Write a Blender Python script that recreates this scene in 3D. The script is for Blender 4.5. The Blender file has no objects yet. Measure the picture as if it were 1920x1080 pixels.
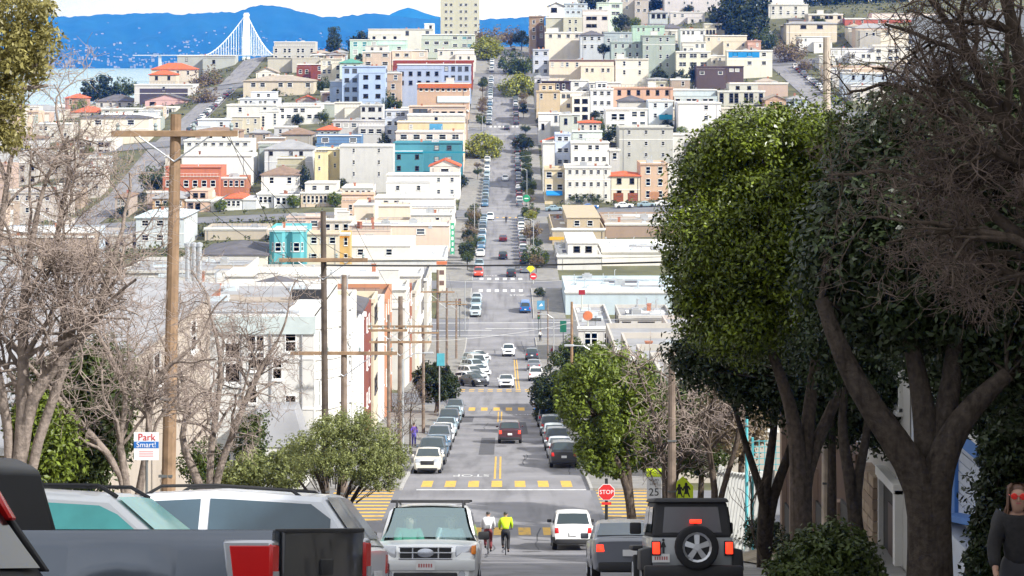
import bpy, bmesh, math, random
import numpy as np
from mathutils import Vector, Matrix
R = math.radians
random.seed(7); RNG = np.random.default_rng(7)
scene = bpy.context.scene
col = scene.collection

# ------------------------------------------------------------------ camera
F = 4000.0; CX = 945.0; HY = 97.0; H = 90.0          # focal length in photo pixels, street's vanishing column, eye level row, eye height above the bay
cam_d = bpy.data.cameras.new('camera'); cam = bpy.data.objects.new('camera', cam_d); col.objects.link(cam)
cam.location = (0, 0, H); cam.rotation_euler = (R(90), 0, 0)
cam_d.sensor_width = 36; cam_d.lens = 36*F/1920
cam_d.shift_x = (960-CX)/1920; cam_d.shift_y = -(540-HY)/1920
cam_d.clip_start = 0.5; cam_d.clip_end = 60000
scene.camera = cam
# ------------------------------------------------------------------ light
SUN = Vector((0.74, -0.50, 0.62)).normalized()       # towards the sun: behind the camera, to the right
sun_d = bpy.data.lights.new('sun', 'SUN'); sun_d.energy = 5.0; sun_d.angle = R(1.2); sun_d.color = (1.0, .985, .98)
sun = bpy.data.objects.new('sun', sun_d); col.objects.link(sun)
sun.rotation_euler = SUN.to_track_quat('Z', 'Y').to_euler()
world = bpy.data.worlds.new('World'); scene.world = world; world.use_nodes = True
nt = world.node_tree; nt.nodes.clear()
def N(nt, t, **kw):
    n = nt.nodes.new(t)
    for k, v in kw.items(): setattr(n, k, v)
    return n
sky = N(nt, 'ShaderNodeTexSky', sky_type='NISHITA', sun_disc=False)
sky.sun_elevation = math.asin(SUN.z); sky.sun_rotation = math.atan2(SUN.x, SUN.y); sky.altitude = 90; sky.air_density = 1.0; sky.dust_density = 0.6
tc = N(nt, 'ShaderNodeTexCoord'); mp = N(nt, 'ShaderNodeMapping'); mp.inputs['Scale'].default_value = (1, 1, 4.0)
nz = N(nt, 'ShaderNodeTexNoise'); nz.inputs['Scale'].default_value = 5.0; nz.inputs['Detail'].default_value = 7; nz.inputs['Roughness'].default_value = .55
cr = N(nt, 'ShaderNodeValToRGB'); cr.color_ramp.elements[0].position = .27; cr.color_ramp.elements[1].position = .50
mx = N(nt, 'ShaderNodeMixRGB'); mx.inputs[2].default_value = (8.8, 9.0, 9.5, 1)
bg = N(nt, 'ShaderNodeBackground'); bg.inputs['Strength'].default_value = .1
wo = N(nt, 'ShaderNodeOutputWorld')
L = nt.links.new
L(tc.outputs['Generated'], mp.inputs['Vector']); L(mp.outputs['Vector'], nz.inputs['Vector']); L(nz.outputs['Fac'], cr.inputs['Fac'])
L(cr.outputs['Color'], mx.inputs['Fac']); L(sky.outputs['Color'], mx.inputs[1]); L(mx.outputs['Color'], bg.inputs['Color']); L(bg.outputs['Background'], wo.inputs['Surface'])
vs = scene.view_settings; vs.view_transform = 'Standard'; vs.look = 'None'; vs.exposure = 0.4; vs.gamma = 1; vs.use_curve_mapping = False
cy = scene.cycles; cy.use_denoising = True; cy.max_bounces = 6; cy.diffuse_bounces = 3; cy.glossy_bounces = 3; cy.transmission_bounces = 4; cy.transparent_max_bounces = 8; cy.volume_bounces = 0
cy.sample_clamp_indirect = 6; cy.use_adaptive_sampling = True; cy.adaptive_threshold = .015

# ------------------------------------------------------------------ terrain
PT = [(-60,-11.7),(0,1.45),(40,10.25),(80,19.05),(96,22.4),(104,23.4),(125,25.3),(140,27.1),(215,36.4),(222,37.0),(240,38.1),(262,40.4),(325,45.2),(345,45.2),(375,43.7),(395,42.4),(520,39.7),
      (590,35.6),(655,25.6),(675,23.6),(770,13.6),(815,8.8),(900,-1.6),(950,-2.2),(1020,3),(1100,14),(1300,45),(1700,85),(2100,94),(3000,94)]
_g = np.arange(-60, 3001, 1.0); _p = np.interp(_g, [a for a, b in PT], [b for a, b in PT])
_k = np.ones(9)/9; _ps = np.convolve(np.pad(_p, 4, mode='edge'), _k, 'valid'); _ps[:5] = _p[:5]
def drop(d): return float(np.interp(d, _g, _ps))
def sstep(a, b, x):
    t = min(1, max(0, (x-a)/(b-a))); return t*t*(3-2*t)
def T(X, d):
    """height of the ground at (X, d)"""
    z = H-drop(d)
    far = sstep(380, 560, d)
    if X < -11: z -= far*0.00046*(X+11)**2
    if X > 10: z += far*0.05*min(X-10, 200)
    if X > 10: z += 13*sstep(10, 95, X)*sstep(800, 985, d)*(1-sstep(1250, 1600, d))
    if X < -100: z -= 17*sstep(100, 185, -X)*sstep(750, 880, d)
    return max(z, -6)
def at(x, y, d): return Vector(((x-CX)*d/F, d, H-(y-HY)*d/F))
def XX(x, d): return (x-CX)*d/F
def ZZ(y, d): return H-(y-HY)*d/F

# ------------------------------------------------------------------ materials
MATS = {}
def lin(c):
    if isinstance(c, str):
        c = c.lstrip('#'); c = [int(c[i:i+2], 16)/255 for i in (0, 2, 4)]
        c = [v/12.92 if v <= .04045 else ((v+.055)/1.055)**2.4 for v in c]
    return tuple(c)
def mat(name, c, rough=.7, metal=0, var=.12, scale=2.0, spec=.4, bump=0, bscale=30, streak=0, sscale=(1.4, 1.4, .12), emit=None, es=0, coat=0, island=0, trans=0, rnd=0):
    if name in MATS: return MATS[name]
    m = bpy.data.materials.new(name); m.use_nodes = True; t = m.node_tree
    b = t.nodes['Principled BSDF']; c = lin(c)
    b.inputs['Roughness'].default_value = rough; b.inputs['Metallic'].default_value = metal
    b.inputs['Specular IOR Level'].default_value = spec; b.inputs['Coat Weight'].default_value = coat; b.inputs['Coat Roughness'].default_value = .08
    b.inputs['Base Color'].default_value = (*c, 1)
    src = None
    ln = t.links.new
    if var > 0:
        g = N(t, 'ShaderNodeNewGeometry'); n = N(t, 'ShaderNodeTexNoise'); n.inputs['Scale'].default_value = scale; n.inputs['Detail'].default_value = 5
        ln(g.outputs['Position'], n.inputs['Vector'])
        r = N(t, 'ShaderNodeMapRange'); r.inputs[1].default_value = .25; r.inputs[2].default_value = .75; r.inputs[3].default_value = 1-var; r.inputs[4].default_value = 1+var
        ln(n.outputs['Fac'], r.inputs[0]); val = r.outputs[0]
        if streak:
            mpn = N(t, 'ShaderNodeMapping'); mpn.inputs['Scale'].default_value = sscale; ln(g.outputs['Position'], mpn.inputs['Vector'])
            n2 = N(t, 'ShaderNodeTexNoise'); n2.inputs['Scale'].default_value = 1.0; n2.inputs['Detail'].default_value = 4; ln(mpn.outputs[0], n2.inputs['Vector'])
            r2 = N(t, 'ShaderNodeMapRange'); r2.inputs[1].default_value = .5; r2.inputs[2].default_value = .75; r2.inputs[3].default_value = 1; r2.inputs[4].default_value = 1-streak
            ln(n2.outputs['Fac'], r2.inputs[0]); mm = N(t, 'ShaderNodeMath', operation='MULTIPLY'); ln(val, mm.inputs[0]); ln(r2.outputs[0], mm.inputs[1]); val = mm.outputs[0]
        if island:
            r3 = N(t, 'ShaderNodeMapRange'); r3.inputs[3].default_value = 1-island; r3.inputs[4].default_value = 1+island; ln(g.outputs['Random Per Island'], r3.inputs[0])
            mm = N(t, 'ShaderNodeMath', operation='MULTIPLY'); ln(val, mm.inputs[0]); ln(r3.outputs[0], mm.inputs[1]); val = mm.outputs[0]
        if rnd:
            oi = N(t, 'ShaderNodeObjectInfo'); r4 = N(t, 'ShaderNodeMapRange'); r4.inputs[3].default_value = 1-rnd; r4.inputs[4].default_value = 1+rnd; ln(oi.outputs['Random'], r4.inputs[0])
            mm = N(t, 'ShaderNodeMath', operation='MULTIPLY'); ln(val, mm.inputs[0]); ln(r4.outputs[0], mm.inputs[1]); val = mm.outputs[0]
        mul = N(t, 'ShaderNodeVectorMath', operation='SCALE'); mul.inputs[0].default_value = c; ln(val, mul.inputs['Scale']); ln(mul.outputs[0], b.inputs['Base Color'])
        src = mul.outputs[0]
        if bump:
            nb = N(t, 'ShaderNodeTexNoise'); nb.inputs['Scale'].default_value = bscale; nb.inputs['Detail'].default_value = 3; ln(g.outputs['Position'], nb.inputs['Vector'])
            bp = N(t, 'ShaderNodeBump'); bp.inputs['Strength'].default_value = bump; bp.inputs['Distance'].default_value = .03; ln(nb.outputs['Fac'], bp.inputs['Height']); ln(bp.outputs[0], b.inputs['Normal'])
    if emit: b.inputs['Emission Color'].default_value = (*lin(emit), 1); b.inputs['Emission Strength'].default_value = es
    if trans:
        tr = N(t, 'ShaderNodeBsdfTranslucent'); ms = N(t, 'ShaderNodeMixShader'); ms.inputs[0].default_value = trans; o = t.nodes['Material Output']
        if src: ln(src, tr.inputs['Color'])
        else: tr.inputs['Color'].default_value = (*c, 1)
        ln(b.outputs[0], ms.inputs[1]); ln(tr.outputs[0], ms.inputs[2]); ln(ms.outputs[0], o.inputs['Surface'])
    MATS[name] = m; return m
def wallmat(c):
    k = 'wall_'+c.strip('#'); 
    q = lin(c); g = sum(q)/3
    f = .70+.14*(sum(map(ord, c))*7 % 11)/10
    return mat(k, [(v*.72+g*.28)*f for v in q], .85, var=.06, scale=.5, spec=.2, streak=.10)
def worn(name, c, under):
    m = mat(name, c, .75, var=.15, scale=4, spec=.2); t = m.node_tree; b = t.nodes['Principled BSDF']; src = b.inputs['Base Color'].links[0].from_socket
    g = N(t, 'ShaderNodeNewGeometry'); n = N(t, 'ShaderNodeTexNoise'); n.inputs['Scale'].default_value = 2.2; n.inputs['Detail'].default_value = 9; n.inputs['Roughness'].default_value = .72; t.links.new(g.outputs['Position'], n.inputs['Vector'])
    r = N(t, 'ShaderNodeMapRange'); r.inputs[1].default_value = .54; r.inputs[2].default_value = .66; r.inputs[4].default_value = .85; t.links.new(n.outputs['Fac'], r.inputs[0])
    mx_ = N(t, 'ShaderNodeMixRGB'); t.links.new(r.outputs[0], mx_.inputs[0]); t.links.new(src, mx_.inputs[1]); mx_.inputs[2].default_value = (*under, 1); t.links.new(mx_.outputs[0], b.inputs['Base Color']); return m
def paint(c):
    return mat('paint_'+c.strip('#'), c, .32, 0, var=.03, spec=.5, coat=.6)

# ------------------------------------------------------------------ object helpers
def mesh(name, verts, faces, mats=(), mi=None, smooth=None):
    me = bpy.data.meshes.new(name); me.from_pydata([tuple(v) for v in verts], [], [tuple(f) for f in faces])
    for m in (mats if isinstance(mats, (list, tuple)) else [mats]): me.materials.append(m)
    if mi is not None: me.polygons.foreach_set('material_index', np.array(mi, dtype=np.int32))
    if smooth is not None:
        me.polygons.foreach_set('use_smooth', np.ones(len(me.polygons), dtype=bool)); me.set_sharp_from_angle(angle=R(smooth))
    me.update(); return me
def quadmesh(name, V, m, ngon=4):
    """V: (n*ngon,3) array of separate polygons"""
    n = len(V)//ngon; me = bpy.data.meshes.new(name)
    me.vertices.add(len(V)); me.vertices.foreach_set('co', np.asarray(V, dtype=np.float32).ravel())
    me.loops.add(len(V)); me.loops.foreach_set('vertex_index', np.arange(len(V), dtype=np.int32))
    me.polygons.add(n); me.polygons.foreach_set('loop_start', np.arange(0, len(V), ngon, dtype=np.int32))
    me.update(calc_edges=True); me.materials.append(m); return me
def ob(name, me, parent=None, loc=None, rot=None, sc=None, mw=None):
    o = bpy.data.objects.new(name, me); col.objects.link(o)
    if parent is not None: o.parent = parent
    if loc is not None: o.location = loc
    if rot is not None: o.rotation_euler = rot
    if sc is not None: o.scale = sc
    if mw is not None: o.matrix_basis = mw
    return o
def tag(o, label=None, cat=None, group=None, kind=None):
    if label: o['label'] = label
    if cat: o['category'] = cat
    if group: o['group'] = group
    if kind: o['kind'] = kind
    return o
def thing(name, label, cat, loc=(0, 0, 0), rz=0, group=None):
    return tag(ob(name, None, loc=loc, rot=(0, 0, rz)), label, cat, group)
BOXF = [(0,3,2,1),(4,5,6,7),(0,1,5,4),(1,2,6,5),(2,3,7,6),(3,0,4,7)]
def boxv(x0, x1, y0, y1, z0, z1): return [(x0,y0,z0),(x1,y0,z0),(x1,y1,z0),(x0,y1,z0),(x0,y0,z1),(x1,y0,z1),(x1,y1,z1),(x0,y1,z1)]
class MB:
    def __init__(s): s.v = []; s.f = []; s.m = []
    def add(s, v, f, mi=0, M=None):
        o = len(s.v); s.v += [tuple(M @ Vector(p)) if M is not None else tuple(p) for p in v]; s.f += [tuple(i+o for i in q) for q in f]; s.m += [mi]*len(f); return s
    def box(s, x0, x1, y0, y1, z0, z1, mi=0, M=None): return s.add(boxv(x0, x1, y0, y1, z0, z1), BOXF, mi, M)
    def bbox(s, x0, x1, y0, y1, z0, z1, b=.03, mi=0, seg=2, M=None):
        bm = bmesh.new(); vs_ = [bm.verts.new(p) for p in boxv(x0, x1, y0, y1, z0, z1)]
        for q in BOXF: bm.faces.new([vs_[i] for i in q])
        bmesh.ops.bevel(bm, geom=list(bm.edges), offset=b, segments=seg, affect='EDGES', profile=.5)
        bm.verts.index_update(); s.add([v.co[:] for v in bm.verts], [[v.index for v in f_.verts] for f_ in bm.faces], mi, M); bm.free(); return s
    def hull(s, v8, b=.02, mi=0, seg=1, M=None):
        bm = bmesh.new(); vs_ = [bm.verts.new(p) for p in v8]
        for q in BOXF: bm.faces.new([vs_[i] for i in q])
        if b: bmesh.ops.bevel(bm, geom=list(bm.edges), offset=b, segments=seg, affect='EDGES', profile=.5)
        bm.verts.index_update(); s.add([v.co[:] for v in bm.verts], [[v.index for v in f_.verts] for f_ in bm.faces], mi, M); bm.free(); return s
    def prism(s, poly, y0, y1, axis='y', mi=0, M=None):
        n = len(poly)
        if axis == 'y': v = [(a, y0, b) for a, b in poly]+[(a, y1, b) for a, b in poly]
        elif axis == 'x': v = [(y0, a, b) for a, b in poly]+[(y1, a, b) for a, b in poly]
        else: v = [(a, b, y0) for a, b in poly]+[(a, b, y1) for a, b in poly]
        f = [tuple(range(n))[::-1], tuple(range(n, 2*n))]+[(i, (i+1) % n, n+(i+1) % n, n+i) for i in range(n)]
        return s.add(v, f, mi, M)
    def lathe(s, prof, n=16, axis='z', mi=0, M=None, c=(0, 0, 0)):
        v = []; f = []
        for a in range(n):
            t = 2*math.pi*a/n
            for r, h in prof:
                p = (r*math.cos(t), r*math.sin(t), h)
                if axis == 'y': p = (p[0], p[2], p[1])
                if axis == 'x': p = (p[2], p[0], p[1])
                v.append((p[0]+c[0], p[1]+c[1], p[2]+c[2]))
        k = len(prof)
        for a in range(n):
            b = (a+1) % n
            for i in range(k-1): f.append((a*k+i, b*k+i, b*k+i+1, a*k+i+1))
        return s.add(v, f, mi, M)
    def tube(s, pts, rad, k=6, mi=0):
        v, f = tubes([(pts, rad if hasattr(rad, '__len__') else [rad]*len(pts))], k); return s.add(v.tolist(), f.tolist(), mi)
    def me(s, name, mats, smooth=None): return mesh(name, s.v, s.f, mats, s.m, smooth)
    def build(s, name, mats, parent=None, smooth=None, **kw): return ob(name, s.me(name, mats, smooth), parent, **kw)
def tubes(polys, k):
    V = []; Fc = []; o = 0
    ang = np.arange(k)*2*np.pi/k; ca, sa = np.cos(ang), np.sin(ang)
    for pts, rad in polys:
        P = np.asarray(pts, float); n = len(P); t = np.gradient(P, axis=0); t /= np.linalg.norm(t, axis=1)[:, None]+1e-9
        if k >= 5 or n > 7:      # carry the frame along so that thick limbs never pinch
            a = np.zeros_like(P); v = np.cross(t[0], [0, 0, 1.] if abs(t[0][2]) < .9 else [1., 0, 0])
            for q in range(n): v = v-t[q]*v.dot(t[q]); v = v/(np.linalg.norm(v)+1e-9); a[q] = v
        else:
            up = np.where(np.abs(t[:, 2:3]) > .9, np.array([[1., 0, 0]]), np.array([[0, 0, 1.]]))
            a = np.cross(t, up); a /= np.linalg.norm(a, axis=1)[:, None]+1e-9
        b = np.cross(t, a)
        r = np.asarray(rad, float)[:, None, None]
        ring = P[:, None, :]+r*(a[:, None, :]*ca[None, :, None]+b[:, None, :]*sa[None, :, None])
        V.append(ring.reshape(-1, 3))
        i = np.arange(n-1)[:, None]*k; j = np.arange(k)[None, :]; j2 = (j+1) % k
        Fc.append(np.stack([i+j, i+j2, i+k+j2, i+k+j], -1).reshape(-1, 4)+o); o += n*k
    return np.concatenate(V), np.concatenate(Fc)
def tubemesh(name, polys, k, m, smooth=True):
    V, Fc = tubes(polys, k); me = bpy.data.meshes.new(name)
    me.vertices.add(len(V)); me.vertices.foreach_set('co', V.astype(np.float32).ravel())
    me.loops.add(Fc.size); me.loops.foreach_set('vertex_index', Fc.astype(np.int32).ravel())
    me.polygons.add(len(Fc)); me.polygons.foreach_set('loop_start', np.arange(0, Fc.size, 4, dtype=np.int32))
    me.update(calc_edges=True)
    if smooth: me.polygons.foreach_set('use_smooth', np.ones(len(Fc), dtype=bool))
    me.materials.append(m); return me
def copy_tree(o, parent=None):
    c = o.copy(); col.objects.link(c); c.parent = parent
    for ch in o.children: copy_tree(ch, c)
    return c
def text_mesh(s, size, m, depth=.004):
    cu = bpy.data.curves.new('lettering', 'FONT'); cu.body = s; cu.size = size; cu.align_x = 'CENTER'; cu.align_y = 'CENTER'; cu.extrude = depth; cu.resolution_u = 3
    o = bpy.data.objects.new('lettering', cu); me = bpy.data.meshes.new_from_object(o); bpy.data.objects.remove(o); bpy.data.curves.remove(cu)
    me.materials.clear(); me.materials.append(m); return me
def slopeM(X, d, head, dz=0, flat=False):
    """matrix that stands a thing on the sloping street; head = compass angle of its local +X"""
    e = 1.5
    n = Vector((-(T(X+e, d)-T(X-e, d))/(2*e), -(T(X, d+e)-T(X, d-e))/(2*e), 1)).normalized()
    if flat: n = Vector((0, 0, 1))
    f = Vector((math.cos(head), math.sin(head), 0)); f = (f-n*f.dot(n)).normalized(); l = n.cross(f)
    M = Matrix((f, l, n)).transposed().to_4x4(); M.translation = (X, d, T(X, d)+dz); return M
ORD = ['first','second','third','fourth','fifth','sixth','seventh','eighth','ninth','tenth','eleventh','twelfth','thirteenth','fourteenth','fifteenth','sixteenth','seventeenth','eighteenth','nineteenth','twentieth',
       'twenty-first','twenty-second','twenty-third','twenty-fourth','twenty-fifth','twenty-sixth','twenty-seventh','twenty-eighth','twenty-ninth','thirtieth','thirty-first','thirty-second','thirty-third','thirty-fourth','thirty-fifth','thirty-sixth','thirty-seventh','thirty-eighth','thirty-ninth','fortieth','forty-first','forty-second','forty-third','forty-fourth','forty-fifth','forty-sixth','forty-seventh','forty-eighth','forty-ninth','fiftieth','fifty-first','fifty-second','fifty-third','fifty-fourth','fifty-fifth']
# ================================================================== SETTING
M_asph = mat('asphalt', (.235, .23, .24), .9, var=.2, scale=.22, spec=.15, bump=.15, bscale=25, streak=.38, sscale=(.9, .035, .9))
M_asph2 = mat('asphalt_cross', (.18, .18, .192), .9, var=.18, scale=.3, spec=.15, bump=.15, bscale=25)
M_conc = mat('pavement_concrete', (.25, .24, .225), .9, var=.2, scale=.8, spec=.15, bump=.1)
M_kerb = mat('kerb_concrete', (.38, .37, .35), .9, var=.12, scale=1.2, spec=.15)
M_soil = mat('yard_ground', (.12, .12, .07), .95, var=.4, scale=.15, spec=.1)
M_yel = worn('yellow_marking', (.66, .40, .08), (.19, .18, .17))
M_wht = worn('white_marking', (.62, .62, .61), (.19, .19, .2))
M_grass = mat('grass_green', (.10, .17, .03), .9, var=.3, scale=3, spec=.1)
CROSS = [(114.5, 7), (230, 7), (346.5, 10), (391, 4.5), (521, 7), (665, 7), (812, 6.5)]
def LC(d): return -7.4 if d < 107 else -5.8
RC = 4.9; LP = -11.3; RP = 10.3
def sheet(name, xs, ys, zf, m, kind='structure', parent=None, label=None):
    V = [(x, y, zf(x, y)) for y in ys for x in xs]; nx = len(xs)
    Fc = [(j*nx+i, j*nx+i+1, (j+1)*nx+i+1, (j+1)*nx+i) for j in range(len(ys)-1) for i in range(nx-1)]
    o = ob(name, mesh(name, V, Fc, m, smooth=60), parent)
    if parent is None: tag(o, kind=kind)
    return o
ys = list(np.concatenate([np.arange(-55, 420, 2.5), np.arange(420, 700, 5), np.arange(700, 1300, 10), np.arange(1300, 2400, 50)]))
xs = list(np.concatenate([np.arange(-900, -300, 40), np.arange(-300, 300, 10), np.arange(300, 901, 40)]))
sheet('ground', xs, ys, lambda x, y: T(x, y)-.12, M_soil)
dy = list(np.arange(-50, 107.6, 1.5))+[107.5]
def road_strip(name, segs, x0f, x1f, m):
    V = []; Fc = []
    for a, b in segs:
        n = max(2, int((b-a)/1.5)); o = len(V)
        for i in range(n+1):
            d = a+(b-a)*i/n
            for s in range(5):
                x = x0f(d)+(x1f(d)-x0f(d))*s/4; V.append((x, d, T(x, d)+.0))
        for i in range(n):
            for s in range(4): k = o+i*5+s; Fc.append((k, k+1, k+6, k+5))
    return tag(ob(name, mesh(name, V, Fc, m, smooth=60)), kind='structure')
road = road_strip('road', [(-50, 106.9), (106.9, 121.5), (121.5, 950)], lambda d: -7.4 if d < 107 else -5.8, lambda d: RC, M_asph)
for cx_, hw in CROSS:
    for nm, a, b in (('cross_road', -420, -5.8), ('cross_road', RC, 330)):
        n = 60; V = []; Fc = []
        for i in range(n+1):
            x = a+(b-a)*i/n
            for s in range(7): d = cx_-hw+2*hw*s/6; V.append((x, d, T(x, d)))
        for i in range(n):
            for s in range(6): k = i*7+s; Fc.append((k, k+7, k+8, k+1))
        tag(ob(nm, mesh(nm, V, Fc, M_asph2, smooth=60)), kind='structure')
for sx in (-105, 105):
    V = []; Fc = []; segs = []; prev = 560
    yy = list(np.arange(400, 960, 4)); n = 0
    for d in yy:
        for s in range(3): x = sx-4.6+4.6*s; V.append((x, d, T(x, d)+.012))
    for i in range(len(yy)-1):
        if any(abs((yy[i]+2)-c) < h+2 for c, h in CROSS): continue
        for s in range(2): k = i*3+s; Fc.append((k, k+1, k+4, k+3))
    tag(ob('side_road', mesh('side_road', V, Fc, M_asph, smooth=60)), kind='structure')
# pavements with kerbs, one slab run per block and side, cut into flags near the camera
edges = [-50]+[e for c, h in CROSS for e in (c-h, c+h)]+[950]
blocks = [(edges[i], edges[i+1]) for i in range(0, len(edges), 2)]
def pavement(x0, x1, a, b, kx0, kx1):
    V = []; Fc = []; n = max(2, int((b-a)/2.5))
    for i in range(n+1):
        d = a+(b-a)*i/n
        V += [(x0, d, T(x0, d)-.4), (x0, d, T(x0, d)+.14), (x1, d, T(x1, d)+.14), (x1, d, T(x1, d)-.4)]
    for i in range(n):
        k = i*4
        for s in range(3): Fc.append((k+s, k+4+s, k+5+s, k+1+s) if True else 0)
    Fc += [(0, 1, 2, 3), (4*n+3, 4*n+2, 4*n+1, 4*n)]
    p = tag(ob('pavement', mesh('pavement', V, [f[::-1] for f in Fc], M_conc)), kind='structure')
    V = []; Fc = []
    for i in range(n+1):
        d = a+(b-a)*i/n
        V += [(kx0, d, T(kx0, d)-.3), (kx0, d, T(kx0, d)+.15), (kx1, d, T(kx1, d)+.15), (kx1, d, T(kx1, d)-.3)]
    for i in range(n):
        k = i*4
        for s in range(3): Fc.append((k+1+s, k+5+s, k+4+s, k+s))
    Fc += [(3, 2, 1, 0), (4*n, 4*n+1, 4*n+2, 4*n+3)]
    ob('kerb', mesh('kerb', V, Fc, M_kerb), p); return p
PAV = []
for a, b in blocks:
    l = LC((a+b)/2)
    PAV.append(pavement(LP, l-.17, a, b, l-.165, l+.0)); PAV.append(pavement(RC+.17, RP, a, b, RC, RC+.165))
# expansion joints of the near right pavement: flags as separate slabs, slightly uneven
rp = PAV[1]; rr = random.Random(3)
for i in range(30):
    d0 = 22+i*1.55
    for k in range(3):
        x0 = RC+.22+k*1.68; x1 = x0+1.66; dz = .146+rr.uniform(0, .012); d1 = d0+1.53
        V = [(x0, d0, T(x0, d0)+dz), (x1, d0, T(x1, d0)+dz), (x1, d1, T(x1, d1)+dz), (x0, d1, T(x0, d1)+dz)]
        V += [(x, y, z-.03) for x, y, z in V]
        ob('paving_flag', mesh('paving_flag', V, [(0,1,2,3),(0,4,5,1),(1,5,6,2),(2,6,7,3),(3,7,4,0)], M_conc), rp)
# painted markings, each bar its own piece of the road
def bar(name, x0, x1, d0, d1, m, lift=.006, skew=0):
    n = max(1, int((d1-d0)/2)); V = []; Fc = []
    for i in range(n+1):
        d = d0+(d1-d0)*i/n; s = skew*i/n
        V += [(x0+s, d, T(x0+s, d)+lift), (x1+s, d, T(x1+s, d)+lift)]
    for i in range(n): Fc.append((2*i, 2*i+1, 2*i+3, 2*i+2))
    return ob(name, mesh(name, V, Fc, m), road)
for x in np.arange(-5.0, 4.4, 1.2): bar('crossing_bar', x-.3, x+.3, 102.2, 105.4, M_yel)
for x in np.arange(-4.5, 4.2, 1.36): bar('crossing_bar', x-.31, x+.31, 123.3, 127.0, M_yel)
for d in np.arange(108.2, 121.3, 1.45):
    bar('crossing_bar', 5.2, 8.3, d, d+.62, M_yel, .01); bar('crossing_bar', -9.6, -6.2, d, d+.62, M_yel, .01)
for x in np.arange(-3.3, 2.6, 1.27): bar('crossing_bar', x-.33, x+.33, 217.6, 221.4, M_yel)
for x in np.arange(-4.7, 3.9, 1.05): bar('crossing_bar', x-.3, x+.3, 239.0, 242.6, M_yel)
for x in np.arange(-4.2, 4.3, 1.45):
    bar('crossing_bar', x-.36, x+.36, 383.4, 386.0, M_wht); bar('crossing_bar', x-.36, x+.36, 396.4, 399.2, M_wht)
for x in np.arange(-4.6, 4.6, 1.5): bar('crossing_bar', x-.3, x+.3, 512, 513.6, M_yel)
for x in np.arange(-4.2, 4.3, 1.4): bar('crossing_bar', x-.35, x+.35, 672.5, 676, M_wht)
bar('stop_line', -5.4, 4.6, 657, 657.7, M_wht); bar('stop_line', -5.4, 4.6, 505, 505.6, M_wht)
for dx in (-.16, .16):
    bar('centre_line', -.4+dx-.06, -.4+dx+.06, 128.5, 148, M_yel); bar('centre_line', -.4+dx-.06, -.4+dx+.06, 196, 216, M_yel)
    bar('centre_line', 1.6+dx-.07, 1.6+dx+.07, 243.5, 300, M_yel)
bar('stop_line', -5.0, 4.7, 121.6, 122.0, M_wht)
for d, a, b in ((340, -60, 60), (345.5, -60, -2), (347.2, -3, 60), (352.5, -60, 60)):
    V = []; Fc = []; n = 24
    for i in range(n+1):
        x = a+(b-a)*i/n; dd = d+x*.03
        V += [(x, dd, T(x, dd)+.008), (x, dd+.35, T(x, dd+.35)+.008)]
    for i in range(n): Fc.append((2*i, 2*i+2, 2*i+3, 2*i+1))
    ob('lane_line', mesh('lane_line', V, Fc, M_wht), road)
def road_word(s, x, d, size, ln, flip):
    me = text_mesh(s, size, M_wht, 0)
    for v in me.vertices:
        px, py = v.co.x, v.co.y*ln
        if flip: px, py = -px, -py
        v.co = (x+px, d+py, T(x+px, d+py)+.007)
    ob('road_lettering', me, road)
road_word('STOP', -2.0, 131.0, .95, 2.6, True); road_word('STOP', 2.3, 380, 1.1, 1.8, False); road_word('STOP', -2.6, 402.5, 1.1, 1.8, True); road_word('STOP', 1.6, 211, .9, 2.4, False)
# patches of newer tar in the near road
M_tar = mat('tar_patch', (.10, .10, .108), .85, var=.12, scale=1, spec=.2)
for x0, x1, d0, d1 in ((-1.8, -.7, 150, 171), (1.1, 2.0, 176, 196), (-2.6, 1.4, 182, 184), (-4, -2.9, 196, 207)): bar('tar_patch', x0, x1, d0, d1, M_tar, .004)
# sealed cracks wandering along the road
ck = random.Random(12)
for i in range(34):
    d = ck.choice((ck.uniform(60, 103), ck.uniform(127, 216), ck.uniform(127, 216), ck.uniform(243, 335))); x = ck.uniform(-4.5, 4.2); V = []; ang = ck.choice((0, 0, 1)); n = ck.randrange(4, 12)
    for k in range(n+1):
        w_ = .035 if d < 220 else .06; zx = lambda a, b: T(a, b)+.005
        V += [(x-(w_ if not ang else 0), d-(w_*2 if ang else 0)), (x+(w_ if not ang else 0), d+(w_*2 if ang else 0))]
        if ang: x += .55; d += ck.uniform(-.25, .25)
        else: d += 1.4; x += ck.uniform(-.12, .12)
    V = [(min(max(a, -5.7), 4.8), b, T(min(max(a, -5.7), 4.8), b)+.005) for a, b in V]
    ob('sealed_crack', mesh('sealed_crack', V, [(2*k, 2*k+1, 2*k+3, 2*k+2) for k in range(n)], M_tar), road)
# manhole covers
for x, d in ((-.2, 160), (1.2, 92), (-2.0, 111)):
    mb = MB(); mb.lathe([(0, .012), (.4, .012), (.42, 0)], 16); mb.build('manhole_cover', mat('cast_iron', (.06, .06, .065), .6, .5), road, mw=slopeM(x, d, 0))
# grass strip by the sapling
tag(sheet('grass_strip', [RC+.25, RC+.9, RC+1.5], [40.5, 41.5, 42.5, 43.5, 44.5, 45.6], lambda x, y: T(x, y)+.17, M_grass), kind='structure')

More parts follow.
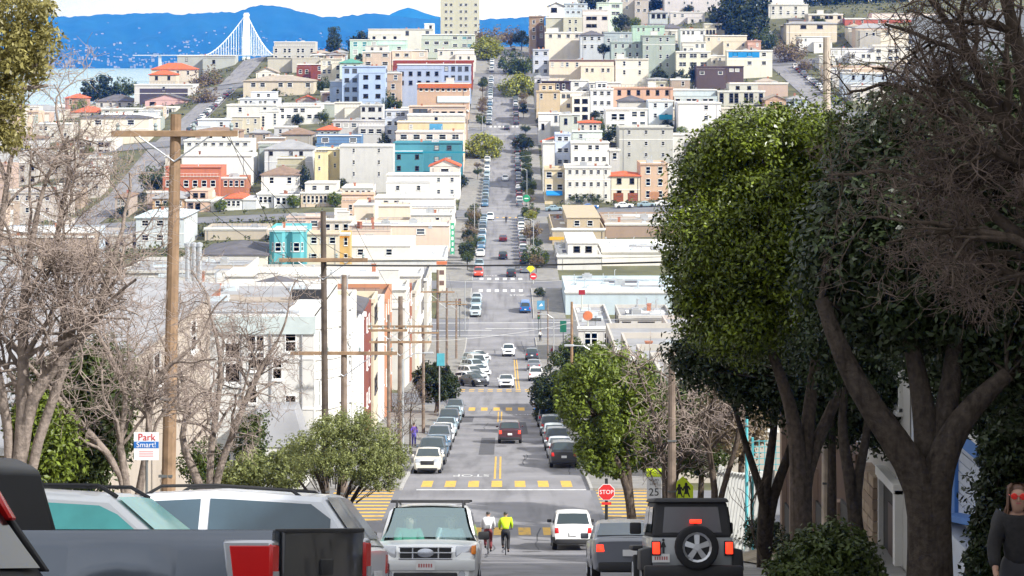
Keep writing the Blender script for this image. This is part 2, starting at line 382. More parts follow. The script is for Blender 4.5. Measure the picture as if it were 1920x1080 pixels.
# ---- the bay, the far shore, the bridge
M_sea = mat('bay_water', (.22, .36, .48), .22, var=.12, scale=.004, spec=.5, bump=.2, bscale=.02)
tag(ob('bay_water', mesh('bay_water', [(-9000, 1500, 0), (9000, 1500, 0), (9000, 11800, 0), (-9000, 11800, 0)], [(0, 1, 2, 3)], M_sea)), kind='structure')
M_hill = mat('forest_haze_blue', (.008, .03, .07), .95, var=.5, scale=.006, spec=.05)  # some of the haze's blue is put into this forest colour
ridge = [(-900,30),(-500,26),(-200,30),(60,32),(100,28),(130,31),(160,30),(200,27),(250,25),(300,25),(350,26),(400,24),(440,22),(470,13),(500,10),(540,15),(570,22),(600,32),(640,32),(660,27),(700,26),(750,31),(800,35),(830,38),(900,36),(930,37),(960,33),(985,32),(1100,30),(1400,24),(1900,30),(2600,34)]
rx = [a for a, b in ridge]; ry = [b for a, b in ridge]
hr = np.random.default_rng(5)
gx = np.arange(-1000, 2700, 5.0); rows = np.concatenate([[0, .02], np.linspace(.06, 1, 26)]); DR = 14000.0; DS = 11500.0
bump = sum(a*np.sin(gx/w+p) for a, w, p in ((1.2, 17, .3), (.8, 9, 2), (.6, 5.3, 1), (.5, 3.1, 4)))
V = []; Fc = []; nx = len(gx)
for t in rows:
    d = DS+(DR-DS)*t
    for i, px in enumerate(gx):
        yr = np.interp(px, rx, ry)+bump[i]*.8+hr.normal(0, .5); zr = H-(yr-HY)*DR/F
        und = .10*math.sin(px/37+t*5)+.08*math.sin(px/19-t*9)+.05*math.sin(px/8+t*21)
        z = zr*(t**.9*(1+und*(1-t)*2.2))
        V.append(((px-CX)*DR/F, d, max(z, -3) if t > 0 else -3))
for j in range(len(rows)-1):
    for i in range(nx-1): k = j*nx+i; Fc.append((k, k+1, k+nx+1, k+nx))
HV = np.array(V).reshape(len(rows), nx, 3)
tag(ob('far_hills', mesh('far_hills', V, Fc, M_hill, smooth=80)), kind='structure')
pk = [(690,36),(725,31),(735,25),(748,19),(765,14),(780,18),(795,24),(815,30),(850,36)]
V = []; Fc = []
for j, (dd, k) in enumerate(((16500, 0), (17200, 1), (17900, 0))):
    for px in range(660, 881, 5):
        y = np.interp(px, [a for a, b in pk], [b for a, b in pk]); V.append(((px-CX)*17200/F, dd, (H-(y-HY)*17200/F)*k))
n = len(range(660, 881, 5))
for j in range(2):
    for i in range(n-1): k = j*n+i; Fc.append((k, k+1, k+n+1, k+n))
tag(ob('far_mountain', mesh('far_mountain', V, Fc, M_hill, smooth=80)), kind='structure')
# the town across the bay: thousands of specks nobody could count
V = []; Fc = []; tr = np.random.default_rng(9)
for q in range(2600):
    t = abs(tr.normal(0, .22)); t = min(t, .85)
    i = tr.integers(100, nx-100); j = min(int(t*(len(rows)-1)), len(rows)-2)
    if tr.random() > .35+.65*(math.sin(i*.11)*math.sin(j*.9+i*.03) > -.1): continue
    p = HV[j, i]*(1-.5)+HV[j+1, i]*.5; s = tr.uniform(3, 8); hh = tr.uniform(3, 9 if t > .1 else 20)
    o = len(V); V += boxv(p[0]-s, p[0]+s, p[1]-s*.6, p[1]+s*.6, p[2]-6, p[2]+hh); Fc += [tuple(a+o for a in f) for f in BOXF[1:]]
tag(ob('far_town', mesh('far_town', V, Fc, mat('far_town_walls', (.24, .22, .24), .8, var=.2, scale=.01, island=.4))), 'pale speckled town spread over the blue hills across the bay', 'town', kind='stuff')
# wooded island below the bridge
V = []; Fc = []
ip = np.arange(400, 560, 4)
for k, dd in ((0, 6500), (.75, 6620), (1, 6750), (.7, 6900), (0, 7000)):
    for px in ip:
        y = np.interp(px, [400, 425, 445, 470, 500, 525, 558], [131, 128, 117, 108, 110, 121, 131])+hr.normal(0, .8); V.append(((px-CX)*6700/F, dd, max(-3, (H-(y-HY)*6700/F)*k-(1-k)*3)))
n = len(ip)
for j in range(4):
    for i in range(n-1): a = j*n+i; Fc.append((a, a+1, a+n+1, a+n))
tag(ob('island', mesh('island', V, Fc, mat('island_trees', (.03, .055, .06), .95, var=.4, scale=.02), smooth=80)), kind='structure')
M_br = mat('bridge_white', (.82, .84, .86), .6, var=.02)
br = thing('suspension_bridge', 'white single-tower suspension bridge with fanned cables before the blue hills', 'bridge', (XX(462, 7500), 7500, 0))
def bp(px, y): return ((px-462)*7500/F, 0, ZZ(y, 7500))
mb = MB(); zt_ = ZZ(24, 7500)
for sx, sy in ((-1, -1), (1, -1), (-1, 1), (1, 1)):
    mb.hull(boxv(sx*7-6, sx*7+6, sy*6-4, sy*6+4, -3, zt_*.6), .5); mb.hull([(sx*7-6, sy*6-4, zt_*.6), (sx*7+6, sy*6-4, zt_*.6), (sx*7+6, sy*6+4, zt_*.6), (sx*7-6, sy*6+4, zt_*.6), (sx*4.5-3.5, sy*4-3, zt_), (sx*4.5+3.5, sy*4-3, zt_), (sx*4.5+3.5, sy*4+3, zt_), (sx*4.5-3.5, sy*4+3, zt_)], .3)
for z in np.linspace(40, zt_-10, 9): mb.box(-11, 11, -3, 3, z, z+5)
mb.build('tower', M_br, br)
mb = MB(); mb.box(bp(250, 0)[0], bp(560, 0)[0], -14, 14, ZZ(104.5, 7500), ZZ(102.8, 7500)); mb.build('deck', mat('bridge_deck', (.45, .47, .5), .7, var=.05), br)
for px in (300, 345, 390, 515): MB().hull(boxv(bp(px, 0)[0]-5, bp(px, 0)[0]+5, -8, 8, -3, ZZ(104, 7500)), .5).build('pier', mat('bridge_deck', 0), br)
for side, (ex, ey) in enumerate(((386, 103), (513, 103))):
    for off in (-11, 11):
        pts = []
        for i in range(17):
            t = i/16; px = 462+(ex-462)*t; y = 25+(ey-25)*(1-(1-t)**1.45); q = bp(px, y); pts.append((q[0], off*t, q[2]))
        MB().tube(pts, 1.5, 5).build('main_cable', M_br, br)
        for i in range(1, 17):
            q = pts[i] if i < 16 else pts[15]; MB().tube([q, (q[0], q[1]+off*.3, ZZ(103.5, 7500))], .55, 4).build('hanger', M_br, br)
# ================================================================== BUILDINGS
M_fr = mat('window_frame_white', (.78, .78, .76), .6, var=.04)
M_frd = mat('window_frame_dark', (.10, .09, .09), .6, var=.04)
M_gl = [mat('window_glass_dark', (.025, .03, .035), .08, var=.1, spec=.7), mat('window_glass_mid', (.07, .085, .10), .1, var=.15, spec=.7), mat('window_blind', (.42, .42, .40), .35, var=.1, spec=.6), mat('window_glass_teal', (.05, .22, .25), .1, var=.15, spec=.7)]
def window_mesh(kind, frame, bars=1):
    mb = MB(); f = .09
    mb.box(-.5, .5, -.05, .06, -.5, -.5+f*.7, 0); mb.box(-.5, .5, -.05, .06, .5-f*.7, .5, 0); mb.box(-.5, -.5+f, -.05, .06, -.5, .5, 0); mb.box(.5-f, .5, -.05, .06, -.5, .5, 0)
    mb.box(-.55, .55, -.12, .06, -.56, -.5, 0)
    if bars: mb.box(-.42, .42, -.03, .06, -.03, .03, 0)
    mb.box(-.42, .42, .0, .03, -.44, .44, 1)
    return mb.me('window', [frame, M_gl[kind]])
WM = {(k, fr): window_mesh(k, M_fr if fr == 0 else M_frd) for k in range(4) for fr in (0, 1)}
RM = {'grey': mat('roof_grey', (.30, .30, .31), .9, var=.2, scale=.4, spec=.15), 'white': mat('roof_white', (.68, .68, .67), .85, var=.12, scale=.3, spec=.15), 'dark': mat('roof_dark', (.12, .115, .125), .9, var=.25, scale=.5, spec=.15),
      'tan': mat('roof_gravel', (.36, .31, .26), .95, var=.2, scale=.6, spec=.1), 'red': mat('roof_red_tile', (.55, .13, .06), .85, var=.25, scale=2, spec=.15), 'brown': mat('roof_brown', (.24, .17, .13), .9, var=.2, scale=.8, spec=.1), 'blue': mat('roof_pale_blue', (.52, .62, .68), .85, var=.1, scale=.4, spec=.2),
      'green': mat('roof_green', (.10, .28, .22), .8, var=.2, scale=1, spec=.2)}
M_met = mat('galvanised_metal', (.5, .52, .54), .45, .6, var=.1, scale=3)
M_brick = mat('chimney_brick', (.36, .15, .09), .9, var=.25, scale=4)
VENT = MB().lathe([(.0, 1.05), (.22, 1.0), (.22, .9), (.12, .85), (.12, -.1)], 8).me('vent', M_met, 40)
SKYL = MB().hull([(-.7, -.5, -.15), (.7, -.5, -.15), (.7, .5, -.15), (-.7, .5, -.15), (-.6, -.42, .35), (.6, -.42, .35), (.6, .42, .35), (-.6, .42, .35)], .03).me('skylight', mat('skylight_pane', (.45, .5, .53), .2, var=.05, spec=.6))
PIPE = MB().tube([(0, 0, -.2), (0, 0, 1.6)], .07, 6).tube([(0, 0, 1.6), (.25, 0, 1.75)], .07, 6).box(-.5, .5, -.4, .4, -.1, .25).me('flue_pipe', M_met)
HVAC = MB().bbox(-.9, .9, -.6, .6, -.1, .9, .04).box(-.5, .5, -.4, .4, .905, 1.1).me('air_handler', mat('air_handler_grey', (.40, .41, .42), .5, .3, var=.1))
CHIM = MB().box(-.28, .28, -.24, .24, -.3, 1.0).box(-.34, .34, -.3, .3, 1.0, 1.1).me('chimney', M_brick)
PENT = MB().box(-1.3, 1.3, -1.2, 1.2, -.3, 2.1).box(-1.4, 1.4, -1.3, 1.3, 2.1, 2.2).me('stair_penthouse', mat('penthouse_stucco', (.6, .58, .54), .85, var=.08))
FOOT = []      # footprints (X0,X1,Y0,Y1)
SKYB = np.full(1920, 1200.0)
def brng(*a): return random.Random(hash(tuple(round(v, 1) for v in a)) & 0xffffffff)
def wins(root, face, c0, c1, fixed, ztop, zbot, cols, rows, ww, wh, rng, frame=0, kinds=(0, 0, 1, 1, 2), name='window'):
    """rows of windows on a wall; face 'f' looks to the camera, 'l'/'r' to -X/+X"""
    if cols <= 0 or rows <= 0: return
    pitch = min(3.1, (ztop-zbot)/max(rows, 1)); jit = rng.choice((0, 0, .16, -.16)); miss = rng.choice((0, 0, .12)); wh = wh*rng.uniform(.85, 1.1); ww = ww*rng.uniform(.85, 1.1)
    for r in range(rows):
        zc = ztop-.55-wh/2-pitch*r
        if zc-wh/2 < zbot+.3: break
        for c in range(cols):
            if cols > 1 and rng.random() < miss: continue
            u = c0+(c1-c0)*(c+.5+(jit if c % 2 else -jit))/cols
            M = {'f': Matrix.Translation((u, fixed, zc)), 'l': Matrix.Translation((fixed, u, zc)) @ Matrix.Rotation(R(-90), 4, 'Z'), 'r': Matrix.Translation((fixed, u, zc)) @ Matrix.Rotation(R(90), 4, 'Z')}[face]
            ob(name, WM[(rng.choice(kinds), frame)], root, mw=M @ Matrix.Diagonal((ww, 1, wh, 1)))
def building(X0, X1, Y0, Y1, zt, colr, fw=(2, 3), sw=(3, 3), roof='flat', rc='grey', label=None, o=None, name='house', group=None, bays=0, wsize=None, awning=None, cornice=True, frame=0, kinds=(0, 0, 1, 1, 2), bare=False, parapet=.55, garage=0, doorc=None, plain=False):
    rng = brng(X0, Y0, zt); W = X1-X0; D = Y1-Y0; cx, cy_ = (X0+X1)/2, (Y0+Y1)/2
    zg = min(T(X0, Y0), T(X1, Y0), T(X0, Y1), T(X1, Y1))-.8; zgf = min(T(X0, Y0), T(X1, Y0))
    if zt-zg < 3.5: zt = zg+3.5
    root = thing(name, label, 'building', (cx, cy_, zg), 0, group)
    wm = wallmat(colr); h = zt-zg; hx, hy = W/2, D/2
    mb = MB()
    mass = 0
    if roof == 'flat' and not plain and not bare and not bays and D > 6.5 and W > 4.5 and h-(zgf-zg) > 5.5 and not awning and not garage: mass = rng.choice((0, 1, 2, 2))
    fy = D*.3; fcut = rng.choice((-1, 1)); fwid = W*rng.uniform(.4, .62); fdrop = rng.uniform(2.0, 3.2) if mass == 1 else rng.uniform(.3, 2.6)
    if mass:
        a0, a1 = (-hx, hx) if mass == 1 else ((-hx, -hx+fwid) if fcut < 0 else (hx-fwid, hx))
        front = MB(); hf_ = h-fdrop; front.box(a0, a1, -hy, -hy+fy, 0, hf_); front.box(a0-.08, a1+.08, -hy-.1, -hy+fy, hf_, hf_+.16)
        fpart = front.build('front_wing', wm if group is None or rng.random() < .6 else wallmat(rng.choice(('#e9e4da', '#d5d2cc', '#c9c2b6', '#f0e6d6', '#b9bdbd'))), root)
        ob('wing_roof', mesh('wing_roof', [(a0+.1, -hy+.1, hf_+.165), (a1-.1, -hy+.1, hf_+.165), (a1-.1, -hy+fy, hf_+.165), (a0+.1, -hy+fy, hf_+.165)], [(0, 1, 2, 3)], RM[rng.choice(('grey', 'dark', 'tan', 'white'))]), fpart)
        if rng.random() < .45:
            rl = MB()
            for k in range(int((a1-a0)/.9)+1): rl.box(a0+.05+k*.9, a0+.09+k*.9, -hy+.05, -hy+.09, hf_+.1, hf_+1.1)
            rl.box(a0+.05, a1-.05, -hy+.04, -hy+.10, hf_+1.05, hf_+1.12); rl.build('railing', RM[rng.choice(('dark', 'white'))], fpart)
        hy0 = hy; hy_c = (fy)/2; root_shift = hy_c
    if roof == 'flat' and mass:
        # main mass stands behind the wing
        t = .22; zr = h-parapet; yb = -hy+fy+.01
        v = boxv(-hx, hx, yb, hy, 0, h)+[(-hx+t, yb+t, h), (hx-t, yb+t, h), (hx-t, hy-t, h), (-hx+t, hy-t, h), (-hx+t, yb+t, zr), (hx-t, yb+t, zr), (hx-t, hy-t, zr), (-hx+t, hy-t, zr)]
        f = [(0,1,5,4),(1,2,6,5),(2,3,7,6),(3,0,4,7)]+[(4+i, 4+(i+1) % 4, 8+(i+1) % 4, 8+i) for i in range(4)]+[(8+i, 8+(i+1) % 4, 12+(i+1) % 4, 12+i) for i in range(4)]
        mb.add(v, f); mb.build('wall', wm, root); zq = zr+.05
        rf = ob('roof', mesh('roof', [(-hx+t, yb+t, zq), (hx-t, yb+t, zq), (hx-t, hy-t, zq), (-hx+t, hy-t, zq)], [(0, 1, 2, 3)], RM[rc]), root)
        for q in range(rng.choice((2, 3, 4))):
            me = rng.choice((VENT, VENT, SKYL, CHIM, HVAC, PIPE)); ob(me.name.split('.')[0], me, rf, loc=(rng.uniform(-hx+1.2, hx-1.2), rng.uniform(yb+1, hy-1), zq))
        if cornice:
            c = MB(); p = .3; c.box(-hx-p*.6, hx+p*.6, yb-p, yb+.02, h-.3, h+.05); c.build('cornice', mat('trim_white', (.76, .75, .72), .8, var=.06, scale=1) if rng.random() < .6 else wm, root)
    elif roof == 'flat':
        t = .22; zr = h-parapet
        v = boxv(-hx, hx, -hy, hy, 0, h)+[(-hx+t, -hy+t, h), (hx-t, -hy+t, h), (hx-t, hy-t, h), (-hx+t, hy-t, h), (-hx+t, -hy+t, zr), (hx-t, -hy+t, zr), (hx-t, hy-t, zr), (-hx+t, hy-t, zr)]
        f = [(0,1,5,4),(1,2,6,5),(2,3,7,6),(3,0,4,7)]+[(4+i, 4+(i+1) % 4, 8+(i+1) % 4, 8+i) for i in range(4)]+[(8+i, 8+(i+1) % 4, 12+(i+1) % 4, 12+i) for i in range(4)]
        mb.add(v, f); mb.build('wall', wm, root)
        zq = zr+.05; rf = ob('roof', mesh('roof', [(-hx+t, -hy+t, zq), (hx-t, -hy+t, zq), (hx-t, hy-t, zq), (-hx+t, hy-t, zq)], [(0, 1, 2, 3)], RM[rc]), root)
        if not bare and W > 4 and D > 5:
            for q in range(rng.choice((2, 3, 4, 5))):
                me = rng.choice((VENT, VENT, PIPE, SKYL, SKYL, CHIM, HVAC if W > 6 else VENT, PENT if D > 8 and W > 6 else VENT))
                ob(me.name.split('.')[0], me, rf, loc=(rng.uniform(-hx+1.6, hx-1.6) if hx > 1.7 else 0, rng.uniform(-hy+1.5, hy-1.5) if hy > 1.6 else 0, zq))
        if cornice:
            c = MB(); p = .32
            c.box(-hx-p*.6, hx+p*.6, -hy-p, -hy+.02, h-.34, h+.05); c.box(-hx-.02, hx+.02, -hy-p*.5, -hy+.02, h-.6, h-.34)
            c.build('cornice', mat('trim_white', (.76, .75, .72), .8, var=.06, scale=1) if rng.random() < .6 else wm, root)
    else:
        mb.add(boxv(-hx, hx, -hy, hy, 0, h), [BOXF[i] for i in (0, 1, 2, 3, 4, 5)]); mb.build('wall', wm, root)
        e = .4; rh = min(W, D)*.5*(.42 if roof != 'low' else .22); r = MB()
        if roof == 'gable':   # ridge runs away from the camera, gable wall to the front
            r.add([(-hx-e, -hy-e, h-.15), (0, -hy-e, h+rh), (0, hy+e, h+rh), (-hx-e, hy+e, h-.15), (hx+e, -hy-e, h-.15), (hx+e, hy+e, h-.15), (-hx-e, -hy-e, h+.1), (0, -hy-e, h+rh+.25), (0, hy+e, h+rh+.25), (-hx-e, hy+e, h+.1), (hx+e, -hy-e, h+.1), (hx+e, hy+e, h+.1)],
                  [(6,7,8,9),(7,10,11,8),(0,3,2,1),(1,2,5,4),(0,1,7,6),(1,4,10,7),(3,9,8,2),(2,8,11,5),(0,6,9,3),(4,5,11,10)])
            MB().prism([(-hx, h-.1), (hx, h-.1), (0, h+rh-.05)], -hy, hy).build('gable', wm, root)
        else:
            a = min(hx, hy)
            if hx >= hy: p, q = (-hx+a, 0, h+rh), (hx-a, 0, h+rh)
            else: p, q = (0, -hy+a, h+rh), (0, hy-a, h+rh)
            b = [(-hx-e, -hy-e, h-.1), (hx+e, -hy-e, h-.1), (hx+e, hy+e, h-.1), (-hx-e, hy+e, h-.1)]; b2 = [(x, y, z+.22) for x, y, z in b]
            v = b+b2+[p, q]
            f = [(0,3,2,1)]+[(i, (i+1) % 4, 4+(i+1) % 4, 4+i) for i in range(4)]
            f += ([(4,5,9,8),(6,7,8,9),(5,6,9),(7,4,8)] if hx >= hy else [(4,5,8),(5,6,9,8),(6,7,9),(7,4,8,9)])
            r.add(v, f)
        rf = r.build('roof', RM[rc], root)
        if rng.random() < .7: ob('chimney', CHIM, rf, loc=(rng.uniform(-hx*.4, hx*.4), 0, h+rh*.55))
    ww, wh = wsize or rng.choice(((1.3, 1.7), (1.0, 1.8), (1.7, 1.4), (1.0, 1.3), (2.2, 1.5), (1.2, 1.6)))
    if rng.random() < .25: frame = 1
    zb = zgf-zg
    bx = []
    if bays:
        for b in range(bays):
            u = -hx+W*(b+.5)/bays; bw = min(1.5, W/bays*.36); bd = .8
            z0, z1 = zb+2.9, h-.75
            if z1-z0 < 2: continue
            q = MB(); q.prism([(u-bw, -hy), (u-bw*.6, -hy-bd), (u+bw*.6, -hy-bd), (u+bw, -hy)], z0, z1, 'z'); q.prism([(u-bw-.12, -hy+.0), (u-bw*.6-.06, -hy-bd-.14), (u+bw*.6+.06, -hy-bd-.14), (u+bw+.12, -hy)], z1, z1+.16, 'z')
            by = q.build('bay', wm, root)
            nst = max(1, int((z1-z0)/2.8))
            for s in range(nst):
                zc = z0+(z1-z0)*(s+.5)/nst+.1; hh = min(1.7, (z1-z0)/nst*.66)
                ob('window', WM[(rng.choice(kinds), frame)], by, mw=Matrix.Translation((u, -hy-bd, zc)) @ Matrix.Diagonal((bw*.95, 1, hh, 1)))
                for sg in (-1, 1):
                    ang = math.atan2(bd, bw*.4); M = Matrix.Translation((u+sg*bw*.8, -hy-bd/2, zc)) @ Matrix.Rotation(sg*ang, 4, 'Z')
                    ob('window', WM[(rng.choice(kinds), frame)], by, mw=M @ Matrix.Diagonal((math.hypot(bd, bw*.4)*.72, 1, hh, 1)))
    elif mass:
        n1 = max(1, round(fw[0]*(a1-a0)/W)) if fw[0] else 0; fr0 = max(1, fw[1])
        wins(root, 'f', a0+.3, a1-.3, -hy, hf_-.1, zb, n1, fr0, min(ww, (a1-a0-.6)/max(n1, 1)*.72), wh, rng, frame, kinds)
        if mass == 1: wins(root, 'f', -hx+.4, hx-.4, -hy+fy, h-.25, h-fdrop, fw[0], 1, min(ww, (W-.8)/max(fw[0], 1)*.72), min(wh, fdrop-.8), rng, frame, kinds)
        else:
            b0_, b1_ = (a1, hx) if fcut < 0 else (-hx, a0); wins(root, 'f', b0_+.3, b1_-.3, -hy+fy, h-.3, zb, max(1, fw[0]-n1) if fw[0] else 0, fr0, min(ww, (b1_-b0_-.6)*.72/max(1, fw[0]-n1)), wh, rng, frame, kinds)
    else:
        wins(root, 'f', -hx+.4, hx-.4, -hy, h-(.3 if roof == 'flat' else 0), zb, fw[0], fw[1], min(ww, (W-.8)/max(fw[0], 1)*.72), wh, rng, frame, kinds)
    if sw[0]:
        wins(root, 'r' if cx < 0 else 'l', -hy+.5+(fy if mass else 0), hy-.5, hx if cx < 0 else -hx, h-.3, zb, sw[0], sw[1], min(ww, (D-1)/sw[0]*.6), wh, rng, frame, kinds)
    for g in range(garage):
        u = -hx+W*(g+.5)/garage; gw = min(2.5, W/garage*.7)
        G = MB(); G.box(u-gw/2, u+gw/2, -hy-.04, -hy+.1, zb-.1, zb+2.2)
        gd = G.build('garage_door', mat('door_'+(doorc or 'cream'), doorc or '#cfc6b8', .6, var=.1), root)
        for k in range(4): MB().box(u-gw/2+.08, u+gw/2-.08, -hy-.075, -hy-.041, zb+.05+k*.53, zb+.52+k*.53).build('door_panel', mat('door_'+(doorc or 'cream'), 0), gd)
    if awning:
        A = MB(); A.prism([(-hy-1.2, zb+2.5), (-hy-.02, zb+3.3), (-hy-.02, zb+2.4), (-hy-1.2, zb+2.2)], -hx*.85, hx*.8, 'x'); A.build('awning', mat('awning_'+awning.strip('#'), awning, .8, var=.08), root)
    if not bare and not mass and W > 5 and rng.random() < .55:      # rainwater pipe and a floor band on the front wall
        u = rng.choice((-1, 1))*(hx-.25-rng.uniform(0, .3)*W*.4); MB().tube([(u, -hy-.06, zb), (u, -hy-.06, h-.4)], .05, 5).build('drainpipe', RM[rng.choice(('grey', 'white', 'dark'))], root)
    if not bare and not bays and not mass and h-zb > 6 and rng.random() < .35:
        zz = h-.3-3.1; MB().box(-hx-.05, hx+.05, -hy-.07, -hy+.02, zz-.1, zz+.08).build('floor_band', mat('trim_white', (.76, .75, .72), .8, var=.06, scale=1), root)
    if not bare and not mass and roof == 'flat' and W > 6 and D > 7 and rng.random() < .4:      # roof terrace railing or set-back attic
        if rng.random() < .5:
            rl = MB()
            for k in range(int(W/1.1)): rl.box(-hx+.5+k*1.1, -hx+.54+k*1.1, -hy+.6, -hy+.64, h-.5, h+.95)
            rl.box(-hx+.5, hx-.5, -hy+.59, -hy+.65, h+.9, h+.96); rl.build('railing', RM['dark'], root)
        else:
            a_, b_ = -hx+W*rng.uniform(.05, .3), hx-W*rng.uniform(.05, .3); at_ = MB(); at_.box(a_, b_, -hy+2.2, hy-.8, h-.5, h+2.0); at_.box(a_-.15, b_+.15, -hy+2.0, hy-.7, h+2.0, h+2.15); at2 = at_.build('attic', wallmat(colr) if rng.random() < .5 else mat('penthouse_stucco', 0), root)
            for k in range(2): ob('window', WM[(rng.choice(kinds), frame)], at2, mw=Matrix.Translation((a_+(b_-a_)*(.3+.4*k), -hy+2.2, h+.9)) @ Matrix.Diagonal((1.3, 1, 1.2, 1)))
    FOOT.append((X0, X1, Y0, Y1))
    x0p, x1p = CX+F*X0/Y0, CX+F*X1/Y0; a, b = max(0, int(x0p)), min(1919, int(x1p))
    if b > a: SKYB[a:b] = np.minimum(SKYB[a:b], HY+F*(H-zt)/Y0)
    return root

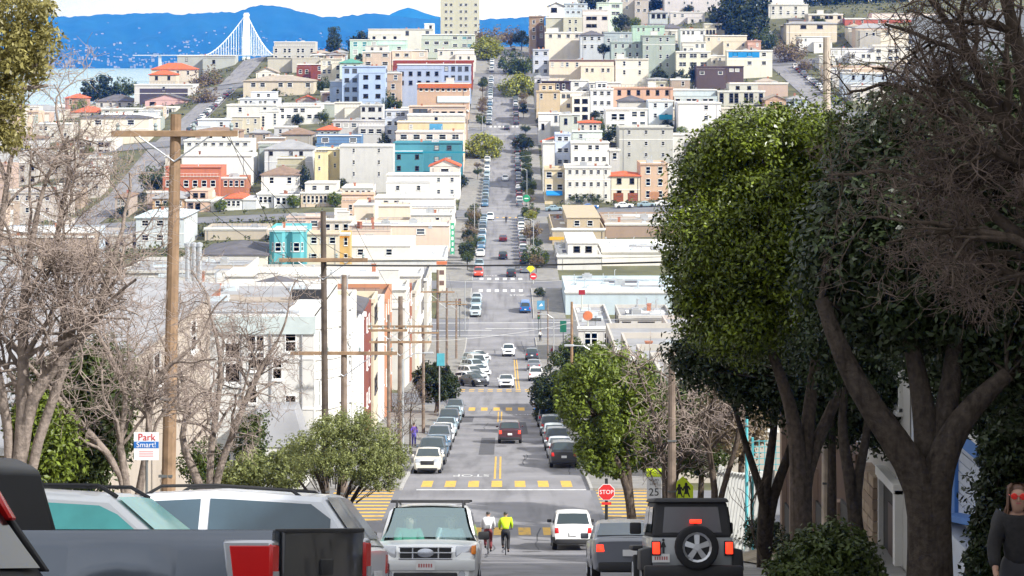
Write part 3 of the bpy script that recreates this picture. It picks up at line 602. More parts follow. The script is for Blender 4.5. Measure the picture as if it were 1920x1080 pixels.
# rows: x0, x1, y_top in the photograph, distance, depth, colour, front windows, side windows, roof, roof colour, label, options
CAT = [
# --- left, first block past the near crossing
(165,596,590,127,18,'#efece4',(0,0),(0,0),'flat','grey','big off-white corner apartment block with curved bay windows beyond the near crossing',dict(bare=True,cornice=False,parapet=.3)),
(0,0,572,146,9,'#f1e4bc',(0,0),(2,3),'flat','white','cream yellow row house beside the big off-white corner block',dict(X=(-27,-11.3),roofq=0)),
(0,0,566,155.5,8,'#f4efe2',(0,0),(2,3),'flat','grey','ivory row house, second past the big off-white corner block',dict(X=(-27,-11.3))),
(0,0,585,164,8,'#e9e9ec',(0,0),(2,3),'gable','dark','white row house with blue trimmed gable on the left pavement',dict(X=(-25,-11.3))),
(0,0,585,172.5,9,'#9c4a38',(0,0),(2,3),'flat','dark','brick red row house halfway down the left pavement',dict(X=(-25,-11.3))),
(0,0,568,182,9,'#ead9b4',(0,0),(2,3),'flat','tan','buff row house just past the brick red one',dict(X=(-26,-11.3))),
(0,0,575,191.5,10,'#f0eee8',(0,0),(3,3),'flat','white','pale grey row house, third past the brick red one',dict(X=(-26,-11.3))),
(0,0,560,202,13,'#d98b55',(0,0),(3,3),'flat','brown','orange stucco corner house behind the bushy kerb tree',dict(X=(-27,-11.3))),
# --- left, second block
(0,0,545,243,12,'#e8e2d6',(2,2),(3,3),'flat','white','off-white house on the far left corner of the second crossing',dict(X=(-32,-11.3))),
(0,0,540,256,14,'#b5643c',(0,0),(4,3),'flat','brown','rust orange house with a white band beyond the second crossing',dict(X=(-34,-11.3))),
(0,0,545,271,14,'#e6d8c2',(0,0),(4,3),'flat','grey','sand coloured house between the rust orange house and the hotel',dict(X=(-33,-11.3))),
(0,0,520,286,16,'#eee9df',(3,2),(4,3),'flat','white','ivory hotel block with orange panelled front on the left street',dict(X=(-38,-11.3))),
(0,0,535,303,30,'#d9d2c6',(4,2),(6,3),'flat','grey','grey beige corner block before the wide crossing, left side',dict(X=(-40,-11.3))),
(450,640,545,262,30,'#e9e7e2',(4,2),(0,0),'flat','dark','low white block with a broad flat roof behind the row houses',dict(bare=False)),
(200,440,520,300,30,'#d8d4cc',(5,2),(0,0),'flat','grey','long grey flat roofed block behind the bare trees at left',{}),
# --- left, beyond the wide crossing
(372,500,478,398,22,'#efe9cf',(0,0),(0,0),'hip','dark','cream low hall with a dark hipped roof behind the metal flues',dict(rlow=1)),
(505,574,428,400,12,'#46c2cc',(2,2),(1,2),'flat','white','turquoise house with two bay windows and white trim',dict(bays=2)),
(576,636,436,402,12,'#f3e2c0',(3,2),(0,0),'flat','brown','pale cream house with red eaves beside the turquoise house',{}),
(636,656,436,403,12,'#e9b94a',(1,2),(0,0),'flat','white','narrow mustard yellow house beside the cream one with red eaves',{}),
(598,834,498,404,26,'#dfe0e2',(0,0),(5,1),'flat','white','low garage with a wide speckled pale roof at the left corner',{}),
(652,846,424,437,16,'#f6d8c0',(1,1),(3,2),'flat','white','long peach walled building with a green blade sign corner',{}),
(384,500,431,470,12,'#d8c8b0',(7,1),(0,0),'flat','grey','tan block with seven dark windows below the pale facades',{}),
(255,345,408,455,20,'#c9d3d8',(3,2),(0,0),'low','blue','pale glassy roofed hall left of the tall wooden pole',{}),
(535,600,408,455,12,'#efcdb8',(3,1),(0,0),'flat','white','low pink house with green plants on its roof',{}),
(600,660,412,458,12,'#efe3d0',(3,1),(0,0),'flat','white','low ivory house behind the mustard yellow one',{}),
(664,706,382,489,14,'#f7e3c8',(0,0),(0,0),'flat','white','plain cream windowless cube above the peach building',{}),
(708,768,386,476,12,'#f3dcc0',(1,1),(0,0),'flat','tan','cream house with a brown tiled lean-to roof',{}),
(770,850,400,466,11,'#f4ede2',(1,2),(2,2),'flat','white','white house with a pale blue wall panel near the left kerb',{}),
(700,858,372,487,16,'#f5efe6',(4,2),(3,2),'flat','white','long white corner house before the fourth crossing',{}),
(640,700,364,508,8,'#f3c9a4',(1,2),(0,0),'flat','grey','peach house wall behind the plain cream cube',{}),
(286,346,372,540,14,'#eab87c',(4,2),(0,0),'hip','grey','apricot two-storey house with a grey hip roof beside the tall pole',{}),
(348,394,374,540,14,'#f3c7a8',(3,2),(0,0),'flat','grey','salmon pink house right of the tall wooden pole',{}),
(395,421,376,540,14,'#f2ece0',(2,2),(0,0),'flat','white','narrow ivory house between the salmon house and the red mansard',{}),
(422,454,372,540,14,'#eef0f0',(3,2),(0,0),'hip','red','white house with a small dark red mansard roof',{}),
(455,481,372,540,14,'#dfe4ea',(2,2),(0,0),'flat','white','pale grey house with paired bay windows in the facade row',dict(bays=1)),
(482,513,362,541,14,'#f6f6f4',(3,3),(0,0),'flat','white','bright white three-storey house in the left facade row',{}),
(514,561,364,540,14,'#eef1f4',(4,2),(0,0),'flat','dark','white house with a dark grey eaves band in the facade row',{}),
(564,640,360,540,14,'#ecd2b0',(9,2),(0,0),'flat','white','long cream Victorian with nine tall windows per floor',dict(wsize=(.8,1.8))),
(642,700,350,540,12,'#f2e8dc',(5,1),(0,0),'flat','white','low ivory house with slit windows under the grey block',{}),
(724,868,328,546,12,'#f6f3ee',(4,2),(2,2),'flat','white','white house beside the left kerb below the teal block',{}),
(806,862,312,561,9,'#f0e2d4',(1,1),(1,2),'gable','red','small cream cottage with a red edged gable before the teal block',{}),
(490,562,328,552,12,'#f3efe6',(2,1),(0,0),'hip','brown','cream cottage with a brown hip roof among the left houses',{}),
(518,566,296,572,10,'#cdc49c',(0,0),(0,0),'flat','grey','khaki windowless house front above the brown roofed cottage',{}),
(496,586,280,592,12,'#e9ebee',(3,1),(0,0),'hip','grey','pale house with a large grey hip roof above the khaki front',{}),
(590,637,280,566,14,'#f3e0a0',(2,2),(0,0),'flat','white','pale yellow tall block beside the large grey blank wall',dict(wsize=(.7,1.1))),
(637,737,272,566,16,'#dcdad6',(2,3),(0,0),'flat','white','large light grey blank walled block with two window columns',dict(wsize=(.6,1.3),fwx=(.28,.5))),
(737,872,268,576,15,'#2f9bb0',(4,3),(4,3),'flat','white','teal four-storey apartment block by the left kerb',dict(wsize=(1.2,1.4),kinds=(2,2,1,0))),
(592,676,254,612,12,'#5d96cf',(3,1),(0,0),'flat','grey','bright blue flat roofed house above the yellow block',{}),
(305,410,314,565,16,'#d8703c',(6,2),(0,0),'flat','white','orange brick block with white framed windows by the tall pole',{}),
(411,462,332,570,10,'#d88050',(4,1),(0,0),'flat','white','low orange brick annexe beside the orange brick block',{}),
(342,472,290,590,14,'#f6f5f0',(0,0),(0,0),'flat','white','long white flat roofed building above the orange brick block',{}),
(345,470,262,622,14,'#f1efe8',(8,1),(0,0),'flat','white','long white terrace with a dark window strip, upper left',dict(wsize=(2,1))),
(742,872,246,594,10,'#f1ddcf',(5,1),(2,2),'flat','white','pale pink house directly above the teal block',{}),
(744,876,228,606,10,'#f2d49a',(2,1),(2,2),'flat','blue','pale yellow house with a blue tarpaulin on the left row',{}),
(764,878,214,618,10,'#f5ece0',(1,1),(2,2),'flat','white','off-white house, second above the yellow one with blue tarpaulin',{}),
(766,880,199,630,12,'#f0d2b8',(6,1),(2,2),'flat','white','peach house just before the fifth crossing on the left',{}),
(718,765,206,640,12,'#cfdcf2',(3,3),(0,0),'flat','white','pale blue house with big black square windows',dict(kinds=(0,0,0,1))),
(622,720,226,636,12,'#dcd9d8',(6,1),(0,0),'flat','grey','grey lilac terrace behind the bright blue house',{}),
(626,676,192,660,8,'#f1ead8',(0,0),(0,0),'flat','white','plain ivory cube in front of the sky blue block',{}),
(676,718,196,656,9,'#e9e8e4',(4,2),(0,0),'flat','white','small white house with four windows left of the pale blue one',{}),
(520,602,198,690,12,'#eceae4',(6,3),(0,0),'flat','blue','white apartment block with two dark window bands',dict(wsize=(1.7,1.3),kinds=(0,0,1))),
(526,584,252,640,12,'#b3aa9c',(0,0),(0,0),'hip','brown','small taupe house with a low brown roof on the left hill',{}),
(486,521,208,680,12,'#f6f4f0',(2,3),(0,0),'flat','white','tall white house left of the two-banded apartment block',{}),
(430,486,218,672,12,'#d9cfb4',(3,2),(0,0),'flat','white','beige house with a pair of dark windows on the left hill',{}),
(368,430,224,668,12,'#dde3ec',(1,1),(0,0),'flat','white','pale blue grey house beside the left side street',{}),
(366,450,246,648,10,'#c9a68a',(0,0),(0,0),'low','brown','brown roofed low house beside the left side street',{}),
(425,522,196,706,12,'#f4f2ec',(2,1),(0,0),'flat','white','long white house at the foot of the beige hall',{}),
(450,522,184,724,10,'#dfe3ec',(5,1),(0,0),'flat','white','lilac grey house with a strip of small windows',{}),
(456,588,152,770,18,'#e3d2b8',(5,1),(0,0),'hip','tan','long beige hall with a tan hip roof on the left hill',dict(rlow=1)),
(480,520,136,800,8,'#f2ecdc',(2,1),(0,0),'gable','tan','small white gabled cottage on top of the beige hall row',{}),
(782,884,156,690,14,'#e8b890',(9,1),(3,3),'flat','brown','peach apartment house with an orange tiled cornice by the left kerb',dict(tile=1)),
(640,722,124,704,14,'#a9c4ee',(4,4),(2,3),'flat','white','sky blue four-storey block with dark windows',{}),
(618,662,152,716,8,'#b9d0ef',(2,2),(0,0),'flat','white','lower pale blue wing beside the sky blue block',{}),
(722,752,136,718,8,'#d9b898',(1,3),(0,0),'flat','grey','narrow tan house squeezed beside the sky blue block',{}),
(744,886,120,726,14,'#b3c6ee',(9,2),(3,3),'flat','white','long lavender blue apartment house with nine windows',{}),
(736,889,112,770,12,'#a8402e',(6,1),(2,2),'flat','white','dark red house strip above the lavender blue one',{}),
(600,640,110,790,12,'#ece2cc',(3,2),(0,0),'flat','white','cream house left of the green roofed house',{}),
(637,676,118,780,12,'#cfe4d6',(2,2),(0,0),'hip','green','mint house with a dark green hip roof',{}),
(680,732,96,800,12,'#dcc0a8',(3,3),(0,0),'flat','grey','tan house right of the green roofed mint house',{}),
(820,890,92,800,12,'#efe6da',(4,1),(2,2),'flat','white','cream house with a dark window row near the hilltop',dict(kinds=(0,0,1))),
(735,800,94,806,12,'#f1dcc4',(3,2),(0,0),'flat','white','pale apricot house near the left hilltop',{}),
(556,606,120,806,10,'#a34a38',(3,2),(0,0),'flat','white','brick red house with white framed windows on the left hill',{}),
(500,600,108,840,12,'#d9d2c0',(0,0),(0,0),'flat','white','stone coloured terrace wall below the grey mansion',{}),
(512,590,78,880,14,'#d0cdc6',(6,2),(0,0),'flat','white','grey mansion with a white attic storey on the left ridge',dict(wsize=(1.3,2))),
(655,762,74,864,12,'#bfe4d4',(5,2),(0,0),'flat','white','mint green house with wide panes on the left ridge',dict(wsize=(2,2),kinds=(3,2,2))),
(690,812,54,892,12,'#eeeadf',(5,1),(0,0),'flat','white','long ivory house along the left ridge line',{}),
(790,890,64,868,12,'#cfdac8',(6,2),(2,2),'flat','white','sage green house under the tall tower block',dict(kinds=(1,0,3))),
(796,814,44,900,8,'#f6f4ee',(1,1),(0,0),'flat','white','white lift housing cube on the left ridge',dict(bare=True)),
(826,898,-70,960,16,'#d8d4b8',(5,11),(2,8),'flat','grey','tall pale stone tower block rising out of view',dict(wsize=(1.5,1.3),cornice=False)),
(330,440,104,890,12,'#c5cac6',(2,1),(0,0),'flat','white','grey flat roofed block right of the red tiled villa',{}),
(284,364,130,850,12,'#efe0cc',(4,1),(0,0),'hip','red','cream villa with a bright red tiled hip roof',{}),
(280,330,140,836,8,'#e9dac4',(2,1),(0,0),'hip','red','lower wing of the red tiled villa',{}),
(252,362,158,800,16,'#e9e6e6',(1,3),(0,0),'flat','dark','white framed block with a dark slate front, far left hill',dict(slate=1)),
(272,350,192,772,10,'#e6b0ae',(3,2),(0,0),'gable','dark','pink gabled Victorian in front of the slate fronted block',{}),
(180,252,190,810,12,'#d6d2cc',(4,1),(0,0),'hip','dark','grey house with a dark hip roof below the far trees',{}),
(190,272,222,760,10,'#dfe6e2',(3,1),(0,0),'flat','white','pale aqua house behind the bare tree crown',{}),
(270,330,228,748,10,'#ece8dc',(3,1),(0,0),'flat','white','ivory house below the pink gabled Victorian',{}),
(134,196,212,790,10,'#d9cfc4',(2,1),(0,0),'hip','red','house with a vivid red roof behind the bare twigs',{}),
(122,160,184,840,10,'#d99a80',(2,1),(0,0),'hip','red','terracotta house at the far left waterside',{}),
(60,130,232,700,14,'#e4ddd2',(4,2),(0,0),'flat','white','pale house behind the twigs at far left, upper one',{}),
(140,215,262,660,14,'#e2dcd4',(4,2),(0,0),'flat','white','pale stone house left of the steep side street',{}),
(30,130,290,620,14,'#dbd3ca',(5,2),(0,0),'flat','grey','greyish house behind the twigs at far left, middle one',{}),
(140,232,316,590,14,'#e0d6cc',(5,2),(0,0),'flat','white','beige house left of the side street behind twigs',{}),
(20,120,360,545,14,'#d9cdc2',(5,2),(0,0),'flat','grey','taupe house behind the twigs at far left, lower one',{}),
(130,240,370,540,14,'#cdb8a8',(5,2),(0,0),'hip','brown','brown roofed house left of the apricot house',{}),
(0,110,420,470,18,'#d6c9bd',(5,2),(0,0),'flat','grey','wide taupe block behind the bare tree trunk',{}),
(120,240,440,450,18,'#d2c6ba',(5,2),(0,0),'flat','grey','wide beige block left of the glassy roofed hall',{}),
# --- right, beyond the fourth crossing
(1008,1058,316,540,13,'#ecd6a6',(2,2),(4,3),'flat','tan','pale yellow corner shop with a bright blue awning',dict(awning='#1f7fc8',fwx=1)),
(1059,1145,312,538,15,'#f2ebde',(6,3),(0,0),'flat','grey','white three-storey apartment house with red garage doors',dict(hedge=1)),
(1146,1200,330,538,13,'#f0e2c2',(2,2),(0,0),'low','red','cream house with a scalloped red tile roof and brown garages',dict(garage=2,doorc='#8f5030')),
(1201,1252,306,538,15,'#f0c49c',(2,3),(0,0),'flat','white','apricot house with an arched garage beside the red tile roof',dict(garage=1,doorc='#b08060')),
(1253,1330,312,538,15,'#eee6d8',(4,3),(0,0),'flat','white','ivory house half hidden by the big green tree',{}),
(1004,1040,266,566,12,'#f6f4f0',(0,0),(4,3),'flat','white','plain white house above the blue awning corner',{}),
(1041,1070,250,574,10,'#c3d2f2',(2,3),(0,0),'flat','white','lavender blue narrow house between two white ones',{}),
(1071,1142,266,566,12,'#f6f3ea',(5,2),(0,0),'flat','white','bright white house with two rows of dark windows',dict(kinds=(0,0,1))),
(1143,1162,280,566,10,'#cfcbc6',(1,1),(0,0),'flat','grey','small grey annexe between white house and grey block',{}),
(1161,1262,238,582,16,'#c6c4ba',(3,3),(0,0),'flat','white','large warm grey block right of the hedge tree',dict(wsize=(1,1.3),fwx=1)),
(1074,1130,246,588,10,'#dfeadf',(3,1),(0,0),'flat','white','pale green house with three small windows',{}),
(1002,1062,212,640,10,'#f4f4f4',(3,1),(3,2),'flat','white','white house with three dark panes by the right kerb',dict(kinds=(0,0,1))),
(1050,1088,214,632,8,'#cfd6cb',(2,1),(0,0),'flat','grey','grey green penthouse house by the red roofed one',{}),
(1086,1126,230,616,8,'#eadfd2',(3,1),(0,0),'low','red','low house with a crimson roof on the right hill',{}),
(1136,1216,204,640,14,'#f5f3ee',(4,2),(0,0),'flat','white','white house with four big dark square windows',dict(wsize=(1.8,1.9),kinds=(0,0,1))),
(1216,1262,188,650,12,'#e3eef8',(2,2),(0,0),'flat','white','ice blue house with a turquoise canopy',{}),
(1272,1352,192,640,14,'#f3eeee',(1,3),(0,0),'flat','white','large plain pinkish white block with one window column',dict(wsize=(1.2,1.3),fwl=1)),
(1354,1446,202,650,12,'#e5dccb',(5,2),(0,0),'flat','grey','beige house just above the big green crown',{}),
(990,1050,170,676,12,'#e6c896',(2,1),(4,3),'flat','white','tan corner house with two dark top windows by the right kerb',{}),
(1051,1106,172,684,12,'#f2efe6',(4,3),(0,0),'flat','white','white apartment house with a diagonal outside stair',{}),
(1107,1150,166,686,12,'#eef0f4',(3,3),(0,0),'flat','white','bluish white apartment house beside the stair house',{}),
(1150,1262,164,694,14,'#f0b690',(6,1),(0,0),'flat','white','long salmon orange house on the right hill',{}),
(1160,1212,190,662,10,'#efe8dc',(0,0),(0,0),'hip','dark','house with a dark grey pyramid roof',{}),
(1264,1345,168,700,12,'#cfe0e4',(5,1),(0,0),'flat','white','aqua glazed house with wide dark panes',dict(wsize=(2,1.7),kinds=(0,3,1))),
(1346,1434,170,700,12,'#d9d6c4',(6,3),(0,0),'flat','grey','greenish beige apartment house with fire stairs',{}),
(1435,1475,190,690,10,'#eab890',(2,1),(0,0),'gable','tan','peach gabled house beside the right side street',{}),
(1068,1104,150,716,8,'#f3f1ea',(2,1),(0,0),'flat','white','small white cube house under the dark fence band',{}),
(1105,1165,154,712,8,'#e9e6e0',(4,1),(0,0),'flat','dark','off-white house with a dark purple terrace wall',{}),
(992,1030,144,716,8,'#e2e0e4',(1,1),(3,2),'flat','dark','low pale lilac house by the right kerb trees',{}),
(1016,1070,152,702,6,'#5a4a52',(3,1),(0,0),'flat','dark','dark plum terrace house below the long peach block',{}),
(1030,1152,112,744,14,'#f0dcc0',(8,1),(0,0),'flat','brown','long peach block with a brown roof edge',{}),
(1154,1216,110,748,13,'#efe6d4',(2,2),(0,0),'flat','white','cream block right of the long peach one',{}),
(990,1029,92,752,14,'#cfd6ea',(2,3),(4,3),'flat','white','pale periwinkle house by the right kerb',{}),
(1146,1204,78,790,12,'#b9ccc6',(4,2),(0,0),'flat','grey','sage grey block with dark window pairs',{}),
(1205,1266,66,786,14,'#b7c6ba',(3,4),(0,0),'flat','grey','tall sage green block on the right hill',{}),
(1268,1332,96,780,12,'#f0eacf',(6,2),(0,0),'flat','white','pale lemon house with slim windows above the hedge',{}),
(1333,1362,104,778,10,'#e8dcc8',(2,2),(0,0),'flat','grey','beige house between the lemon house and the blue band',{}),
(1363,1448,94,772,14,'#f1ebd4',(3,2),(0,0),'flat','white','cream corner house with a bright blue upper wall',dict(blueband=1)),
(1306,1396,124,744,10,'#6a5656',(4,1),(0,0),'flat','dark','dark brown shingled house with white windows',dict(wsize=(1.6,1.2),kinds=(2,2,2))),
(1088,1132,66,808,12,'#cdd3dc',(3,2),(0,0),'hip','dark','grey Victorian with a dark mansard roof',{}),
(1133,1186,60,824,10,'#bccbd0',(3,1),(0,0),'flat','white','blue grey house left of the tall sage block',{}),
(1186,1246,48,846,10,'#bfe6cc',(4,2),(0,0),'flat','white','mint green house on the right ridge',{}),
(1022,1092,60,822,10,'#efe0c8',(4,1),(0,0),'flat','white','pale orange house with a teal awning',dict(awning='#2f8a80')),
(986,1021,30,866,14,'#b49474',(2,3),(4,3),'flat','brown','brown shingled corner house at the hilltop',{}),
(1024,1092,32,858,12,'#cfcbb2',(4,2),(0,0),'flat','white','olive yellow house near the hilltop',{}),
(1093,1140,18,880,12,'#ece2dc',(3,3),(0,0),'flat','white','pinkish white house near the hilltop street',{}),
(1028,1058,12,900,10,'#f5f3f0',(1,1),(0,0),'gable','dark','white gabled house with a big dark pane on the ridge',dict(wsize=(2.6,2))),
(1058,1102,6,905,10,'#c7d5e0',(4,2),(0,0),'flat','white','pale blue ridge house with dark window strips',dict(wsize=(1.7,1),kinds=(0,0,1))),
(1120,1168,4,925,12,'#d9ecd8',(4,2),(0,0),'flat','white','pale green ridge house with round corners',{}),
(1168,1216,-6,935,12,'#cabdb4',(3,2),(0,0),'flat','grey','mushroom brown ridge house',{}),
(1218,1252,24,890,10,'#cdd6d8',(3,1),(0,0),'hip','grey','grey house with turquoise ribbon windows',dict(wsize=(1.9,1.8),kinds=(3,3,3))),
(1246,1356,-40,960,14,'#d6ced0',(7,4),(0,0),'flat','grey','large pinkish grey apartment block on the skyline',{}),
(1258,1322,22,905,10,'#ece4e2',(4,1),(0,0),'flat','white','white terrace below the pinkish skyline block',{}),
(1276,1322,54,848,12,'#f4f4f4',(5,1),(0,0),'flat','white','white house with grey panes in the upper right terraces',dict(wsize=(1.5,1.7))),
(1322,1360,44,866,10,'#f0e6c8',(5,1),(0,0),'flat','white','pale cream terrace right of the white upper house',{}),
(1362,1392,46,870,10,'#e9dcb4',(2,1),(0,0),'flat','tan','straw coloured house beside the dark wood',{}),
(1324,1402,66,822,10,'#efdfc0',(4,1),(0,0),'flat','grey','cream house with a tan roof edge, upper right terraces',{}),
(1403,1440,76,815,8,'#e8b098',(2,1),(0,0),'flat','white','salmon house at the right side street',{}),
(1280,1325,78,806,8,'#efe9dc',(4,1),(0,0),'flat','white','ivory terrace above the lemon house',{}),
(1428,1515,8,900,14,'#ece8dc',(5,3),(0,0),'flat','white','large ivory house group head, right of the dark wood',{}),
(1516,1584,26,885,12,'#ecdcc6',(5,2),(0,0),'flat','white','sand pink house right of the large ivory one',dict(kinds=(0,0,1))),
(1500,1560,68,830,12,'#f2f0ec',(3,2),(0,0),'flat','white','white house facing the right side street',{}),
(1561,1640,90,800,12,'#e6e4e6',(5,2),(0,0),'flat','white','pale grey house behind the wooden pole at right',{}),
(1584,1800,34,880,14,'#d8603e',(9,2),(0,0),'flat','red','long vermilion red building behind the bare twigs',{}),
(1640,1760,84,800,14,'#e9e3da',(6,2),(0,0),'flat','white','ivory building below the long vermilion one',{}),
(1530,1600,130,735,14,'#e2dcd6',(4,3),(0,0),'flat','grey','stone grey house right of the side street',{}),
(1600,1720,160,690,14,'#ddd6cc',(6,3),(0,0),'flat','grey','wide stone house behind the twigs at right',{}),
# --- right, flat ground around the wide crossing
(1020,1134,428,455,40,'#c9b48e',(0,0),(3,1),'flat','tan','single-storey shop with a tan gravel roof and yellow fascia',dict(fascia=1)),
(1135,1300,418,466,32,'#b89a80',(0,0),(0,0),'flat','tan','long low store with a brown gravel roof',dict(bare=True)),
(1042,1128,478,412,28,'#f2efe8',(0,0),(3,1),'flat','white','white flat roofed store with a sloping eave',{}),
(1129,1300,470,418,26,'#efe9de',(0,0),(0,0),'flat','white','long white flat roofed store beside the white eave one',{}),
(1054,1300,512,342,24,'#c9dde6',(0,0),(0,0),'flat','blue','pale blue flat roofed garage on the right corner',dict(X=(10.4,44),dd=361)),
(1066,1150,612,296,26,'#d9d4cc',(3,1),(3,1),'flat','grey','grey roofed workshop before the wide crossing, right',{}),
(1162,1262,592,314,14,'#d4cfc6',(4,1),(3,1),'flat','grey','grey roofed white garage right of the orange disc sign',dict(plain=True)),
(1270,1400,640,262,26,'#d2c3b6',(4,1),(0,0),'flat','grey','tan workshop hidden under the big evergreen',{}),
]
hand = []
for c in CAT:
    x0, x1, yt, d, dep, colr, fw, sw, roof, rc, lab, op = c
    if 'dd' in op: d = op['dd']
    if 'X' in op: X0, X1 = op['X']
    else: X0, X1 = XX(x0, d), XX(x1, d)
    if 'dd' in op: zt = T(12, d)+4.0
    else: zt = ZZ(yt, d)
    hand.append([X0, X1, d, d+dep, zt, c])
hand.sort(key=lambda h: h[2])
# keep footprints apart: shorten the nearer house, or move the farther one back
for i, a in enumerate(hand):
    for b in hand[i+1:]:
        if a[0] < b[1]-.05 and b[0] < a[1]-.05 and b[2] < a[3]+.15:
            if b[2]-a[2] > 5: a[3] = b[2]-.15
            else:
                ov = min(a[1], b[1])-max(a[0], b[0])
                if ov < 2.2 and ov < .4*(b[1]-b[0]):
                    if b[0] < a[0]: b[1] = a[0]-.05
                    else: b[0] = a[1]+.05
                else:
                    s = a[3]+.15-b[2]; s = min(s, 12)
                    if a[2]+6 < a[3]: a[3] = max(a[2]+6, b[2]); s = a[3]+.15-b[2]
                    c = b[5]; b[2] += s; b[3] += s
                    if 'X' not in c[11]: b[0], b[1] = XX(c[0], b[2]), XX(c[1], b[2]); b[4] = ZZ(c[2], b[2])
def clear_streets(h):
    # keep houses off the streets
    for sx in (-105, 105):
        if h[3] > 400 and h[0] < sx+6.5 and h[1] > sx-6.5:
            if (h[0]+h[1])/2 < sx: h[1] = min(h[1], sx-6.6)
            else: h[0] = max(h[0], sx+6.6)
    if h[2] < 950 and h[0] < LP and h[1] > LP: h[1] = LP-.02
    if h[2] < 950 and h[1] > RP and h[0] < RP: h[0] = RP+.02
BLD = {}
for h in hand:
    clear_streets(h)
    if h[1]-h[0] < 2.0 or h[3]-h[2] < 2: print('thin', h[5][10], h[:4]); h[3] = max(h[3], h[2]+2.5)
    X0, X1, Y0, Y1, zt, c = h; op = c[11]
    rc = c[9]; roof = 'low' if op.get('rlow') else c[8]
    if roof in ('hip', 'low', 'gable'): zt = zt-.0
    nm = 'tower_block' if 'tower' in c[10] else 'row_house' if 'row house' in c[10] else 'apartment_block' if ('block' in c[10] or 'apartment' in c[10]) else 'shop' if ('shop' in c[10] or 'store' in c[10]) else 'house'
    fwx = c[6]
    BLD[c[10]] = building(X0, X1, Y0, Y1, zt, c[5], fwx, c[7], roof, rc, c[10], name=nm, group=None, bays=op.get('bays', 0), wsize=op.get('wsize'), awning=op.get('awning'), cornice=op.get('cornice', True), kinds=op.get('kinds', (0, 0, 1, 1, 2)), bare=op.get('bare', False), garage=op.get('garage', 0), doorc=op.get('doorc'), parapet=op.get('parapet', .55), plain=op.get('plain', any(a <= c[3] <= b for a, b in ((399, 404), (535, 545))) or any(k in op for k in ('slate', 'blueband', 'tile', 'hedge', 'fwx', 'fwl')))), h
# ---- fillers: the houses between the ones told apart by name
PAL = ['#ece9e2', '#e4dccc', '#cfc8ba', '#ead9bc', '#cfd0d2', '#b7b3aa', '#efe2cc', '#e2c4a8', '#b9c8d8', '#d8b8a4', '#dcd5b0', '#b3bdb2', '#c2a88e']
PNAME = ['white', 'ivory', 'stone', 'cream', 'pale grey', 'grey', 'pale cream', 'peach', 'pale blue', 'pink beige', 'straw', 'sage grey', 'tan']
fr = random.Random(21); fill = []
for (a, b), bn in zip(blocks[3:], ('third', 'fourth', 'fifth', 'sixth', 'seventh')):
    for side in (-1, 1):
        for q, (xa, xb) in enumerate(((10.8, 31), (33, 52), (54, 74), (76, 97.5), (112.5, 134), (137, 158), (161, 182), (185, 206), (209, 230), (233, 254))):
            if side == 1 and q > 7: continue
            y = a+3.0
            while y < b-6:
                w = fr.uniform(7.2, 10.5); hgt = fr.uniform(7, 11.5); inset = fr.uniform(0, 3)
                X0, X1 = (side*(xb-inset), side*xa) if side < 0 else (xa, xb-inset)
                if q % 2 and side < 0: X0, X1 = -xb, -(xa+inset)
                fill.append((X0-(.5 if side < 0 and q == 0 else 0), X1-(.5 if side < 0 and q == 0 else 0), y, min(y+w-.3, b-1), hgt, q, bn, side)); y += w
fill.sort(key=lambda f: f[2]); nf = 0; rowc = {}
hf = list(FOOT)
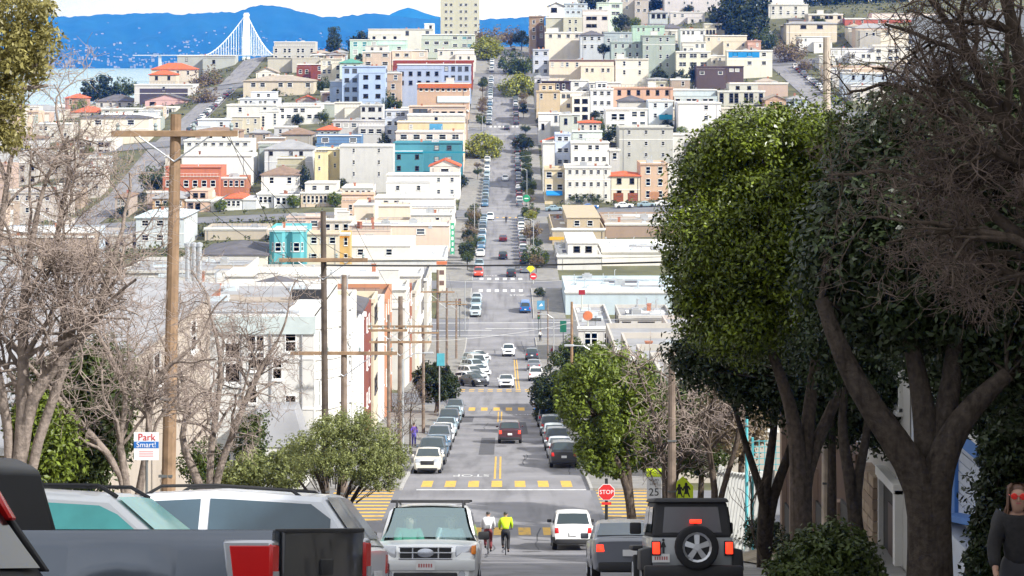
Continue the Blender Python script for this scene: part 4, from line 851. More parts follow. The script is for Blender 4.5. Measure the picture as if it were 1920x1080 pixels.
# only the gaps between the houses told apart in the photograph are filled: a distance buffer of those houses says where
S2 = 2; buf = np.full((1080//S2, 1920//S2), 1e9)
def rect(X0, X1, Y0, Y1, zt):
    zb = min(T(X0, Y0), T(X1, Y0)); a, b = int((CX+F*X0/Y0)/S2), int((CX+F*X1/Y0)/S2)+1
    y0, y1 = int((HY+F*(H-zt)/Y0)/S2), int((HY+F*(H-zb)/Y0)/S2)+1
    return max(0, a), min(1920//S2, b), max(0, y0), min(1080//S2, y1)
for h in hand:
    a, b, y0, y1 = rect(*h[:5])
    if b > a and y1 > y0: s_ = buf[y0:y1, a:b]; s_[s_ > h[2]] = h[2]
for f in fill:
    X0, X1, Y0, Y1 = f[:4]
    ylim = np.interp([max(0, CX+F*X0/Y0), CX+F*(X0+X1)/2/Y0, CX+F*X1/Y0], [0, 250, 285, 370, 500, 520, 600, 640, 690, 830, 900, 985, 1030, 1240, 1360, 1430, 1600, 1920], [205, 192, 160, 150, 140, 100, 95, 98, 66, 62, 80, 45, 22, 5, 30, 20, 40, 20]).max()
    if 470 < Y0 < 530 and f[7] < 0 and X0 > -100: continue
    if Y0 < 398 or (Y0 < 530 and f[7] > 0 and X0 < 95): continue
    if any(X0 < g[1]+.2 and X1 > g[0]-.2 and Y0 < g[3]+.2 and Y1 > g[2]-.2 for g in hf): continue
    best = None
    for hh in (f[4], f[4]*.75, 5.0):
        zt = T((X0+X1)/2, Y0)+hh; a, b, y0, y1 = rect(X0, X1, Y0, Y1, zt)
        if b <= a or y1 <= y0 or y0*S2 < ylim: continue
        s_ = buf[y0:y1, a:b]; hide = ((s_ > Y0) & (s_ < 1e8)).sum(); gap = (s_ > 1e8).sum()
        if gap >= 14 and hide <= .28*gap: best = (hh, zt, a, b, y0, y1); break
    if not best: continue
    hh, zt, a, b, y0, y1 = best; s_ = buf[y0:y1, a:b]; s_[s_ > Y0] = Y0
    ci = fr.randrange(len(PAL)); key = (f[6], f[7]); rowc[key] = rowc.get(key, 0)+1
    lab = f"{PNAME[ci]} infill house, {ORD[min(rowc[key]-1, len(ORD)-1)]} nearest on the {'left' if f[7] < 0 else 'right'} hillside past the {f[6]} cross street"
    st = max(1, int(hh/3))
    building(X0, X1, Y0, Y1, zt, PAL[ci], (fr.choice((0, 2, 2, 3, 4)), fr.choice((1, st))), (2, st) if f[5] == 0 else (0, 0), fr.choice(('flat', 'flat', 'flat', 'flat', 'hip', 'low')), fr.choice(('white', 'grey', 'grey', 'tan', 'dark', 'brown')), lab, bays=(2 if X1-X0 > 8 else 1) if fr.random() < .22 else 0, name='house', group='plain houses filling the hillside blocks'); nf += 1
# second, finer pass: narrow cottages and sheds in whatever gaps are left
fine = []; fr3 = random.Random(33); hf = list(FOOT)
for (a, b), bn in zip(blocks[3:], ('third', 'fourth', 'fifth', 'sixth', 'seventh')):
    for side in (-1, 1):
        for xa in np.arange(11, 262 if side < 0 else 205, 7.5):
            if abs(xa+3-105) < 10: continue
            y = a+2.5+fr3.uniform(0, 3)
            while y < b-5:
                w = fr3.uniform(5, 7.5); wx = fr3.uniform(5.5, 7.2); X0, X1 = (-(xa+wx), -xa) if side < 0 else (xa, xa+wx); fine.append((X0, X1, y, y+w-.4, fr3.uniform(4.5, 9), bn, side)); y += w
cand = []
for f in sorted(fine, key=lambda f: f[2]):
    X0, X1, Y0, Y1, hh, bn, side = f
    if Y0 < 540 and not (side < 0 and X1 < -100): continue
    if any(X0 < g[1]+.2 and X1 > g[0]-.2 and Y0 < g[3]+.2 and Y1 > g[2]-.2 for g in hf): continue
    ylim = np.interp([max(0, CX+F*X0/Y0), CX+F*X1/Y0], [0, 250, 285, 370, 500, 520, 600, 640, 690, 830, 900, 985, 1030, 1240, 1360, 1430, 1600, 1920], [205, 192, 160, 150, 140, 100, 95, 98, 66, 62, 80, 45, 22, 5, 30, 20, 40, 20]).max()
    for hq in (hh, hh*.7, 3.8):
        zt = T((X0+X1)/2, Y0)+hq; a, b, y0, y1 = rect(X0, X1, Y0, Y1, zt)
        if b <= a or y1 <= y0 or y0*S2 < ylim: continue
        s_ = buf[y0:y1, a:b]; hide = ((s_ > Y0) & (s_ < 1e8)).sum(); gap = (s_ > 1e8).sum()
        if gap >= 9 and hide <= .5*gap:
            s_[s_ > Y0] = Y0; cand.append((gap, f, zt, hq)); hf.append((X0, X1, Y0, Y1)); break
cand.sort(key=lambda c: -c[0]); cand = sorted(cand[:150], key=lambda c: c[1][2]); rc2 = {}
for gap, f, zt, hq in cand:
    X0, X1, Y0, Y1, hh, bn, side = f; ci = fr3.randrange(len(PAL)); rc2[(bn, side)] = rc2.get((bn, side), 0)+1; st = max(1, int(hq/3))
    building(X0, X1, Y0, Y1, zt, PAL[ci], (fr3.choice((1, 2, 2, 3)), st), (2, st), fr3.choice(('flat', 'flat', 'flat', 'hip', 'gable', 'low')), fr3.choice(('white', 'grey', 'grey', 'tan', 'dark', 'brown', 'red')), f"narrow {PNAME[ci]} cottage, {ORD[min(rc2[(bn, side)]-1, len(ORD)-1)]} nearest on the {'left' if side < 0 else 'right'} slope past the {bn} cross street", name='row_house', group='narrow cottages filling the hillside gaps')
print('fine', len(cand), rc2)
print('hand', len(hand), 'fill', nf, rowc, 'objs', len(bpy.data.objects))

def face_panel(label, x0, x1, y0, y1, colr, name, out=.05, thick=.04):
    root, h = BLD[label]; d = h[2]; l0 = np.array(root.location); a, b = XX(x0, d)-l0[0], XX(x1, d)-l0[0]; z0, z1 = ZZ(y1, d)-l0[2], ZZ(y0, d)-l0[2]; yy = -(h[3]-h[2])/2
    return MB().box(a, b, yy-out, yy-out+thick, z0, z1).build(name, mat('panel_'+colr.strip('#'), colr, .75, var=.1, scale=1), root)
face_panel('white framed block with a dark slate front, far left hill', 262, 352, 166, 215, '#4a4450', 'slate_cladding')
face_panel('cream corner house with a bright blue upper wall', 1366, 1424, 95, 108, '#1c84c4', 'blue_cladding')
face_panel('peach apartment house with an orange tiled cornice by the left kerb', 784, 884, 157, 165, '#b8633a', 'tiled_cornice', .5, .48)
face_panel('peach apartment house with an orange tiled cornice by the left kerb', 820, 880, 180, 192, '#c9d6dc', 'glazed_porch', .3, .28)
face_panel('pale yellow house with a blue tarpaulin on the left row', 805, 830, 232, 246, '#4d90b8', 'tarpaulin', .2, .1)
face_panel('single-storey shop with a tan gravel roof and yellow fascia', 1030, 1110, 444, 450, '#d8a838', 'yellow_fascia')
face_panel('long peach block with a brown roof edge', 1030, 1152, 112, 116, '#6a5046', 'roof_edge', .4, .38)
face_panel('dark red house strip above the lavender blue one', 740, 889, 113, 117, '#8c3a2c', 'roof_edge', .4, .38)
face_panel('ice blue house with a turquoise canopy', 1236, 1260, 215, 224, '#2f8fb0', 'canopy', .9, .85)
face_panel('narrow mustard yellow house beside the cream one with red eaves', 637, 655, 440, 446, '#c98a2c', 'eaves')
face_panel('pale cream house with red eaves beside the turquoise house', 577, 636, 436, 440, '#9a4638', 'red_eaves', .3, .28)
face_panel('teal four-storey apartment block by the left kerb', 737, 872, 284, 287, '#1d7f96', 'floor_band', .2, .18)
for x in (1092, 1114): face_panel('white three-storey apartment house with red garage doors', x, x+16, 382, 400, '#a02a26', 'garage_door')
_r, _h = BLD['white three-storey apartment house with red garage doors']
# ================================================================== VEHICLES
M_tyre = mat('tyre_rubber', (.02, .02, .022), .85, var=.1)
M_rim = mat('alloy_rim', (.55, .56, .58), .35, .8, var=.05)
M_blk = mat('black_plastic', (.025, .025, .027), .6, var=.08)
M_glass = mat('car_glass', (.03, .045, .05), .06, var=.05, spec=.8)
M_glteal = mat('car_glass_teal', (.10, .55, .52), .1, var=.15, scale=3, spec=.5)  # teal of reflections and the view through, put into the base colour
M_glblue = mat('car_glass_bluish', (.05, .09, .12), .06, var=.2, scale=2, spec=.8)
M_lamp = mat('headlamp_lens', (.52, .54, .57), .15, .5, var=.05, spec=.7)
M_amber = mat('amber_lens', (.85, .25, .03), .25, var=.05)
M_tail = mat('tail_lens_red', (.56, .012, .012), .2, var=.05, spec=.6)
M_brake = mat('brake_lamp_lit', (.8, .05, .03), .3, var=0, emit='#ff3018', es=2.2)
M_chrome = mat('chrome_trim', (.75, .76, .78), .15, 1, var=.02)
M_plate = mat('number_plate', (.75, .75, .74), .5, var=.05)
def lerpk(k, x):
    return float(np.interp(x, [a for a, b in k], [b for a, b in k]))
TYPES = {
 'sedan': dict(L=4.6, W=1.80, H=1.45, wb=2.68, r=.32, sill=.22, hood=[(-2.3,.93),(-2.2,1.0),(-1.6,1.03),(-.5,.93),(.9,.95),(1.1,.95),(1.9,.83),(2.2,.70),(2.3,.58)], roof=[(-1.85,1.02),(-1.0,1.37),(-.3,1.45),(.2,1.42),(1.05,.95)], tail=(.70,.18), head=(.66,.22)),
 'hatch': dict(L=4.1, W=1.75, H=1.50, wb=2.55, r=.31, sill=.22, hood=[(-2.05,.95),(-1.95,1.0),(-1.0,.98),(.8,.97),(1.0,.97),(1.7,.85),(1.98,.72),(2.05,.6)], roof=[(-1.98,1.0),(-1.55,1.40),(-.4,1.50),(.2,1.46),(1.0,.97)], tail=(.70,.22), head=(.68,.24)),
 'suv': dict(L=4.6, W=1.84, H=1.72, wb=2.68, r=.36, sill=.28, hood=[(-2.3,1.02),(-2.22,1.08),(-1.0,1.08),(.8,1.06),(1.0,1.07),(1.75,1.0),(2.2,.88),(2.3,.70)], roof=[(-2.24,1.08),(-1.85,1.62),(-.6,1.72),(.25,1.67),(1.02,1.07)], tail=(.76,.25), head=(.80,.2)),
 'van': dict(L=5.0, W=1.95, H=1.95, wb=3.0, r=.34, sill=.25, hood=[(-2.5,1.06),(-2.45,1.1),(1.2,1.08),(1.5,1.06),(2.2,.92),(2.5,.7)], roof=[(-2.47,1.1),(-2.3,1.86),(-1,1.95),(.7,1.9),(1.55,1.06)], tail=(.75,.3), head=(.8,.22)),
}
def wfun(p, x):
    L2 = p['L']/2; a = abs(x); f = np.interp(a, [0, L2-.7, L2-.25, L2-.06, L2], [1, 1, .955, .88, .80] if x > 0 else [1, 1, .97, .93, .88]); return p['W']/2*float(f)
def smooth_wheel(r, w, spokes=5, mi=True):
    key = ('wheel', round(r, 2), round(w, 2), spokes)
    if key in MATS: return MATS[key]
    t = MB(); t.lathe([(r*.66, -w/2+.01), (r*.9, -w/2), (r*.985, -w/2+.03), (r, -w/2+.06), (r, w/2-.06), (r*.985, w/2-.03), (r*.9, w/2), (r*.66, w/2-.01)], 24, 'y')
    rm = MB(); rm.lathe([(0, -w*.2), (r*.64, -w*.2)], 20, 'y', 1); rm.lathe([(r*.56, -w/2+.03), (r*.66, -w/2), (r*.68, -w/2+.03), (r*.67, w/2)], 20, 'y', 0); rm.lathe([(0, -w/2+.0), (r*.15, -w/2), (r*.18, -w*.2)], 10, 'y', 0)
    for k in range(spokes):
        a = 2*math.pi*k/spokes+math.pi/2; M = Matrix.Rotation(-a, 4, 'Y')
        rm.add([(r*.1, -w/2+.015, -r*.10), (r*.62, -w/2+.03, -r*.13), (r*.62, -w/2+.03, r*.13), (r*.1, -w/2+.015, r*.10), (r*.1, -w*.2, -r*.10), (r*.62, -w*.2, -r*.13), (r*.62, -w*.2, r*.13), (r*.1, -w*.2, r*.10)], BOXF, 0, M)
    MATS[key] = (t.me('tyre', M_tyre, 50), rm.me('rim', [M_rim, M_blk])); return MATS[key]
def car_meshes(kind, colr, n=34, clad=False, open_ws=False, glass=None):
    p = TYPES[kind]; L2 = p['L']/2; r = p['r']; xw = (p['wb']/2, -p['wb']/2)
    glass = glass or M_glass
    out = {}
    xs = list(np.linspace(-L2, L2, n))+[a for a, b in p['hood']]+[x+dx*(r+.07) for x in xw for dx in (-1, -.985, -.85, -.5, 0, .5, .85, .985, 1)]
    xs = sorted(set(round(x, 3) for x in xs if -L2 <= x <= L2))
    V = []; Fc = []; mi = []; ns = None
    for x in xs:
        w = wfun(p, x); zb = lerpk(p['hood'], x); zbot = p['sill']
        e = (L2-abs(x))
        if e < .1: zbot += (.1-e)*.9
        for q in xw:
            dx = abs(x-q)
            if dx < r+.07: zbot = max(zbot, r+math.sqrt(max(0, (r+.07)**2-dx*dx)))
        hz = zb-zbot; crown = .03 if x > -L2*.3 else .015
        half = [(0, zbot), (w*.80, zbot), (w*.955, zbot+min(.07, hz*.2)), (w*.995, zbot+.40*hz), (w, zbot+.66*hz), (w*.985, zb-.10*hz), (w*.95, zb-.02), (w*.90, zb), (w*.45, zb+crown*.8), (0, zb+crown)]
        loop = half+[(-y, z) for y, z in half[-2:0:-1]]; ns = len(loop)
        V += [(x, y, z) for y, z in loop]
    for i in range(len(xs)-1):
        for j in range(ns):
            j2 = (j+1) % ns; Fc.append((i*ns+j, i*ns+j2, (i+1)*ns+j2, (i+1)*ns+j)); mi.append(1 if (clad and (j in (0, 1, ns-1, ns-2) or j in (2, ns-3))) or j in (0, ns-1) else 0)
    Fc += [tuple(range(ns)), tuple((len(xs)-1)*ns+j for j in range(ns))[::-1]]; mi += [0, 0]
    Fc = [f[::-1] for f in Fc]
    # cabin
    rk = p['roof']; xa, xb = rk[0][0], rk[-1][0]; K = .24
    cs = sorted(set(round(x, 3) for x in list(np.linspace(xa, xb, 18))+[a for a, b in rk]))
    def sec(x):
        zt = lerpk(rk, x); zb = lerpk(p['hood'], x)-.02; h = max(zt-zb, .004); wb = wfun(p, x)*.935
        z1 = zb+max(h-.08, h*.5); y1 = wb-K*(z1-zb); z2 = zb+max(h-.02, h*.85); y2 = y1-min(.07, h*.3); return zb, wb, z1, y1, z2, y2, zt
    o = len(V); nc = None
    for x in cs:
        zb, wb, z1, y1, z2, y2, zt = sec(x)
        half = [(wb, zb), (y1, z1), (y2, z2), (y2*.5, zt+.012), (0, zt+.02)]; loop = half+[(-y, z) for y, z in half[-2::-1]]; nc = len(loop)
        V += [(x, y, z) for y, z in loop]
    xf = rk[-2][0]; xr = rk[1][0]
    for i in range(len(cs)-1):
        for j in range(nc-1):
            if open_ws and cs[i] >= xf-.001 and j in (2, 3, 4, 5): continue
            Fc.append((o+i*nc+j, o+(i+1)*nc+j, o+(i+1)*nc+j+1, o+i*nc+j+1)); mi.append(0)
    out['body'] = mesh('body', V, Fc, [paint(colr), M_blk], mi, 35)
    def patch(name, P, nu, nv, m):
        v = [P(i/nu, j/nv) for j in range(nv+1) for i in range(nu+1)]; f = [(j*(nu+1)+i, j*(nu+1)+i+1, (j+1)*(nu+1)+i+1, (j+1)*(nu+1)+i) for j in range(nv) for i in range(nu)]
        return mesh(name, v, f, m, smooth=60)
    def slope(x0, x1, s0, s1):
        def P(u, v):
            s = s0+(s1-s0)*v; x = x0+(x1-x0)*s; zb, wb, z1, y1, z2, y2, zt = sec(x); hw = (y2-.05); y = hw*(2*u-1); zz = zt+.012+.012*(1-abs(2*u-1))
            dx = .012*(1 if x1 < x0 else -1); return (x+dx, y, zz+.006)
        return P
    out['windscreen'] = patch('windscreen', slope(xb, xf, .07, .93), 6, 4, glass)
    out['rear_window'] = patch('rear_window', slope(xa, xr, .12, .93), 6, 4, glass)
    def sidewin(x0, x1, sg):
        def P(u, v):
            x = x0+(x1-x0)*u; zb, wb, z1, y1, z2, y2, zt = sec(x); a = zb+.07; b = max(a+.005, z1-.03); z = a+(b-a)*v; y = wb-K*(z-zb)+.009; return (x, sg*y, z)
        return P
    front = xb-.28 if kind != 'van' else xb-.35; back = xa+(.42 if kind == 'sedan' else .34)
    mid = (front+back)/2+(.1 if kind != 'van' else .5); div = [(front, mid+.06), (mid-.06, back+(0 if kind != 'suv' else .75))]
    if kind == 'suv': div.append((back+.66, back+.05))
    if kind == 'van': div = [(front, .35), (.25, -.9), (-1.0, back)]
    out['side'] = []
    for sg in (-1, 1):
        for a, b in div: out['side'].append(patch('side_window', sidewin(a, b, sg), 6, 2, glass))
    # lamps and trim
    tz, th = p['tail']; hz_, hh = p['head']; W2 = p['W']/2
    lm = {}
    for sg in (-1, 1):
        t = MB(); x0 = -L2; yo = lambda x: sg*wfun(p, x)*.992; zz = lambda z: z
        xa_, xb_ = x0-.012, x0+.20; A_, B_ = yo(x0)+sg*.004, yo(xb_)+sg*.008; q_ = [(xa_, A_-sg*.19, tz), (xa_, A_, tz), (xb_, B_, tz+th*.1), (xb_, B_-sg*.16, tz+th*.1), (xa_+.012, A_-sg*.17, tz+th), (xa_+.012, A_-sg*.004, tz+th), (xb_, B_-sg*.02, tz+th*.85), (xb_, B_-sg*.16, tz+th*.85)]
        t.hull(q_, .012); lm[('t', sg)] = t.me('tail_lamp', M_tail, 40)
        t = MB(); x0 = L2-.02; y = sg*(W2*.86-.14)
        t.hull([(x0-.30, y-.18, hz_), (x0-.02, y-.20 if sg > 0 else y-.12, hz_), (x0-.02, y+.12 if sg > 0 else y+.20, hz_), (x0-.30, y+.18, hz_), (x0-.34, y-.16, hz_+hh), (x0-.10, y-.2 if sg > 0 else y-.1, hz_+hh*.9), (x0-.10, y+.10 if sg > 0 else y+.2, hz_+hh*.9), (x0-.34, y+.16, hz_+hh)], .015); lm[('h', sg)] = t.me('headlamp', M_lamp, 40)
    out['lamps'] = lm
    g = MB(); g.bbox(L2-.06, L2+.012, -W2*.48, W2*.48, hz_-.12, hz_+hh*.55, .02); out['grille'] = g.me('grille', M_blk, 40)
    b = MB(); b.bbox(L2-.10, L2+.03, -W2*.7, W2*.7, p['sill']+.02, p['sill']+.16, .03); out['front_bumper'] = b.me('front_bumper', M_blk, 40)
    b = MB(); b.bbox(-L2-.05, -L2+.12, -W2*.84, W2*.84, p['sill']+.03, p['sill']+.24, .04); out['rear_bumper'] = b.me('rear_bumper', M_blk, 40)
    b = MB(); b.box(-L2-.06, -L2-.02, -.17, .17, tz-.1-.0, tz+.05); out['number_plate'] = b.me('number_plate', M_plate)
    for sg in (-1, 1):
        b = MB(); x = front+.12; zb = lerpk(p['hood'], x); b.bbox(x-.09, x+.09, sg*(W2-.02)-.02, sg*(W2-.02)+.02+sg*.16, zb+.03, zb+.17, .03); out[('mirror', sg)] = b.me('wing_mirror', paint(colr) if not clad else M_blk, 40)
    out['wheel'] = smooth_wheel(r, .22); out['p'] = p
    return out
CARM = {}
def make_car(name, kind, colr, label, M, full=True, group=None, clad=False, cat='car', lit=False, open_ws=False, glass=None, rails=False, high=False, mblack=False):
    key = (kind, colr, clad, open_ws, glass.name if glass else '')
    if key not in CARM: CARM[key] = car_meshes(kind, colr, 34, clad, open_ws, glass)
    m = CARM[key]; p = m['p']; root = tag(ob(name, None, mw=M), label, cat, group)
    body = ob('body', m['body'], root)
    ob('windscreen', m['windscreen'], root); ob('rear_window', m['rear_window'], root)
    for s in m['side']: ob('side_window', s, root)
    for sg in (-1, 1):
        t = ob('tail_lamp', m['lamps'][('t', sg)], root)
        if high:
            hl = MB(); hl.hull([(-2.24+.02, sg*.82, 1.14), (-2.10, sg*.86, 1.14), (-2.08, sg*.80, 1.14), (-2.20, sg*.78, 1.14), (-1.97+.02, sg*.74, 1.52), (-1.84, sg*.77, 1.52), (-1.84, sg*.70, 1.52), (-1.94, sg*.70, 1.52)], .01); hl.v = [(x-.012 if z > 1 else x, y+sg*.015, z) for x, y, z in hl.v]; hl.build('pillar_trim', M_blk, root, 40)
            hl = MB(); hl.hull([(-2.06, sg*.74, 1.42), (-1.80, sg*.80, 1.42), (-1.80, sg*.70, 1.42), (-2.06, sg*.66, 1.42), (-1.96, sg*.68, 1.60), (-1.70, sg*.74, 1.60), (-1.70, sg*.64, 1.60), (-1.96, sg*.60, 1.60)], .015); hl.build('high_tail_lamp', M_tail, root, 40)
        if lit: t.material_slots[0].link = 'OBJECT'; t.material_slots[0].material = M_brake
        if full or True: ob('headlamp', m['lamps'][('h', sg)], root)
        wmr = ob('wing_mirror', m[('mirror', sg)], root)
        if mblack: wmr.material_slots[0].link = 'OBJECT'; wmr.material_slots[0].material = M_blk
    ob('number_plate', m['number_plate'], root); ob('grille', m['grille'], root); ob('front_bumper', m['front_bumper'], root); ob('rear_bumper', m['rear_bumper'], root)
    ty, ri = m['wheel']
    for x in (p['wb']/2, -p['wb']/2):
        for sg in (-1, 1):
            Mw = Matrix.Translation((x, sg*(p['W']/2-.12), p['r']))
            if sg > 0: Mw = Mw @ Matrix.Rotation(math.pi, 4, 'Z')
            w = ob('wheel', ty, root, mw=Mw)
            if full: ob('rim', ri, w)
    if rails:
        for sg in (-1, 1):
            zt = p['H']; y = sg*(p['W']/2*.935-.24*(zt-1.05)-.10)
            MB().tube([(-1.7, y, zt-.12), (-1.55, y, zt-.02), (-.6, y, zt+.05), (.1, y, zt+.04), (.3, y, zt-.07)], .022, 6).build('roof_rail', M_blk, root)
    return root
# one-mesh cars for the far blocks, a few pixels each
FARM = {}
def far_car(kind, colr, label, M, group):
    key = (kind, colr)
    if key not in FARM:
        m = car_meshes(kind, colr, 10); bm = bmesh.new(); mats = [paint(colr), M_blk, M_glass, M_tail, M_lamp, M_tyre]; p = m['p']
        def join(me, mi, Mx=None):
            k = len(bm.faces); v0 = len(bm.verts); bm.from_mesh(me); bm.faces.ensure_lookup_table(); bm.verts.ensure_lookup_table()
            if Mx is not None:
                for v in bm.verts[v0:]: v.co = Mx @ v.co
            for f in bm.faces[k:]: f.material_index = mi if mi >= 0 else f.material_index
        join(m['body'], -1); join(m['windscreen'], 2); join(m['rear_window'], 2)
        for s in m['side']: join(s, 2)
        for sg in (-1, 1): join(m['lamps'][('t', sg)], 3); join(m['lamps'][('h', sg)], 4)
        for x in (p['wb']/2, -p['wb']/2):
            for sg in (-1, 1): join(m['wheel'][0], 5, Matrix.Translation((x, sg*(p['W']/2-.12), p['r'])))
        me = bpy.data.meshes.new('parked_car'); bm.to_mesh(me); bm.free()
        for q in mats: me.materials.append(q)
        FARM[key] = me
    return tag(ob('parked_car', FARM[key], mw=M), label, 'car', group)
UP = R(90); DN = R(-90)      # heading away from the camera / towards it
MATS['paint_0d0e10'] = mat('paint_dark_matt', (.008, .009, .010), .55, var=.05, spec=.15)
# ---- nearest cars, nosed in across the left side of the street
S_L = 'cars parked across the left side of the near block'
def px_car(name, kind, colr, label, x, d, head, **kw): return make_car(name, kind, colr, label, slopeM(XX(x, d), d, head), **kw)
make_car('parked_suv', 'suv', '#0d0e10', 'dark sports utility car cut off by the left edge with its rear towards the street', slopeM(-4.86, 11.2, R(171)), cat='car', glass=mat('car_glass_black', (.012, .014, .016), .12, var=.05, spec=.5), high=True)
make_car('parked_suv', 'suv', '#e4e6e6', 'white estate car with teal side windows and a black roof rack', slopeM(-4.05, 21.3, R(-6)), cat='car', glass=M_glteal, rails=True)
TYPES['bigsuv'] = dict(TYPES['suv'], L=4.95, W=1.95, H=1.80, wb=2.85, r=.38, hood=[(-2.475,1.04),(-2.4,1.1),(-1.0,1.1),(.9,1.1),(1.1,1.1),(1.9,1.02),(2.35,.9),(2.475,.7)], roof=[(-2.42,1.1),(-1.95,1.72),(-.6,1.80),(.3,1.76),(1.15,1.1)])
bs = make_car('parked_suv', 'bigsuv', '#dfe2e6', 'large white sports utility car with a sloping tailgate, parked behind the grey pickup', slopeM(-4.05, 26.6, R(172)), cat='car', rails=True, glass=M_glblue)
make_car('parked_car', 'sedan', '#c9ccd2', 'silver saloon half hidden between the large white car and the oncoming white one', slopeM(-4.1, 32.5, R(-4)), cat='car', glass=M_glblue)
# ---- grey pickup
def pickup(M, label):
    root = tag(ob('pickup_truck', None, mw=M), label, 'pickup truck')
    P = mat('pickup_metallic', (.13, .152, .185), .26, .45, var=.05, spec=.5, coat=.8); L2 = 2.9; W2 = .98; r = .38; xw = (1.85, -1.75)
    def sect(xs, zbf, openb):
        V = []; Fc = []; mi = []
        for x in xs:
            f = float(np.interp(abs(x), [0, 2.3, 2.75, 2.9], [1, 1, .97, .9] if x > 0 else [1, 1, 1, .985])); w = W2*f; zb = zbf(x); zbot = .5
            for q in xw:
                dx = abs(x-q)
                if dx < r+.06: zbot = max(zbot, r+math.sqrt((r+.06)**2-dx*dx))
            hz = zb-zbot
            if openb: half = [(0, zbot), (w*.85, zbot), (w*.965, zbot+.06*hz), (w, zbot+.45*hz), (w*.995, zbot+.62*hz), (w*.965, zb-.16*hz), (w*.965, zb-.02), (w*.955, zb), (w*.88, zb), (w*.87, zb-.5), (0, zb-.5)]
            else: half = [(0, zbot), (w*.85, zbot), (w*.965, zbot+.06*hz), (w, zbot+.45*hz), (w*.995, zbot+.62*hz), (w*.97, zb-.1*hz), (w*.94, zb-.02), (w*.9, zb), (w*.6, zb+.02), (w*.3, zb+.03), (0, zb+.035)]
            loop = half+[(-y, z) for y, z in half[-2:0:-1]]; n = len(loop); V += [(x, y, z) for y, z in loop]
        for i in range(len(xs)-1):
            for j in range(n): j2 = (j+1) % n; Fc.append((i*n+j, (i+1)*n+j, (i+1)*n+j2, i*n+j2)); mi.append(1 if j in (0, n-1) else 0)
        for e, s in ((0, 1), (len(xs)-1, -1)):
            ids = [e*n+j for j in range(n)]
            if openb:  # cap as quads so the open bed stays open
                k = n
                for a in range(7): Fc.append((ids[a], ids[a+1], ids[(k-a-1) % k], ids[(k-a) % k])[::s]); mi.append(0)
            else: Fc.append(tuple(ids)[::s]); mi.append(0)
        return V, Fc, mi
    xs = sorted(set([round(v, 3) for v in np.linspace(-2.9, -.27, 12)]+[round(-1.75+k*(r+.06), 3) for k in (-1, -.98, -.85, -.5, 0, .5, .85, .98, 1)]))
    V, Fc, mi = sect(xs, lambda x: 1.38, True); ob('bed', mesh('bed', V, Fc, [P, M_blk], mi, 35), root)
    xs = sorted(set([round(v, 3) for v in np.linspace(-.25, 2.9, 16)]+[round(1.85+k*(r+.06), 3) for k in (-1, -.98, -.85, -.5, 0, .5, .85, .98, 1)]))
    V, Fc, mi = sect(xs, lambda x: float(np.interp(x, [-.6, 1.4, 2.5, 2.9], [1.30, 1.28, 1.2, 1.0])), False); ob('body', mesh('body', V, Fc, [P, M_blk], mi, 35), root)
    # cab
    cb = MB(); prof = [(x+.36, z) for x, z in [(-.62, 1.28), (-.50, 1.86), (-.30, 1.95), (.55, 1.95), (.75, 1.88), (1.30, 1.28)]]
    V = []; n = len(prof)
    for sg in (-1, 1):
        for x, z in prof: V.append((x, sg*(.93-.30*(z-1.28)), z))
    V2 = [(x*.97+.01, y*.80, z+.02 if z > 1.8 else z) for x, y, z in V]
    Fc = []
    for i in range(n-1): Fc += [(i, i+1, n+i+1, n+i)]
    Fc += [tuple(range(n))[::-1], tuple(range(n, 2*n))]; Fc = [f[::-1] for f in Fc]
    bm = bmesh.new(); vv = [bm.verts.new(v) for v in V]
    for f in Fc: bm.faces.new([vv[i] for i in f])
    bm.faces.new([vv[0], vv[n-1], vv[2*n-1], vv[n]]) if False else None
    bmesh.ops.bevel(bm, geom=[e for e in bm.edges if not e.is_boundary], offset=.05, segments=2, affect='EDGES', profile=.5)
    me = bpy.data.meshes.new('cab'); bm.to_mesh(me); bm.free(); me.materials.append(mat('cab_black', (.012, .012, .014), .45, var=.1, spec=.3)); me.polygons.foreach_set('use_smooth', np.ones(len(me.polygons), dtype=bool)); me.set_sharp_from_angle(angle=R(30)); ob('cab', me, root)
    g = MB(); g.hull([(-.65, -.70, 1.36), (-.63, -.70, 1.36), (-.63, .70, 1.36), (-.65, .70, 1.36), (-.565, -.62, 1.80), (-.545, -.62, 1.80), (-.545, .62, 1.80), (-.565, .62, 1.80)], 0); g.v = [(x+.36, y, z) for x, y, z in g.v]; g.build('rear_window', M_blk, root)
    for sg in (-1, 1):
        for a, b in ((.42, 1.10), (-.42, .34)):
            g = MB(); q = [(a, 1.36), (b, 1.36), (min(b, .70) if b > .5 else b, 1.83), (a, 1.83)]
            g.add([(x+.36, sg*(.945-.30*(z-1.28)), z) for x, z in q], [(0, 1, 2, 3) if sg > 0 else (3, 2, 1, 0)]); g.build('side_window', M_glass, root)
        t = MB(); y = sg*.945
        t.hull([(-2.925, y-.10, .92), (-2.64, y-.1, .92), (-2.64, y+.045, .92), (-2.925, y+.045, .92), (-2.925, y-.10, 1.29), (-2.58, y-.1, 1.29), (-2.58, y+.045, 1.29), (-2.925, y+.045, 1.29)], .02)
        tl = t.build('tail_lamp', M_tail, root, 40)
        t = MB(); t.hull([(-2.915, y-.11, .895), (-2.60, y-.1, .895), (-2.60, y+.038, .895), (-2.915, y+.038, .895), (-2.915, y-.11, 1.315), (-2.535, y-.1, 1.315), (-2.535, y+.038, 1.315), (-2.915, y+.038, 1.315)], .02); t.build('lamp_surround', M_rim, tl, 40)
        t = MB(); t.box(-2.935, -2.92, y-.07, y+.02, 1.0, 1.10); t.build('reverse_lens', M_lamp, tl)
